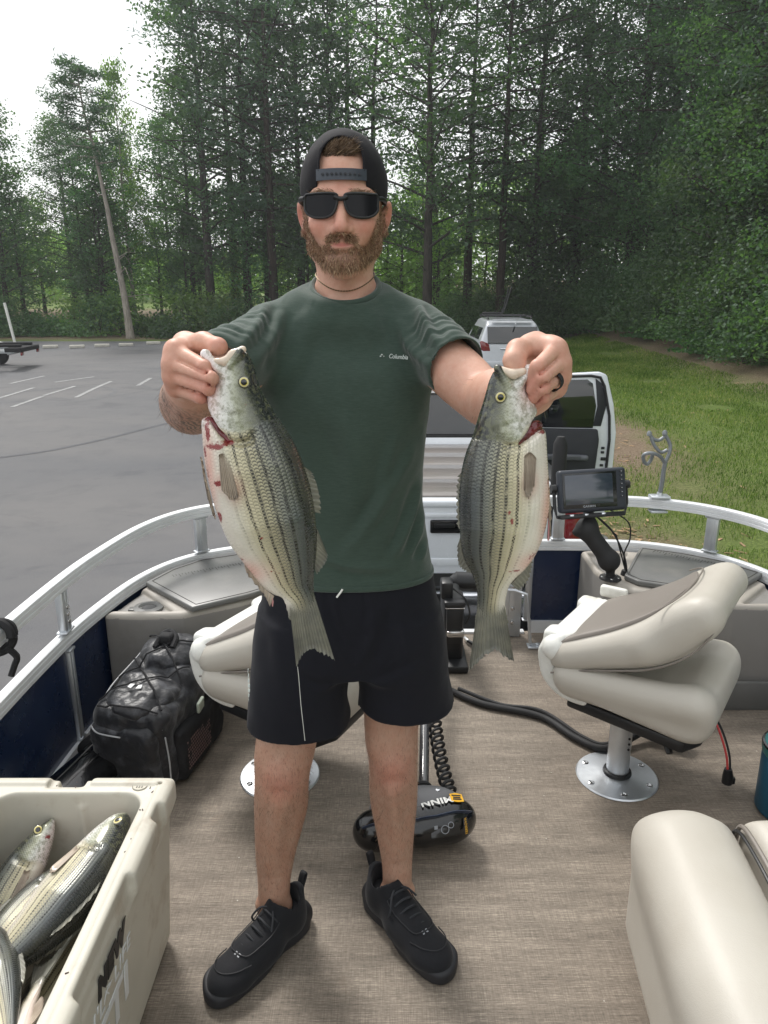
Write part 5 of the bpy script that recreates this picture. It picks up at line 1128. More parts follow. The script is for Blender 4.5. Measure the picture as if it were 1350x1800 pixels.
def ex2(s):
    e = (0.1643, 1.4125); s.ell((e[0], e[1], .030), (.0105, .0105, .009), k=.006, op='d')
    for a, b_ in zip([(0.1589, 1.3644), (0.1646, 1.3493), (0.1765, 1.3433), (0.1898, 1.345)], [(0.1646, 1.3493), (0.1765, 1.3433), (0.1898, 1.345), (0.2042, 1.3577)]): s.cap((*a, .034), (*b_, .036), .0026, k=.008, op='d')
    for a, b_ in zip([(0.1686, 1.3711), (0.1882, 1.3778), (0.2013, 1.3803)], [(0.1882, 1.3778), (0.2013, 1.3803), (0.213, 1.3786)]): s.cap((*a, .034), (*b_, .034), .002, k=.006, op='d')
    m = [(0.1708, 1.4497), (0.1816, 1.4449), (0.1928, 1.4481)]; s.cap((*m[0], .0), (*m[2], .0), .010, .012, k=.008, op='d'); s.cap((*m[0], .012), (*m[1], .014), .006, .006, k=.008, op='d')
    a, b_ = (0.1609, 1.4513), (0.1759, 1.4271); s.cap((*a, .012), (*b_, .018), .006, .005, k=.006)
    a, b_ = (0.2057, 1.4497), (0.1937, 1.4304); s.cap((*a, .006), (*b_, .016), .0065, .005, k=.006)
held_fish('slightly smaller striped bass held in the ringed hand at right, belly to the right', YF, dr_, vr_,
    [(0.2488, 1.3761), (0.237, 1.3661), (0.2238, 1.3644), (0.211, 1.356), (0.1933, 1.3433), (0.1962, 1.351), (0.2088, 1.3644), (0.2151, 1.3711), (0.2228, 1.3811), (0.2484, 1.3828)], None,
    [('tail_fin', rel([(0.1488, 1.0966), (0.1597, 1.0927), (0.1739, 1.0927), (0.1862, 1.0966)], 0.), rel([(0.1361, 0.9685), (0.1476, 0.9797), (0.1759, 1.004), (0.1967, 0.9899), (0.2099, 0.9817)], .004), dict(n=44, k=10, rays=15., ragged=.07, thick=.002), FIN),
     ('spiny_dorsal_fin', rel([(0.116, 1.2978), (0.1138, 1.2583), (0.1161, 1.2089)], 0.), rel([(0.1111, 1.2909), (0.1096, 1.2539), (0.1116, 1.2135)], -.006), dict(n=26, rays=9., ragged=.3), FIN),
     ('soft_dorsal_fin', rel([(0.1165, 1.1952), (0.1227, 1.1647), (0.1368, 1.1366)], 0.), rel([(0.1126, 1.1796), (0.1161, 1.1479), (0.1296, 1.1385)], -.004), dict(n=26, rays=9., ragged=.12), FIN),
     ('anal_fin', rel([(0.2272, 1.1592), (0.2142, 1.1404), (0.1976, 1.1196)], 0.), rel([(0.23, 1.1573), (0.2256, 1.1253), (0.2116, 1.1062)], -.004), dict(n=26, rays=9., ragged=.06), FIN),
     ('pelvic_fin', rel([(0.2447, 1.2716), (0.2466, 1.2539), (0.2469, 1.236)], .006), rel([(0.2489, 1.245), (0.2521, 1.2225), (0.253, 1.1952)], .004), dict(n=12, rays=4., ragged=.1), FINB),
     ('pectoral_fin', rel([(0.2006, 1.3306), (0.2087, 1.3357), (0.2176, 1.3271)], .036), rel([(0.2016, 1.2804), (0.2091, 1.2663), (0.2164, 1.2891)], .042), dict(n=24, k=9, rays=8., ragged=.08, thick=.0018), FINB)],
    [((*(0.1643, 1.4125), .0238), .0086)], [(a, b_ * .95) for a, b_ in TH1],
    [((0.234, 1.3611), (.012, .004), .7), ((0.2435, 1.2891), (.004, .05), .62), ((0.2449, 1.2135), (.006, .03), .75), ((0.2301, 1.1703), (.016, .008), .62), ((0.1878, 1.2315), (.004, .006), .9), ((0.182, 1.245), (.005, .004), .7), ((0.198, 1.147), (.02, .004), .62), ((0.2069, 1.1442), (.010, .006), .5)],
    [((0.2435, 1.236), (.012, .06), .6), ((0.2121, 1.2891), (.012, .02), .45), ((0.2238, 1.1582), (.022, .018), .5), ((0.1998, 1.4076), (.014, .02), .15)],
    ex2, (.262, -.045),
    dict(gore=[((*(0.2186, 1.3678), .008), (*(0.193, 1.3476), .022), .008), ((*(0.2237, 1.3661), .0), (*(0.2045, 1.3526), .016), .008)],
         lip=[((*(0.1668, 1.4481), .010), (*(0.1833, 1.4433), .014), .006), ((*(0.1833, 1.4433), .014), (*(0.1961, 1.4465), .012), .006)]), 2)
f2_ = [o for o in bpy.data.objects if o.name.startswith('fish') and o.parent is None and o != f1_][0]
mb = MB(); mb.tube([tuple(np.array(p) - np.array([0, YF, 0])) for p in [(0.2472, 1.055, 1.2553), (0.2489, 1.055, 1.2285), (0.2503, 1.055, 1.1923)]], [.0009, .0009, .0016], 5); mb.build('slime_strand', PKL, f2_)
# ---------------------------------------------------------------- open ice chest full of fish
CW = pmat('cream rotomoulded plastic', hx(198, 194, 181), .5, var=.06, vs=5, bump=.3, bs=300, bd=.0008, dirt=hx(160, 144, 124), dirts=9)
DEC = pmat('silver decal', hx(226, 230, 232), .3, .0, var=.03, bump=0); BDEC = pmat('black decal', hx(22, 22, 22), .4, bump=0)
ch = thing('ice_chest', 'open cream hard cooler full of fish in the lower left corner', 'cooler', (-.725, 1.05, 0))
s = SDF()
hw, hl = .222, .45
s.add(lambda P: (lambda q: np.linalg.norm(np.maximum(q, 0), axis=-1) + np.minimum(q.max(-1), 0) - .035)(np.stack([np.abs(P[..., 0]) - (hw - .03 + .028 * P[..., 2] / .45) + .035 + .0, np.abs(P[..., 1]) - (hl - .03 + .028 * P[..., 2] / .45) + .035, np.abs(P[..., 2] - .222) - .222 + .035], -1)), 0)
s.box((0, 0, .412), (hw + .004, hl + .004, .032), .014, k=.02)
s.box((0, 0, .30), (hw - .052, hl - .055, .24), .05, k=.015, op='d')
s.prism([(x, y) for x, y in [(-hw + .03, -hl + .03), (hw - .03, -hl + .03), (hw - .03, hl - .03), (-hw + .03, hl - .03)]], .441, .5, .0, k=.004, op='d')
for y in (0.02,):   # finger recess in the right hand rim
    s.box((hw + .012, y - .01, .40), (.022, .135, .030), .012, k=.01, op='d'); s.box((hw - .002, y - .01, .425), (.010, .135, .02), .008, k=.008, op='d')
s.box((-.02, hl - .005, .45), (.05, .03, .018), .006, k=.005, op='d'); s.box((-.02, hl + .01, .43), (.03, .03, .02), .006, k=.005, op='d')
s.box((hw + .01, .33, .405), (.022, .028, .05), .008, k=.006, op='d')
s.cap((.195, hl - .025, .4), (.195, hl - .025, .5), .006, k=.002, op='d')
s.prism([(hw - .02, -.30), (hw + .02, -.30), (hw + .02, .27), (hw - .02, .27)], .05, .35, .01, k=.01, op='d') if False else None
for z in (0,): s.cap((-hw + .052, .12, .12), (-hw + .052, .12, .40), .008, k=.01)
s.cap((.02, hl - .055, .12), (.02, hl - .055, .40), .008, k=.01)
v, f = s.mesh((-.27, -.49, -.01), (.27, .49, .47), .0045); v = relax(v, f, 2, .4)
tub = mk('tub', v, f, CW, ch)
mb = MB(); mb.lathe([(.0, .0), (.019, .0), (.019, .0012), (.0, .0012)], 28, Matrix.Translation((.150, hl - .030, .4408)), False); bd = mb.build('emblem', pmat('embossed ring', hx(196, 190, 172), .5), tub)
mb = MB(); mb.lathe([(.0165, 0), (.0185, 0), (.0185, .0008), (.0165, .0008)], 28, Matrix.Translation((.150, hl - .030, .4422)), False)
for a in ((-.006, -.004, .010), (.0, -.004, .010), (.006, -.004, .010)): mb.box((.150 + a[0], hl - .03 + a[1], .4424), (.003, a[2], .0008))
mb.box((.150, hl - .03 + .004, .4424), (.017, .003, .0008)); mb.build('emblem_mark', pmat('grey print', hx(120, 116, 106), .5), tub)
def skx(y, z):
    k = (np.abs(v[:, 1] - y) < .006) & (np.abs(v[:, 2] - z) < .006); return float(v[k, 0].max()) + .0006
def side(y, z):
    a, b_, c = skx(y, z - .02), skx(y, z), skx(y, z + .02); m_ = max(b_, (a + c) / 2)
    return frame((m_ + .0004, y, z), (0, 1, 0), (.04, 0, -(c - a)))
text('large_lettering', 'YETI', .118, DEC, tub, side(-.015, .228), .0008, 0, .0035, 1.05)
text('script_lettering', "FOU'L", .056, DEC, tub, side(-.10, .309), .0008, .15, 0, 1.1); text('script_lettering', 'LIFE', .046, DEC, tub, side(.075, .306), .0008, .15, 0, 1.15)
text('small_lettering', 'C O L . A R', .026, DEC, tub, side(-.005, .148), .0008)
text('black_lettering', 'NEW', .052, BDEC, tub, side(.022, .356), .0008, .2, .0045, 1.25)
mb = MB()
for c, d, a in [((-.008, .318), (.030, .006), .5), ((.004, .322), (.026, .005), -.5), ((-.016, .314), (.024, .005), 1.1), ((.010, .316), (.018, .005), .1), ((-.002, .308), (.02, .004), 2.2)]:
    M = side(c[0], c[1]) @ Matrix.Rotation(a, 4, 'Z'); mb.prism([(-d[0] / 2, 0), (0, -d[1] / 2), (d[0] / 2, 0), (0, d[1] / 2)], 0, .0008, M=M)
mb.build('bird_emblem', DEC, tub)
mb = MB(); r = np.random.default_rng(4)
for i in range(26):
    a = r.random(); x, y = [(hw - .03 + r.uniform(-.02, .02), r.uniform(-.4, .42)), (r.uniform(-.2, .2), hl - .03 + r.uniform(-.015, .015))][int(a < .25)]
    mb.box((x, y, .4415), (r.uniform(.002, .008), r.uniform(.0015, .003), .001), rot=(0, 0, r.uniform(0, 3)))
meta(mb.build('grit', pmat('dark grit', hx(60, 40, 34), .8), tub), kind='stuff')
def lying_fish(label, head, tail, nrm, L, bend, seed, squash=1., tone=0.):
    """a whole bass from snout to tail; belly-to-back axis chosen from the facing normal"""
    f0 = thing('fish', label, 'fish', (0, 0, 0), 0, 'fish piled in the cooler')
    H = Vector(head); x = (Vector(tail) - H).normalized(); w = Vector(nrm); w = (w - x * w.dot(x)).normalized(); vv = w.cross(x) * (-1 if bend[1] < 0 else 1)
    B = lambda u: bend[0] * math.sin(u * math.pi) * L
    dor = [(0, .012), (.05, .040), (.12, .072), (.20, .100), (.30, .122), (.42, .128), (.55, .116), (.68, .088), (.80, .056), (.90, .042), (.97, .046)]
    ven = [(0, -.010), (.04, -.036), (.10, -.066), (.20, -.098), (.30, -.116), (.42, -.122), (.55, -.112), (.66, -.086), (.74, -.062), (.85, -.042), (.97, -.046)]
    g = lambda P: [(u * L, (v_ * squash) * L + B(u)) for u, v_ in P]
    def ex(s):
        s.ell((.085 * L, .035 * L * squash + B(.085), .068 * L), (.020 * L, .02 * L, .02 * L), k=.006, op='d')
        for i in range(5):
            a0, a1 = -1.0 + i * .4, -.6 + i * .4
            s.cap(((.235 + .02 * math.cos(a0 * 1.5)) * L, a0 * .085 * L * squash + B(.24), .078 * L), ((.235 + .02 * math.cos(a1 * 1.5)) * L, a1 * .085 * L * squash + B(.24), .078 * L), .003, k=.008, op='d')
        s.cap((0, .001 + B(0), .0), (.07 * L, -.012 * L + B(.05), .05 * L), .0025, k=.004, op='d')
    v, f, s_, t, mid, half, poly = fish_body(g(dor), g(ven), [(0, .012), (.06, .034 * L / .5), (.15, .033 * L / .5 + .008), (.3, .088 * L), (.5, .085 * L), (.75, .05 * L), (.95, .016 * L), (1, .01)], (), ex, .0042, R0=.05)
    rr = np.random.default_rng(seed); P2 = v[:, :2]; bl = np.zeros(len(v))
    for i in range(3): c = np.array([rr.uniform(.02, .34) * L, rr.uniform(-.11, -.02) * L]); bl = np.maximum(bl, .8 * blob(P2, c, rr.uniform(.006, .016, 2)))
    hd = np.clip((.245 - s_ - .012 * np.sin(t * 9)) / .012, 0, 1)
    M = Matrix(((x.x, vv.x, w.x, H.x), (x.y, vv.y, w.y, H.y), (x.z, vv.z, w.z, H.z), (0, 0, 0, 1)))
    def place(o): o.matrix_local = M; return o
    z0 = np.zeros(len(v)); o = place(mk('body', v, f, FISH, f0, True, {'s': ('FLOAT', s_), 't': ('FLOAT', t), 'len': ('FLOAT', s_), 'head': ('FLOAT', hd), 'blood': ('FLOAT', bl), 'pink': ('FLOAT', .3 * np.clip(.25 - t, 0, 1) * 2)}))
    bm = bmesh.new(); bm.from_mesh(o.data); bmesh.ops.recalc_face_normals(bm, faces=bm.faces[:]); bm.to_mesh(o.data); bm.free()
    e = lambda u, v_, w_=0.: (u * L, v_ * L * squash + B(u), w_ * L)
    for nm, rt, tp_, kw, m_ in [('tail_fin', [e(.95, -.045), e(.97, 0), e(.95, .045)], [e(1.17, -.13), e(1.08, 0), e(1.17, .13)], dict(n=30, k=8, rays=12., thick=.002), FIN),
                                ('dorsal_fin', [e(.33, .120), e(.48, .122), e(.60, .105)], [e(.40, .150), e(.54, .142), e(.63, .112)], dict(n=20, rays=8., ragged=.25, wav=.0007), FIN),
                                ('anal_fin', [e(.64, -.09), e(.72, -.066), e(.78, -.055)], [e(.70, -.135), e(.79, -.11), e(.82, -.075)], dict(n=16, rays=7.), FINB),
                                ('pectoral_fin', [e(.27, -.045, .086), e(.285, -.03, .088), e(.28, -.015, .088)], [e(.40, -.075, .092), e(.43, -.05, .096), e(.42, -.03, .096)], dict(n=16, rays=7.), FINB)]:
        V, F, T = fin_sheet(rt, tp_, seed=seed, **kw); place(mk(nm, V, F, m_, f0, True, {'r': ('FLOAT', T)}))
    q = eye_disc((0, 0, 0), .0115 * L / .45, (0, 0, 1), None, f0); q.matrix_local = M @ Matrix.Translation(e(.085, .035, .061))
    return f0

# ---------------------------------------------------------------- the fish in the cooler
lying_fish('silver striped bass lying topmost along the cooler right side, head in back corner', (-.592, 1.425, .395), (-.79, 1.00, .30), (-.42, -.50, .82), .47, (.03, 1), 11, 1.08)
lying_fish('brownish bass leaning head up against the back left of the cooler', (-.775, 1.44, .375), (-.875, 1.16, .16), (.25, -.72, .55), .42, (.02, -1), 12, .92)
lying_fish('dark bass mostly buried between the two upper fish in the cooler', (-.62, 1.40, .27), (-.80, 1.05, .27), (-.1, -.5, .9), .38, (.01, 1), 13)
lying_fish('bronze bass with dark back wedged under the topmost fish in the cooler', (-.84, 1.20, .33), (-.64, .93, .33), (.0, -.35, .92), .38, (.02, 1), 14)
lying_fish('pale bellied bass lying against the near right wall inside the cooler', (-.605, .72, .34), (-.655, 1.08, .30), (-.50, -.25, .80), .38, (.02, 1), 15)
lying_fish('bass with rusty striped flank at the bottom left of the cooler', (-.74, .72, .345), (-.79, 1.06, .325), (-.1, -.3, .95), .38, (.01, -1), 16)
lying_fish('dark backed bass filling the gap beside the brownish one', (-.70, 1.40, .30), (-.84, 1.04, .24), (.1, -.55, .83), .40, (.02, -1), 19)
lying_fish('greenish bass lying flat on the cooler floor under the others', (-.66, 1.41, .14), (-.74, 1.05, .13), (.1, -.3, .95), .40, (.01, -1), 17)
lying_fish('grey bass along the left inner wall of the cooler', (-.86, .80, .25), (-.85, 1.15, .20), (.35, -.2, .9), .40, (.01, 1), 18)
# ---------------------------------------------------------------- tackle backpack and case
BAG = pmat('black ripstop nylon', hx(25, 26, 31), .42, var=.35, vs=12, bump=.7, bs=38, bd=.006, dirt=hx(92, 94, 100), dirts=16, sheen=.2); BAG2 = pmat('black webbing', hx(22, 22, 25), .8, var=.2, bump=.5, bs=300); PIPG = pmat('reflective grey piping', hx(176, 178, 180), .4)
bg = thing('backpack', 'black tackle backpack with cord lacing and grey piping beside the left console', 'backpack', (-.77, 2.26, 0), R(-12))
def spart(parent, name, m, fn, lo, hi, h=.006, rel=2, wr=0., wsc=14):
    s = SDF(); fn(s); v, f = s.mesh(lo, hi, h); v = relax(v, f, rel, .5)
    if wr: v = v + (wr * (vnoise(v, wsc, 1) + .5 * vnoise(v, wsc * 2.3, 2)))[:, None] * vnormals(v, f)
    return mk(name, v, f, m, parent)
spart(bg, 'main_pocket', BAG, lambda s: (s.box((0, 0, .145), (.135, .23, .145), .05), s.box((0, .10, .25), (.12, .15, .09), .06, k=.06), s.box((0, -.12, .25), (.115, .12, .035), .03, k=.03)), (-.17, -.27, -.01), (.17, .30, .39), .006, 2, .010)
spart(bg, 'front_pocket', BAG, lambda s: s.box((-.01, -.225, .125), (.115, .035, .115), .03), (-.16, -.28, -.01), (.14, -.16, .27), .005, 2, .006, 20)
spart(bg, 'side_pocket', BAG2, lambda s: s.box((.135, -.02, .10), (.025, .16, .09), .02), (.09, -.21, -.01), (.19, .17, .22), .005, 2, .006, 24)
spart(bg, 'top_flap', BAG, lambda s: (s.ell((0, -.10, .285), (.118, .145, .045)), s.ell((0, .08, .345), (.105, .11, .05), k=.03)), (-.15, -.28, .22), (.15, .22, .42), .005, 2, .010, 18)
def stick(objs, p, d, rr=.012):
    best = None
    for o in objs:
        c = np.empty(len(o.data.vertices) * 3, np.float32); o.data.vertices.foreach_get('co', c); c = c.reshape(-1, 3); e = np.hypot(c[:, 0] - p[0], c[:, 1] - p[1]); k = e < rr
        if k.any():
            z_ = c[k, 2].max(); best = z_ if best is None else max(best, z_)
    return (p[0], p[1], (p[2] if best is None else best) + d)
BGF = [o for o in bg.children if o.name.split('.')[0] in ('main_pocket', 'top_flap')]
mb = MB()
for pts in ([(-.11, -.20, .29), (-.03, -.12, .325), (.06, -.06, .335), (.11, .0, .335)], [(.11, -.20, .29), (.03, -.12, .325), (-.05, -.04, .342), (-.11, .02, .335)], [(-.11, -.08, .318), (-.02, .0, .365), (.04, .06, .395), (.10, .10, .37)], [(.11, -.06, .315), (.02, .02, .375), (-.04, .08, .393), (-.10, .12, .365)], [(-.10, -.225, .275), (.0, -.235, .262), (.105, -.215, .275)]):
    mb.tube([tuple(stick(BGF, p, .004)) for p in crom(pts, 5)], .0032, 6)
mb.build('cord', BAG2, bg)
mb = MB(); mb.tube([tuple(p) for p in crom([(-.03, .03, .38), (-.02, .07, .41), (0, .09, .415), (.03, .07, .405), (.035, .03, .385)], 5)], .011, 8); mb.box((0, .06, .405), (.05, .045, .035), .012, seg=3); mb.build('carry_handle', BAG2, bg)
mb = MB()
for pts in ([(-.112, -.215, .262), (-.118, -.12, .30), (-.112, .02, .325), (-.09, .12, .36), (-.04, .17, .375)], [(.118, -.225, .235), (.122, -.10, .255), (.12, .02, .27)], [(-.115, -.248, .235), (-.08, -.268, .225), (.0, -.272, .222)], [(.128, -.225, .21), (.135, -.225, .12), (.132, -.222, .04)]):
    mb.tube([tuple(p) for p in crom(pts, 5)], .0026, 5)
mb.build('piping', PIPG, bg)
mb = MB(); mb.prism([(-.026, -.006), (-.012, -.010), (-.008, .012), (-.024, .010)], 0, .001, M=Matrix.Translation((-.005, -.15, .3325)) @ Matrix.Rotation(R(10), 4, 'X')); mb.prism([(.004, -.010), (.022, -.006), (.018, .012), (.006, .008)], 0, .001, M=Matrix.Translation((-.005, -.15, .3325)) @ Matrix.Rotation(R(10), 4, 'X')); mb.build('pocket_emblem', PIPG, bg)
mb = MB(); mb.tube([tuple(p) for p in crom([(-.135, -.20, .17), (-.19, -.22, .12), (-.20, -.18, .05), (-.15, -.14, .02)], 5)], .014, 6, flat=.3); mb.build('shoulder_strap', BAG2, bg)
mb = MB(); mb.box((.155, -.03, .215), (.012, .04, .05), .005, rot=(.3, .2, 0)); mb.build('paper_tag', pmat('pale green paper', hx(196, 206, 190), .8), bg)
mb = MB()
for i in range(9):
    for j in range(14): mb.box((.163, -.15 + j * .012 + .004 * (i % 2), .05 + i * .012), (.002, .006, .006))
meta(mb.build('mesh_weave', pmat('reddish mesh', hx(120, 96, 92), .7), bg), kind='stuff')
cs = thing('hard_case', 'long glossy black case lying by the left side panel', 'case', (-.965, 1.90, 0), R(-12))
spart(cs, 'shell', GLB, lambda s: (s.box((0, 0, .06), (.085, .30, .06), .035), s.ell((0, -.02, .10), (.075, .26, .05), k=.03)), (-.12, -.34, -.01), (.12, .34, .17), .006)
mb = MB(); mb.tube([(.088, -.25, .062), (.089, .0, .062), (.088, .25, .062)], .004, 6); mb.tube([(-.02, -.24, .146), (-.02, .2, .146)], .003, 6); mb.tube([(.025, -.24, .143), (.025, .2, .143)], .003, 6); mb.build('seam', BLK, cs)
mb = MB(); mb.box((.092, -.1, .062), (.014, .05, .03), .004); mb.box((.092, .12, .062), (.014, .05, .03), .004); mb.build('clasp', BLK, cs)
# ---------------------------------------------------------------- chartplotter on a ball mount
ff = thing('fish_finder', 'dark chartplotter screen on a black ball mount above the right console', 'fish finder', (.95, 2.86, .43))
scr = m_glass('unlit display', (.030, .040, .058), .10); KEY = pmat('small grey print', hx(150, 154, 160), .5)
T = Matrix.Translation((-.118, -.02, .37)) @ Matrix.Rotation(R(6), 4, 'Z') @ Matrix.Rotation(R(-2.2), 4, 'Y') @ Matrix.Rotation(R(-14), 4, 'X')
DKB = pmat('dark blue grey plastic', hx(40, 45, 54), .4, var=.1, bump=.2, bs=300)
mb = MB(); mb.box((0, 0, 0), (.278, .045, .172), .014, T, seg=3); hb = mb.build('housing', DKB, ff)
mb = MB(); mb.box((-.014, -.0225, .002), (.222, .004, .142), .003, T); mb.build('bezel', GLB, hb)
mb = MB(); mb.box((-.018, -.0248, .006), (.196, .002, .118), .001, T); mb.build('screen', scr, hb)
mb = MB()
for i in range(7): mb.box((.118, -.023, .070 - i * .0165), (.014, .004, .009), .002, T)
meta(mb.build('key_pad', BLK, hb), kind='stuff'); mb = MB()
for i in range(7): mb.box((.118, -.0255, .070 - i * .0165), (.005, .001, .003), 0, T)
meta(mb.build('key_symbol', KEY, hb), kind='stuff')
text('brand_lettering', 'GARMIN', .0125, KEY, hb, T @ frame((-.02, -.0262, -.0625), (1, 0, 0), (0, -1, 0)), .0004, 0, .0002, 1.1)
mb = MB(); mb.tube([(T @ Vector(p)) for p in [(-.150, .01, .03), (-.150, .012, -.06), (-.142, .014, -.100), (.142, .014, -.100), (.150, .012, -.06), (.150, .01, .03)]], .007, 6); mb.box((0, .012, -.102), (.27, .05, .016), .005, T); mb.build('bracket', BLK, ff)
for x in (-.152, .152): mb = MB(); mb.lathe([(0, -.010), (.017, -.010), (.017, .010), (0, .010)], 12, T @ Matrix.Translation((x, .01, .015)) @ Matrix.Rotation(R(90), 4, 'Y'), False); mb.build('side_knob', BLK, ff)
mb = MB()
for x in (-.09, -.03, .04): mb.lathe([(0, 0), (.010, 0), (.010, .006), (0, .006)], 8, T @ Matrix.Translation((x, -.012, -.098)), False)
mb.build('bracket_screw', CHR, ff)
spart(ff, 'ball_arm', RUB, lambda s: (s.cap((-.105, .0, .225), (-.115, .0, .265), .022), s.cap((-.12, -.01, .20), (-.03, -.04, .085), .036, .036, k=.02), s.ell((-.12, -.01, .205), (.046, .042, .046), k=.02), s.ell((-.025, -.04, .075), (.044, .042, .044), k=.02), s.cap((-.16, -.01, .19), (-.13, -.01, .2), .018, k=.01), s.cap((-.02, -.04, .065), (-.015, -.04, .01), .018, k=.01)), (-.2, -.12, -.02), (.06, .08, .31), .004)
mb = MB(); mb.lathe([(0, 0), (.045, 0), (.043, .008), (.02, .014), (0, .014)], 24, Matrix.Translation((-.015, -.04, -.002)), False); mb.build('mount_base', RUB, ff)
mb = MB(); [mb.lathe([(0, 0), (.006, 0), (.004, .004), (0, .004)], 8, Matrix.Translation((-.015 + .034 * math.cos(a), -.04 + .034 * math.sin(a), .006)), False) for a in (.5, 1.8, 3.2, 4.6, 5.6)]; mb.build('base_screw', STEEL, ff)
mb = MB(); mb.tube([tuple(p) for p in crom([(-.09, .03, .26), (-.02, -.01, .20), (.03, -.03, .11), (.055, -.02, .04), (.06, .0, .005)], 6)], .004, 6); mb.tube([tuple(p) for p in crom([(-.02, .02, .275), (.05, .0, .23), (.065, .0, .16), (.04, -.02, .10), (.055, -.01, .03), (.065, .0, .005)], 6)], .0032, 6); mb.tube([(-.1, .02, .27), (.0, -.02, .18), (.05, -.02, .03)], .003, 6); mb.lathe([(0, 0), (.02, 0), (.016, .02), (0, .024)], 12, Matrix.Translation((.06, .0, -.001)), False); mb.build('cable', RUB, ff)
# ---------------------------------------------------------------- rod holder clamped on the right rail
rh = thing('rod_holder', 'silver bent rod rod holder clamped on the right top rail', 'rod holder', (1.222, 3.13, .69))
CAST = pmat('cast aluminium', hx(132, 136, 140), .42, .5, var=.12, bump=.3, bs=120)
rh['label'] = 'silver bent wire rod holder clamped on the right top rail'
mb = MB(); mb.tube([(0, 0, 0), (.006, 0, .09), (.006, 0, .12), (.010, 0, .165)], [.010, .010, .0095, .0095], 10); mb.build('stem', CAST, rh)
mb = MB(); mb.tube([tuple(p) for p in crom([(.008, 0, .155), (-.02, -.012, .188), (-.06, -.018, .205), (-.092, -.012, .196), (-.085, .0, .165), (-.065, .008, .150), (-.052, .006, .170), (-.05, .0, .195)], 6)], .0078, 10); mb.tube([tuple(p) for p in crom([(.008, 0, .155), (.024, .004, .20), (.026, .01, .235), (.004, .014, .275), (-.002, .012, .285)], 6)], .0078, 10); mb.tube([tuple(p) for p in crom([(.0, .014, .272), (-.025, .012, .255), (-.05, .010, .262), (-.068, .012, .282)], 6)], .0074, 10); mb.tube([tuple(p) for p in crom([(-.062, .01, .272), (-.045, .004, .235), (-.015, .0, .205), (.012, 0, .215)], 6)], .0074, 10)
for c in ((-.069, .012, .284), (-.002, .012, .287)): mb.lathe([(0, -.012), (.011, -.008), (.0115, .004), (.006, .012), (0, .013)], 10, Matrix.Translation(c), False)
mb.build('cradle', CAST, rh)
mb = MB(); mb.box((0, 0, .004), (.085, .055, .014), .004); mb.box((0, 0, -.062), (.075, .05, .010), .003); mb.lathe([(0, 0), (.014, 0), (.012, .014), (0, .016)], 10, Matrix.Translation((.0, 0, .010)), False); mb.build('clamp', ALU, rh)
# ---------------------------------------------------------------- bow mounted trolling motor stowed on deck
tm = thing('trolling_motor', 'black trolling motor stowed on deck with its head behind the legs', 'trolling motor', (.10, 1.78, 0))
def head(s):
    for i, (x, r) in enumerate([(-.125, .058), (-.06, .070), (.02, .074), (.09, .070), (.130, .058)]): s.ell((x * .92, 0, .078), (.066, r * .9, .062), k=.03)
    s.box((0, 0, -.06), (.4, .3, .075), .0, op='d', k=.02)
MH = Matrix.Translation((-.012, -.005, 0)) @ Matrix.Rotation(R(11), 4, 'Z')
hd_ = spart(tm, 'head_cover', GLB, head, (-.23, -.12, -.01), (.23, .12, .2), .004, 3); hd_.matrix_local = MH
def band(s): head(s); s.box((0, .06, .14), (.16, .10, .045), .02, op='i', k=.01)
mb = MB()
pl = [(-.14, .050, .136), (-.05, .048, .150), (.05, .046, .152), (.14, .048, .138)]
GTP = pmat('grey cap plastic', hx(112, 112, 114), .45); BLU = pmat('slate blue band', hx(44, 58, 82), .3, coat=.5)
o = spart(tm, 'head_top', GTP, lambda s: (s.ell((.01, .045, .115), (.135, .055, .045), k=.02),), (-.16, -.05, .05), (.18, .14, .18), .004, 2); o.matrix_local = MH
mb = MB(); pts = [stick([hd_], p, -.0005) for p in crom([(-.155, -.036, .118), (-.10, -.040, .140), (.0, -.042, .147), (.10, -.040, .141), (.152, -.036, .120)], 6)]; mb.tube([tuple(p) for p in pts], .017, 8, flat=.22, up=(0, -.6, .8)); o = mb.build('head_band', BLU, tm); o.matrix_local = MH
LT = pmat('white print', hx(236, 236, 232), .5, bump=0); YL = pmat('yellow print', hx(236, 178, 24), .5, bump=0)
def onhead(x, y):
    q = stick([hd_], (x, y, 0), 0); return q
for w_, x_ in (('MINN', .066), ('KOTA', -.055)):
    q0, qa, qb, qc = onhead(x_, .002), onhead(x_ - .04, .002), onhead(x_ + .04, .002), onhead(x_, .016); tx = Vector(qa) - Vector(qb); tn = tx.cross(Vector((0, q0[1] - qc[1], q0[2] - qc[2]))); tn = tn if tn.z > 0 else -tn
    text('brand_lettering', w_, .036, LT, tm, MH @ frame((q0[0], q0[1], q0[2] + .0045), tx, tn), .0006, 0, .0012, 1.05)
mb = MB(); q0 = onhead(.126, .004); M = MH @ frame((q0[0], q0[1], q0[2] + .0035), (-1, 0, .2), (.2, -.1, 1)); mb.prism([(-.019, -.014), (.0, -.019), (.019, -.014), (.019, .014), (0, .017), (-.019, .014)], 0, .0012, M=M @ Matrix.Translation((0, 0, .001))); mb.build('emblem', YL, tm)
mb = MB(); [mb.box((0, y, .0028), (w_, .0045, .001), 0, M) for y, w_ in ((-.008, .028), (0, .022), (.007, .026))]; mb.build('emblem_mark', BLK, tm)
M = MH @ frame((.075, -.0575, .098), (1, 0, 0), (0, -.86, .5)); mb = MB(); mb.box((0, 0, .002), (.085, .042, .004), .004, M); mb.build('control_panel', GLB, tm)
mb = MB(); mb.box((.062, .002, .003), (.014, .04, .003), .001, M); mb.build('side_label', BLK, tm); text('label_lettering', 'TERROVA', .010, YL, tm, M @ Matrix.Translation((.062, .002, .005)) @ Matrix.Rotation(R(90), 4, 'Z'), .0003)
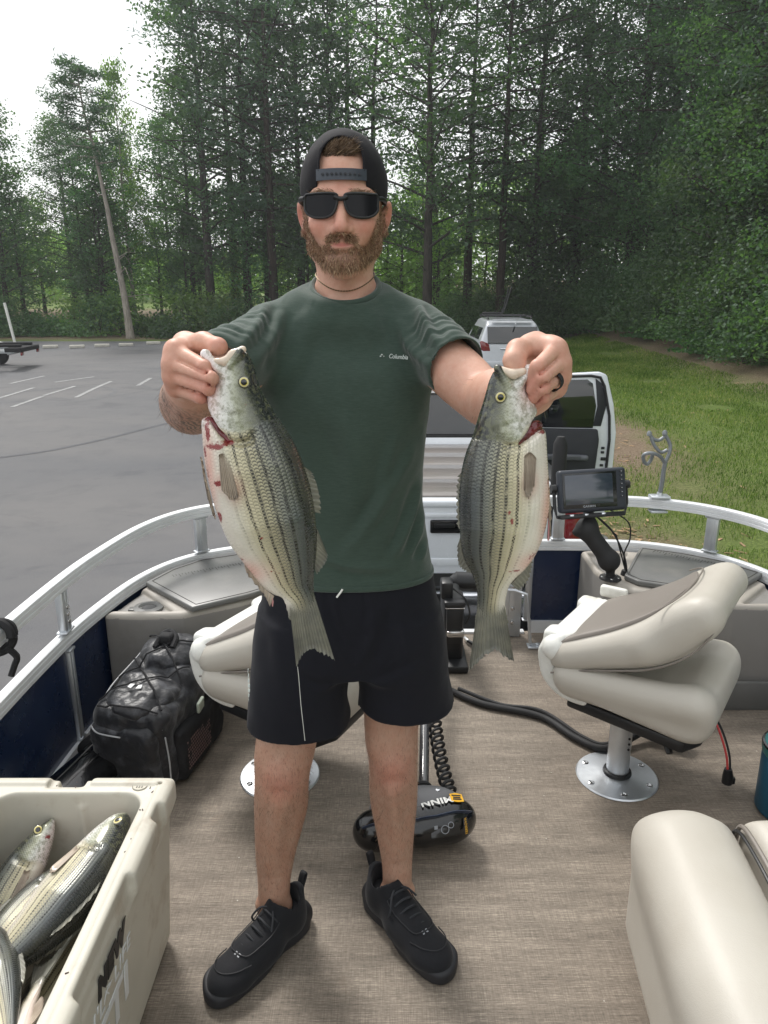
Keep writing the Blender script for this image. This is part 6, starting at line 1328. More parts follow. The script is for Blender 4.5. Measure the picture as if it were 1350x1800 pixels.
mb = MB(); mb.lathe([(.010, .004), (.012, .004), (.012, .0052), (.010, .0052)], 16, M, False); mb.lathe([(.007, .004), (.009, .004), (.009, .0052), (.007, .0052)], 14, M @ Matrix.Translation((.018, .010, 0)), False); mb.box((-.026, .008, .0046), (.010, .010, .001), 0, M); mb.build('panel_symbol', KEY, tm)
sh_d = Vector((.19, 2.98, .30)) - Vector((.118, 1.86, .125))
mb = MB(); mb.tube([(.018, .08, .125), tuple(Vector((.018, .08, .125)) + sh_d)], .0165, 14); mb.build('shaft', m_glass('black chrome shaft', (.05, .05, .055), .14), tm)
mb = MB(); [mb.lathe([(.0, 0), (.026, 0), (.028, .006), (.024, .012), (0, .012)], 18, Matrix.Translation((.018, .068 + i * .013, .118 + i * .003)) @ Matrix.Rotation(R(-80), 4, 'X'), False) for i in range(3)]; mb.build('shaft_collar', RUB, tm)
mb = MB(); n = 260; Pc = crom([(.070, .46, .20), (.072, .36, .17), (.076, .26, .15), (.086, .16, .13), (.098, .07, .120)], 12); q = []
for i in range(n):
    u = i / (n - 1) * (len(Pc) - 1); k = min(int(u), len(Pc) - 2); c = Pc[k] + (Pc[k + 1] - Pc[k]) * (u - k); a = i / n * 6.28 * 13; q.append((c[0] + .019 * math.cos(a), c[1] + .006 * math.cos(a + .6), c[2] + .019 * math.sin(a)))
mb.tube(q, .0052, 6); mb.build('coil_cord', RUB, tm)
mb = MB(); mb.lathe([(0, 0), (.008, 0), (.006, .01), (0, .011)], 10, Matrix.Translation((.058, .052, .145)), False); mb.build('head_screw', CHR, tm)
mb = MB(); mb.box((.20, 1.20, .16), (.085, .24, .28), .02, seg=3); mb.box((.20, 1.07, .20), (.07, .03, .16), .008); mb.box((.21, 1.16, .02), (.10, .30, .035), .01); mb.box((.195, 1.09, .315), (.09, .14, .03), .01); mb.box((.165, 1.10, .36), (.05, .08, .08), .012); mb.build('mount', BLK, tm)
mb = MB()
for i in range(3): mb.box((.20, 1.08, .285 + i * .014), (.082, .05, .005), .002)
mb.box((.205, 1.06, .17), (.075, .03, .03), .008); mb.build('mount_plate', STEEL, tm)
mb = MB(); mb.tube([(.21, 1.44, .255), (.24, 1.44, .255), (.44, 1.44, .245), (.55, 1.44, .245), (.57, 1.44, .245)], [.02, .046, .046, .042, .015], 18); mb.build('motor_pod', BLK, tm)
mb = MB(); mb.tube([tuple(p) for p in crom([(.19, 1.10, .36), (.24, 1.06, .33), (.26, 1.04, .27), (.245, 1.05, .22)], 6)], .004, 6); mb.build('pull_cord', RUB, tm)
pl = thing('pliers', 'small dark handled pliers on deck near the bow', 'pliers', (.39, 3.07, .008)); mb = MB(); mb.tube([(0, 0, .01), (.03, -.05, .012), (.055, -.10, .01)], [.008, .011, .008], 8); mb.build('grip', BLK, pl); mb = MB(); mb.tube([(0, 0, .01), (-.012, .03, .012), (-.02, .05, .01)], [.009, .007, .003], 8); mb.build('jaw', STEEL, pl)
# power cable across the deck
hs = thing('power_cable', 'thick black power cable snaking across the deck to the right seat', 'cable', (.27, 2.63, .016))
mb = MB(); mb.tube([tuple(np.array(p) - np.array([.27, 2.63, .016])) for p in crom([(.12, 2.80, .018), (.27, 2.634, .016), (.39, 2.53, .016), (.592, 2.445, .016), (.69, 2.305, .016), (.775, 2.235, .018), (.89, 2.285, .03), (.965, 2.33, .05), (1.0, 2.33, .06)], 8)], .0135, 10); mb.build('hose', RUB, hs)
mb = MB(); mb.tube([tuple(np.array(p) - np.array([.27, 2.63, .016])) for p in crom([(.30, 2.625, .03), (.45, 2.52, .022), (.60, 2.455, .032), (.72, 2.30, .02), (.80, 2.255, .025), (.96, 2.34, .055)], 8)], .008, 8); mb.build('second_lead', RUB, hs)
mb = MB(); T = Matrix.Translation((1.0 - .27, 2.30 - 2.63, .055)); mb.lathe([(0, -.03), (.026, -.03), (.03, 0), (.022, .03), (.012, .05), (0, .05)], 14, T @ Matrix.Rotation(R(70), 4, 'Y'), False); mb.box((.055, -.03, -.005), (.07, .02, .05), .008, T, rot=(0, .5, .4)); mb.box((-.05, .03, .02), (.06, .02, .03), .008, T, rot=(0, .5, .2)); mb.build('plug', BLK, hs)
cn = thing('wire_connector', 'small black wire connector with a red lead under the right seat', 'connector', (1.115, 2.03, .03)); mb = MB(); mb.tube([(0, 0, .0), (0, .0, .03), (-.002, .0, .052)], [.0165, .0165, .012], 10); mb.box((.018, 0, .01), (.012, .016, .024), .004); mb.build('plug', BLK, cn); mb = MB(); mb.tube([tuple(p) for p in crom([(-.004, 0, .05), (-.010, .012, .10), (-.03, .04, .17), (-.06, .08, .24)], 6)], .0035, 6); mb.build('red_lead', pmat('red wire', hx(206, 70, 72), .5), cn); mb = MB(); mb.tube([tuple(p) for p in crom([(.004, 0, .05), (.0, .012, .10), (-.02, .04, .17), (-.055, .085, .24)], 6)], .0035, 6); mb.build('black_lead', RUB, cn)
jg = thing('drink_jug', 'teal insulated jug at the right edge beside the bench', 'jug', (1.265, 1.93, 0)); TEAL = pmat('deep teal enamel', hx(20, 92, 122), .4, var=.06, bump=.1); mb = MB(); mb.lathe([(0, 0), (.088, 0), (.096, .01), (.098, .19), (.092, .205), (0, .205)], 36, None, False); mb.build('jug_body', TEAL, jg); mb = MB(); mb.lathe([(0, .20), (.098, .20), (.101, .21), (.101, .228), (.094, .236), (.06, .24), (0, .24)], 36, None, False); mb.build('lid', pmat('green teal lid', hx(28, 116, 116), .35), jg); mb = MB(); mb.tube([(.097 * math.cos(a), .097 * math.sin(a), .23) for a in np.linspace(0, 6.1, 40)], .006, 6); mb.build('rim', GLB, jg)
st = thing('strap', 'black knotted strap tied round the left top rail', 'strap', (-1.052, 1.80, .66)); mb = MB(); r_ = .042; mb.tube([(r_ * math.cos(a), .012 * math.sin(a * 1.3), r_ * math.sin(a)) for a in np.linspace(0, 6.28, 30)], .012, 8); mb.tube([(r_ * math.cos(a), .02 + .012 * math.sin(a * 1.7), r_ * .9 * math.sin(a)) for a in np.linspace(0, 6.28, 30)], .010, 8); mb.tube([tuple(p) for p in crom([(.03, 0, -.03), (.045, .01, -.06), (.03, .02, -.09), (.02, .01, -.12)], 5)], .009, 6); mb.build('webbing', BAG2, st)
rd = thing('fishing_rod', 'grey rod tip poking in at the left edge outside the rail', 'rod', (-1.30, 2.0, .72)); mb = MB(); mb.tube([(-.5, -.55, .02), (-.15, -.13, .08), (.03, .09, .11)], [.013, .012, .010], 10); mb.lathe([(0, 0), (.012, 0), (.012, .01), (0, .012)], 10, Matrix.Translation((.03, .09, .105)), False); mb.build('blank', ALU, rd)

# ---------------------------------------------------------------- the man
def m_skin():
    b = NB('skin'); o = b.obj(); c = b.attr('col').outputs['Color']; ink = b.attr('ink').outputs['Fac']; hair = b.attr('hair').outputs['Fac']
    n = b.noise(o, 46, 5, .6); n2 = b.noise(o, 9, 3); pores = b.noise(o, 620, 2)
    c = b.mix(b.ramp(b.noise(o, 150, 4, .6), [(.35, 0.), (.7, .28)]), c, b.mix(1., c, (.80, .66, .60), 'MULTIPLY'))
    c = b.mix(b.ramp(n, [(.35, 0.), (.7, .45)]), c, b.mix(1., c, (.86, .62, .56), 'MULTIPLY'))
    c = b.mix(b.ramp(n2, [(.4, 0.), (.7, .2)]), c, b.mix(1., c, (1.12, .96, .86), 'MULTIPLY'))
    w = b.n('TexWave', Vector=b.map(o, (1, 1.2, 1), (.5, .3, .2)), Scale=34., Distortion=9., Detail=3.); w.inputs['Detail Scale'].default_value = 1.6
    pat = b.math('MULTIPLY', b.ramp(w.outputs['Fac'], [(.30, 1.), (.52, .12)]), b.ramp(b.noise(o, 26, 4), [(.34, .25), (.55, 1.)]))
    c = b.mix(b.math('MULTIPLY', ink, b.math('ADD', .22, b.math('MULTIPLY', pat, .6))), c, hx(74, 72, 70))
    hs_ = b.noise(b.map(o, (520, 520, 60)), 1., 2, .6)
    c = b.mix(b.math('MULTIPLY', hair, b.ramp(hs_, [(.56, 0.), (.66, .75)])), c, hx(78, 56, 42))
    b.b.subsurface_method = 'RANDOM_WALK'
    return b.out(Base_Color=c, Roughness=b.math('ADD', .42, b.math('MULTIPLY', n, .16)), Specular_IOR_Level=.42, Subsurface_Weight=.09, Subsurface_Radius=(.9, .35, .2), Subsurface_Scale=.012, Normal=b.bump(pores, .3, .0008, b.bump(n, .35, .0016)))
SKIN = m_skin()
man = thing('person', 'man in green tee, dark shorts, backwards cap and sunglasses holding up two fish', 'person', (-.08, 1.55, 0))
OFF = np.array([-.08, 1.55, 0.])
def pm(name, v, f, m, attrs=None, parent=None, **k): return mk(name, v - OFF, f, m, parent or man, True, attrs, **k)
hc = -.079                                                     # head centre line
B = SDF()
# trunk under the clothes
B.loft([(.80, -.078, 1.55, .14, .10), (.85, -.078, 1.55, .165, .11), (.97, -.08, 1.56, .160, .10), (1.12, -.08, 1.565, .148, .098), (1.30, -.08, 1.565, .162, .10), (1.40, -.08, 1.57, .155, .09), (1.48, -.08, 1.572, .11, .065), (1.53, -.08, 1.572, .062, .055)], .01)
# neck and head
B.cap((hc, 1.578, 1.48), (hc, 1.560, 1.645), .0535, .052, .025, fl=((1, 0, 0), 1.03))
for s_ in (-1, 1):
    B.cap((hc + s_ * .062, 1.575, 1.662), (hc + s_ * .018, 1.524, 1.528), .010, .008, .02)          # neck tendons
    B.cap((hc + s_ * .02, 1.585, 1.55), (hc + s_ * .11, 1.59, 1.488), .034, .028, .04)
B.ell((hc, 1.522, 1.582), (.010, .010, .014), .02)
B.ell((hc, 1.565, 1.752), (.076, .094, .088), .02)
B.ell((hc, 1.522, 1.690), (.066, .066, .092), .03)
for s_ in (-1, 1):
    B.cap((hc + s_ * .051, 1.552, 1.646), (hc + s_ * .012, 1.480, 1.608), .014, .019, .02)
    B.cap((hc + s_ * .052, 1.552, 1.640), (hc + s_ * .061, 1.556, 1.690), .015, .014, .02)
    B.ell((hc + s_ * .037, 1.480, 1.676), (.026, .022, .022), .025)
    B.cap((hc + s_ * .050, 1.481, 1.7275), (hc + s_ * .014, 1.465, 1.7255), .008, .009, .016)
    B.ell((hc + s_ * .032, 1.459, 1.706), (.017, .013, .0115), .014, 'd')
    B.ell((hc + s_ * .032, 1.4785, 1.706), (.0125, .0125, .0125), .004)
    B.cap((hc + s_ * .046, 1.473, 1.709), (hc + s_ * .018, 1.469, 1.7105), .0035, .0035, .006)
B.ell((hc, 1.476, 1.604), (.024, .020, .019), .03)
B.ell((hc, 1.478, 1.649), (.034, .020, .020), .02)
B.cap((hc, 1.464, 1.718), (hc, 1.4395, 1.675), .0075, .0105, .014)
B.ell((hc, 1.4375, 1.6705), (.0125, .012, .0105), .008)
for s_ in (-1, 1):
    B.ell((hc + s_ * .0135, 1.452, 1.667), (.0085, .0115, .0085), .008)
    B.ell((hc + s_ * .0070, 1.4445, 1.6605), (.0042, .0050, .0038), .004, 'd')
    B.cap((hc + s_ * .004, 1.4548, 1.6490), (hc + s_ * .0230, 1.4640, 1.6445), .0050, .0030, .006)
B.cap((hc - .014, 1.4570, 1.6365), (hc + .014, 1.4570, 1.6365), .0060, .0060, .008); B.ell((hc, 1.4555, 1.6365), (.014, .0075, .0065), .006)
for s_ in (-1, 1): B.cap((hc, 1.4475, 1.6415), (hc + s_ * .0150, 1.4520, 1.6425), .0020, .0018, .003, 'd'); B.cap((hc + s_ * .0150, 1.4520, 1.6425), (hc + s_ * .0270, 1.4610, 1.6475), .0018, .0016, .003, 'd')
for s_ in (-1, 1):
    B.ell((hc + s_ * .083, 1.570, 1.700), (.009, .0185, .031), .008, rot=(0, s_ * .22, s_ * -.35)); B.ell((hc + s_ * .088, 1.560, 1.702), (.006, .010, .018), .006, 'd', rot=(0, s_ * .22, s_ * -.35)); B.ell((hc + s_ * .080, 1.562, 1.672), (.0065, .0085, .009), .006)
# arms: shoulder, elbow, wrist
SR, ER, WR = (-.232, 1.56, 1.462), (-.352, 1.350, 1.352), (-.306, 1.160, 1.418)
SL, EL, WL = (.074, 1.56, 1.462), (.188, 1.350, 1.364), (.236, 1.150, 1.402)
L3 = lambda a, b_, t: tuple(np.array(a) * (1 - t) + np.array(b_) * t)
def limb(pts, rr, n=6, k=.006):
    Q = crom([(*q, r) for q, r in zip(pts, rr)], n)
    for i in range(len(Q) - 1): B.cap(Q[i][:3], Q[i + 1][:3], Q[i][3], Q[i + 1][3], k if i else .012)
def arm(S, E, Wr, sd):
    limb([S, L3(S, E, .35), L3(S, E, .68), L3(S, E, .94), L3(E, Wr, .10), L3(E, Wr, .30), L3(E, Wr, .62), Wr], [.060, .054, .052, .047, .048, .052, .044, .030])
arm(SR, ER, WR, -1); arm(SL, EL, WL, 1)
B.ell(L3(ER, WR, .22), (.055, .056, .054), .012)
def chain(pts, rs, k=.006):
    for i in range(len(pts) - 1): B.cap(pts[i], pts[i + 1], rs[i], rs[i + 1], k)
def crease(fs):
    for p, q in zip(fs[:-1], fs[1:]):
        m = [(np.array(p[i]) + np.array(q[i])) / 2 for i in range(3)]
        cc_ = np.array([0, -.0095, 0]); B.cap(m[0] * .8 + m[1] * .2 + cc_ * .9, m[1] + cc_, .0016, .0022, .004, 'd'); B.cap(m[1] + cc_ * .9, m[2] + cc_ * .3, .002, .002, .004, 'd')
# right hand (left of the photo): fist round the lower jaw, thumb in the mouth
mcpR = [(-0.3034, 1.088, 1.4724), (-0.3071, 1.078, 1.4545), (-0.3089, 1.082, 1.4361), (-0.3101, 1.096, 1.4171)]
for m, r in zip(mcpR, (.0165, .0165, .0155, .014)): B.cap(WR, m, .020, r * .92, .012)
for a, b_ in zip(mcpR[:-1], mcpR[1:]): B.cap(a, b_, .0135, .0135, .006)
B.ell(L3(WR, mcpR[1], .55), (.022, .034, .030), .01)
fR = [[mcpR[0], (-0.2526, 1.046, 1.4534), (-0.2511, 1.08, 1.4462), (-0.2728, 1.1, 1.4426)], [mcpR[1], (-0.2428, 1.034, 1.4388), (-0.2403, 1.072, 1.4323), (-0.2666, 1.098, 1.4278)], [mcpR[2], (-0.2485, 1.04, 1.4231), (-0.2451, 1.074, 1.4173), (-0.2715, 1.1, 1.4132)], [mcpR[3], (-0.2643, 1.058, 1.4078), (-0.26, 1.084, 1.4027), (-0.2819, 1.104, 1.3999)]]
for p, r in zip(fR, (.0098, .0097, .0088, .0078)): chain(p, (r * 1.18, r * 1.06, r * .94, r * .82), .0016); B.ell(p[1], (r * 1.10,) * 3, .003)
crease(fR)
chain([L3(WR, mcpR[0], .35), (-0.2984, 1.125, 1.479), (-0.2648, 1.1, 1.4838), (-0.2398, 1.076, 1.4797)], (.020, .0165, .0140, .0132), .010)
B.ell((-0.2386, 1.074, 1.479), (.0135, .0145, .0118), .006)
B.cap((-0.2976, 1.122, 1.4792), mcpR[0], .014, .013, .014)
# left hand (right of the photo)
mcpL = [(0.2488, 1.082, 1.4752), (0.257, 1.08, 1.4568), (0.2598, 1.086, 1.4374), (0.258, 1.098, 1.4168)]
for m, r in zip(mcpL, (.0165, .0165, .0155, .014)): B.cap(WL, m, .020, r * .92, .012)
for a, b_ in zip(mcpL[:-1], mcpL[1:]): B.cap(a, b_, .0135, .0135, .006)
B.ell(L3(WL, mcpL[1], .5), (.022, .034, .030), .01)
fL = [[mcpL[0], (0.2153, 1.04, 1.454), (0.2099, 1.052, 1.4345), (0.2133, 1.085, 1.4276)], [mcpL[1], (0.2221, 1.034, 1.4396), (0.2115, 1.048, 1.4221), (0.2158, 1.085, 1.4142)], [mcpL[2], (0.2247, 1.038, 1.4241), (0.2146, 1.052, 1.4094), (0.2187, 1.088, 1.4021)], [mcpL[3], (0.2298, 1.054, 1.4084), (0.2214, 1.066, 1.3968), (0.2243, 1.096, 1.3908)]]
for p, r in zip(fL, (.0100, .0098, .0090, .0081)): chain(p, (r * 1.18, r * 1.04, r * .94, r * .82), .0016); B.ell(p[1], (r * 1.10,) * 3, .003)
crease(fL)
chain([L3(WL, mcpL[0], .35), (0.2273, 1.12, 1.4793), (0.1937, 1.082, 1.4736), (0.1867, 1.066, 1.4604), (0.1897, 1.062, 1.4519)], (.021, .0170, .0150, .0145, .0125), .010)
B.cap((0.2266, 1.116, 1.4779), mcpL[0], .015, .013, .012)
B.cap((0.2131, 1.108, 1.48), (0.2412, 1.094, 1.4809), .012, .013, .012)
# legs
legR = [(-.185, 1.56, .86), (-0.2274, 1.5, 0.5616), (-0.2391, 1.485, 0.4868), (-0.2543, 1.515, 0.3435), (-0.2695, 1.51, 0.2299), (-0.2742, 1.49, 0.153), (-0.2755, 1.475, 0.0709)]
legL = [(.03, 1.57, .86), (0.0178, 1.54, 0.5665), (0.0221, 1.535, 0.4751), (0.0244, 1.565, 0.3378), (0.0291, 1.56, 0.2336), (0.0337, 1.545, 0.1463), (0.0338, 1.53, 0.0615)]
for lg, rr in ((legR, (.085, .070, .064, .062, .049, .0385, .038)), (legL, (.085, .064, .058, .058, .046, .0365, .036))):
    limb(lg, rr, 6)
    k = np.array(lg[2]); B.ell(k + [0, -.036, .010], (.028, .026, .032), .022); B.ell(k + [0, -.040, -.046], (.015, .018, .018), .02); B.ell(k + [.034 if lg is legR else -.034, -.022, .055], (.020, .024, .034), .022); B.ell(k + [-.03 if lg is legR else .03, -.022, .06], (.018, .022, .034), .022); B.ell(k + [0, .030, -.11], (.044, .042, .08), .02)
    a_ = np.array(lg[5]); B.cap(k + [0, -.045, -.07], a_ + [0, -.022, .06], .010, .008, .03)
    for q in (-1, 1): B.ell(np.array(lg[6]) + [q * .034, .0, .018], (.011, .014, .014), .015)
v, f = B.mesh((-.48, .98, .03), (.34, 1.74, 1.87), .0026); v = relax(v, f, 1, .4)
# colour zones of the skin
def near(c, r): return np.exp(-(((v - np.array(c)) / np.array(r)) ** 2).sum(1))
base = np.array(hx(212, 171, 151)); arms = np.array(hx(208, 164, 146)); legc = np.array(hx(178, 145, 125)); red = np.array(hx(196, 112, 100)); lip = np.array(hx(184, 112, 104))
col = np.tile(base, (len(v), 1)); lerp = lambda m, c: col * (1 - m[:, None]) + c * m[:, None]
col = lerp(np.clip((.9 - v[:, 2]) * 10, 0, 1), legc)
for s_ in (-1, 1): col = lerp(.45 * near((hc + s_ * .042, 1.475, 1.675), (.026, .04, .022)), red); col = lerp(.6 * near((hc + s_ * .088, 1.57, 1.70), (.014, .03, .04)), red)
col = lerp(.38 * near((hc, 1.435, 1.672), (.016, .02, .018)), red); col = lerp(.3 * near((hc, 1.47, 1.742), (.03, .03, .025)), red)
lm = np.clip(near((hc, 1.455, 1.6405), (.0225, .018, .0065)) * 1.7 - .35, 0, 1); col = lerp(.85 * lm, lip)
for p in fR + fL:
    col = lerp(.40 * near(p[0], (.016,) * 3), red); col = lerp(.34 * near(p[1], (.014,) * 3), red); col = lerp(.35 * near(p[2], (.014,) * 3), red)
col = lerp(.45 * near((-0.2368, 1.07, 1.4809), (.016,) * 3), red); col = lerp(.3 * near((-0.2682, 1.05, 1.417), (.03,) * 3), red)
for lg in (legR, legL): col = lerp(.42 * near(np.array(lg[2]) + [0, -.04, -.005], (.045, .05, .05)), red)
# hair colour of beard, scalp and brows
x = np.abs(v[:, 0] - hc); z = v[:, 2]; y = v[:, 1]
cheek = 1.6445 + .052 * np.clip((x - .040) / .026, 0, 1) ** 2.            # beard line rises to the sideburn
brd = np.clip((cheek - z) / .009, 0, 1) * np.clip((z - 1.560) / .012, 0, 1) * np.clip((1.572 - y) / .012, 0, 1) * np.clip((y - 1.40) / .01, 0, 1) * (z < 1.72)
brd = brd * np.clip((z - (1.589 + .10 * np.clip(y - 1.50, 0, 1) + .62 * np.clip(x - .018, 0, 1))) / .008 , 0, 1)
mst = np.clip((.031 - x) / .006, 0, 1) * np.clip((1.6635 - z - .12 * x) / .004, 0, 1) * (z > 1.640) * (y < 1.50)
brd = np.maximum(brd, mst) * np.clip(1 - 1.6 * lm, 0, 1)
soul = (np.exp(-((x / .017) ** 2 + ((z - 1.627) / .006) ** 2))) * .55; brd = brd * (1 - soul * (y < 1.48))
sb = (x > .062) * np.clip((1.745 - z) / .01, 0, 1) * np.clip((z - 1.66) / .01, 0, 1) * np.clip((1.562 - y) / .008, 0, 1) * np.clip((y - 1.523) / .01, 0, 1); brd = np.maximum(brd, sb * .9)
brow = np.exp(-(((z - 1.7315 + .10 * np.abs(x - .034) ) / .0042) ** 2)) * np.clip((x - .010) / .006, 0, 1) * np.clip((.058 - x) / .008, 0, 1) * (y < 1.49)
scalp = np.clip((z - 1.797) / .012, 0, 1) * (y < 1.60)
col = lerp(.62 * brd, np.array(hx(116, 84, 62))); col = lerp(.72 * brow, np.array(hx(82, 58, 42))); col = lerp(.85 * scalp, np.array(hx(88, 68, 52)))
ink = near((-.365, 1.27, 1.352), (.085, .12, .085)); ink = np.clip(ink * 2.2 - .5, 0, 1) * (y > 1.17)
hair = np.clip((.62 - z) * 8, 0, .5) * (z > .12) + .6 * np.clip(near((-.36, 1.27, 1.36), (.09, .14, .10)) * 1.6 - .3, 0, 1)
VN = vnormals(v, f); BV, BF = v.copy(), f
body = pm('body', v, f, SKIN, {'col': ('FLOAT_COLOR', np.c_[np.clip(col, 0, 1), np.ones(len(v))]), 'ink': ('FLOAT', ink), 'hair': ('FLOAT', hair)})
# hair made of tapered strands
def m_hair(name, c1, c2, c3):
    b = NB(name); t = b.attr('tone').outputs['Fac']; return b.out(Base_Color=b.ramp(t, [(0., c1), (.55, c2), (1., c3)]), Roughness=.5, Specular_IOR_Level=.35)
BEARD = m_hair('brown beard hair', hx(92, 70, 52), hx(148, 118, 92), hx(200, 172, 140)); HAIR = m_hair('brown head hair', hx(58, 44, 34), hx(104, 84, 66), hx(168, 146, 120))
def strands(name, P, D, ln, w, m, curl, seed, droop=0.):
    r = np.random.default_rng(seed); n = len(P); D = D / np.linalg.norm(D, axis=1)[:, None]; ln = (ln * r.uniform(.55, 1.3, n))[:, None]
    sdv = np.cross(D, r.normal(size=(n, 3))); sdv /= np.linalg.norm(sdv, axis=1)[:, None]; bend = r.normal(size=(n, 3)) * curl + np.array([0, 0, -droop])
    w = (w * r.uniform(.7, 1.3, n))[:, None]; V = []
    for t, q in ((0, 1.), (.5, .8), (1., .15)):
        c = P + D * ln * t + bend * ln * t * t; V += [c - sdv * w * q, c + sdv * w * q]
    V = np.stack(V, 1).reshape(-1, 3); k = np.arange(n)[:, None] * 6; F = np.concatenate([k + np.array([[0, 1, 3, 2]]), k + np.array([[2, 3, 5, 4]])])
    tone = np.repeat(np.clip(.48 + .26 * r.normal(size=n), 0, 1), 6); tone = np.clip(tone + np.tile([-.12, -.12, 0, 0, .14, .14], n), 0, 1)
    return meta(pm(name, V, F, m, {'tone': ('FLOAT', tone)}), kind='stuff')
rng = np.random.default_rng(9)
def pick(mask, n):
    p = np.clip(mask, 0, 1); i = rng.choice(len(v), n, p=p / p.sum()); return BV[i] + rng.normal(size=(n, 3)) * .0012, VN[i], i
P, Nn, i = pick(brd ** 1.3, 15000); dn = np.array([0, -.12, -1.]); sidew = np.stack([-(P[:, 0] - hc) * 5. * (P[:, 2] < 1.63), 0 * P[:, 0], 0 * P[:, 0]], 1)
low = np.clip((1.635 - P[:, 2]) / .03, 0, 1); lnb = .0038 + .0060 * low; must = (P[:, 2] > 1.640) & (np.abs(P[:, 0] - hc) < .033)
lnb[must] = .0065; Dd = Nn * .22 + dn * .9 + sidew + rng.normal(size=P.shape) * .22; Dd[must] += np.stack([np.sign(P[must, 0] - hc) * .8, 0 * P[must, 0], .25 + 0 * P[must, 0]], 1)
strands('beard', P - Nn * .0008, Dd, lnb, .00055, BEARD, .22, 3)
P, Nn, i = pick(brow, 700); strands('eyebrows', P, Nn * .35 + np.stack([np.sign(P[:, 0] - hc), 0 * P[:, 0], .35 + 0 * P[:, 0]], 1) + rng.normal(size=P.shape) * .15, np.full(len(P), .007), .00045, BEARD, .15, 4)
P, Nn, i = pick(scalp * (v[:, 0] < hc + .019) * (x < .034) * (y < 1.52) * (z < 1.820), 4200); strands('fringe_hair', P, Nn * .26 + np.array([.75, -.05, .30]) + rng.normal(size=P.shape) * .16 + np.stack([(hc - P[:, 0]) * -3, 0 * P[:, 0], 0 * P[:, 0]], 1), np.full(len(P), .017), .0007, HAIR, .16, 5, .1)
LGM = np.clip((.60 - z) * 9, 0, 1) * np.clip((z - .13) * 12, 0, 1) + .5 * near((-.36, 1.27, 1.36), (.08, .12, .09)) * (y > 1.18) + .35 * near((.21, 1.26, 1.39), (.06, .09, .06)) * (y > 1.17)
P, Nn, i = pick(LGM, 4200); strands('limb_hair', P, Nn * .45 + np.array([0, 0, -.9]) + rng.normal(size=P.shape) * .3, np.full(len(P), .011), .00022, HAIR, .3, 8)
# ---------------------------------------------------------------- clothes
def m_cloth(name, c, c2, rough=.85, hs=700, heather=.35, sheen=.25):
    b = NB(name); o = b.obj(); h = b.noise(b.map(o, (60, 60, 420)), 1., 3, .7); n = b.noise(o, 5, 4); wv_ = b.noise(o, hs, 2, .7)
    k = b.mix(b.math('MULTIPLY', b.ramp(h, [(.35, 0.), (.7, 1.)]), heather), c, c2); k = b.mix(b.ramp(n, [(.4, 0.), (.75, .18)]), k, c2)
    return b.out(Base_Color=k, Roughness=rough, Sheen_Weight=sheen, Sheen_Roughness=.5, Specular_IOR_Level=.2, Normal=b.bump(wv_, .35, .0008, b.bump(b.noise(o, 28, 4, .6), .22, .004)))
TEE = m_cloth('green heather jersey', hx(54, 70, 62), hx(82, 97, 88)); SHORT = m_cloth('navy black woven shorts', hx(20, 21, 28), hx(27, 28, 36), .8, 500, .25, .05)
T = SDF()
T.loft([(.948, -.081, 1.555, .192, .124), (.99, -.081, 1.558, .186, .124), (1.06, -.081, 1.56, .174, .122), (1.13, -.081, 1.562, .168, .120), (1.22, -.081, 1.562, .172, .121), (1.32, -.081, 1.565, .181, .122), (1.39, -.081, 1.568, .182, .113), (1.45, -.081, 1.57, .160, .092), (1.50, -.081, 1.565, .118, .090), (1.535, -.081, 1.567, .090, .084), (1.56, -.081, 1.570, .078, .078), (1.60, -.081, 1.576, .070, .070)], .01, ex=2.25)
ER2, EL2 = L3(SR, ER, .60), L3(SL, EL, .60)
eR, eL = (-0.3059, 1.4, 1.4207), (0.136, 1.432, 1.421)
T.cap(SR, eR, .066, .0655, .045); T.cap(SL, eL, .066, .0625, .045)
for s_ in (-1, 1): T.cap((hc + s_ * .035, 1.577, 1.548), (hc + s_ * .085, 1.577, 1.515), .036, .042, .03); T.cap((hc + s_ * .07, 1.575, 1.517), (hc + s_ * .146, 1.565, 1.474), .042, .053, .04)
# sleeve mouths: cut square and hollowed
for S, e in ((SR, eR), (SL, eL)):
    S_, e_ = np.array(S), np.array(e); dd = (e_ - S_) / np.linalg.norm(e_ - S_)
    T.add(lambda P, e_=e_, dd=dd, S_=S_: -np.maximum(np.maximum(-(P - e_) @ dd - .012 + .024, np.linalg.norm(P - e_, axis=-1) - .14), -1) , .004, 'i')
    T.cap(tuple(e_ - dd * .022), tuple(e_ + dd * .05), .0545, .0545, .003, 'd')
T.add(lambda P: np.maximum(np.hypot(P[..., 0] - hc, P[..., 1] - 1.567) - .13, 1.537 + (P[..., 1] - 1.4915) * .43 - P[..., 2]), .003, 'd')
T.add(lambda P: np.maximum((np.hypot((P[..., 0] - hc) / .0615, (P[..., 1] - 1.567) / .070) - 1) * .066, 1.517 + (P[..., 1] - 1.496) * .43 - P[..., 2]), .003, 'd')
T.add(lambda P: (lambda q: np.maximum(np.hypot((P[..., 0] + .081) / .180, (P[..., 1] - 1.555) / .112) * .11 - .11, P[..., 2] - .975))(0), .004, 'd')
tv, tf = T.mesh((-.45, 1.33, .93), (.28, 1.74, 1.63), .0042); tv = relax(tv, tf, 2, .5)
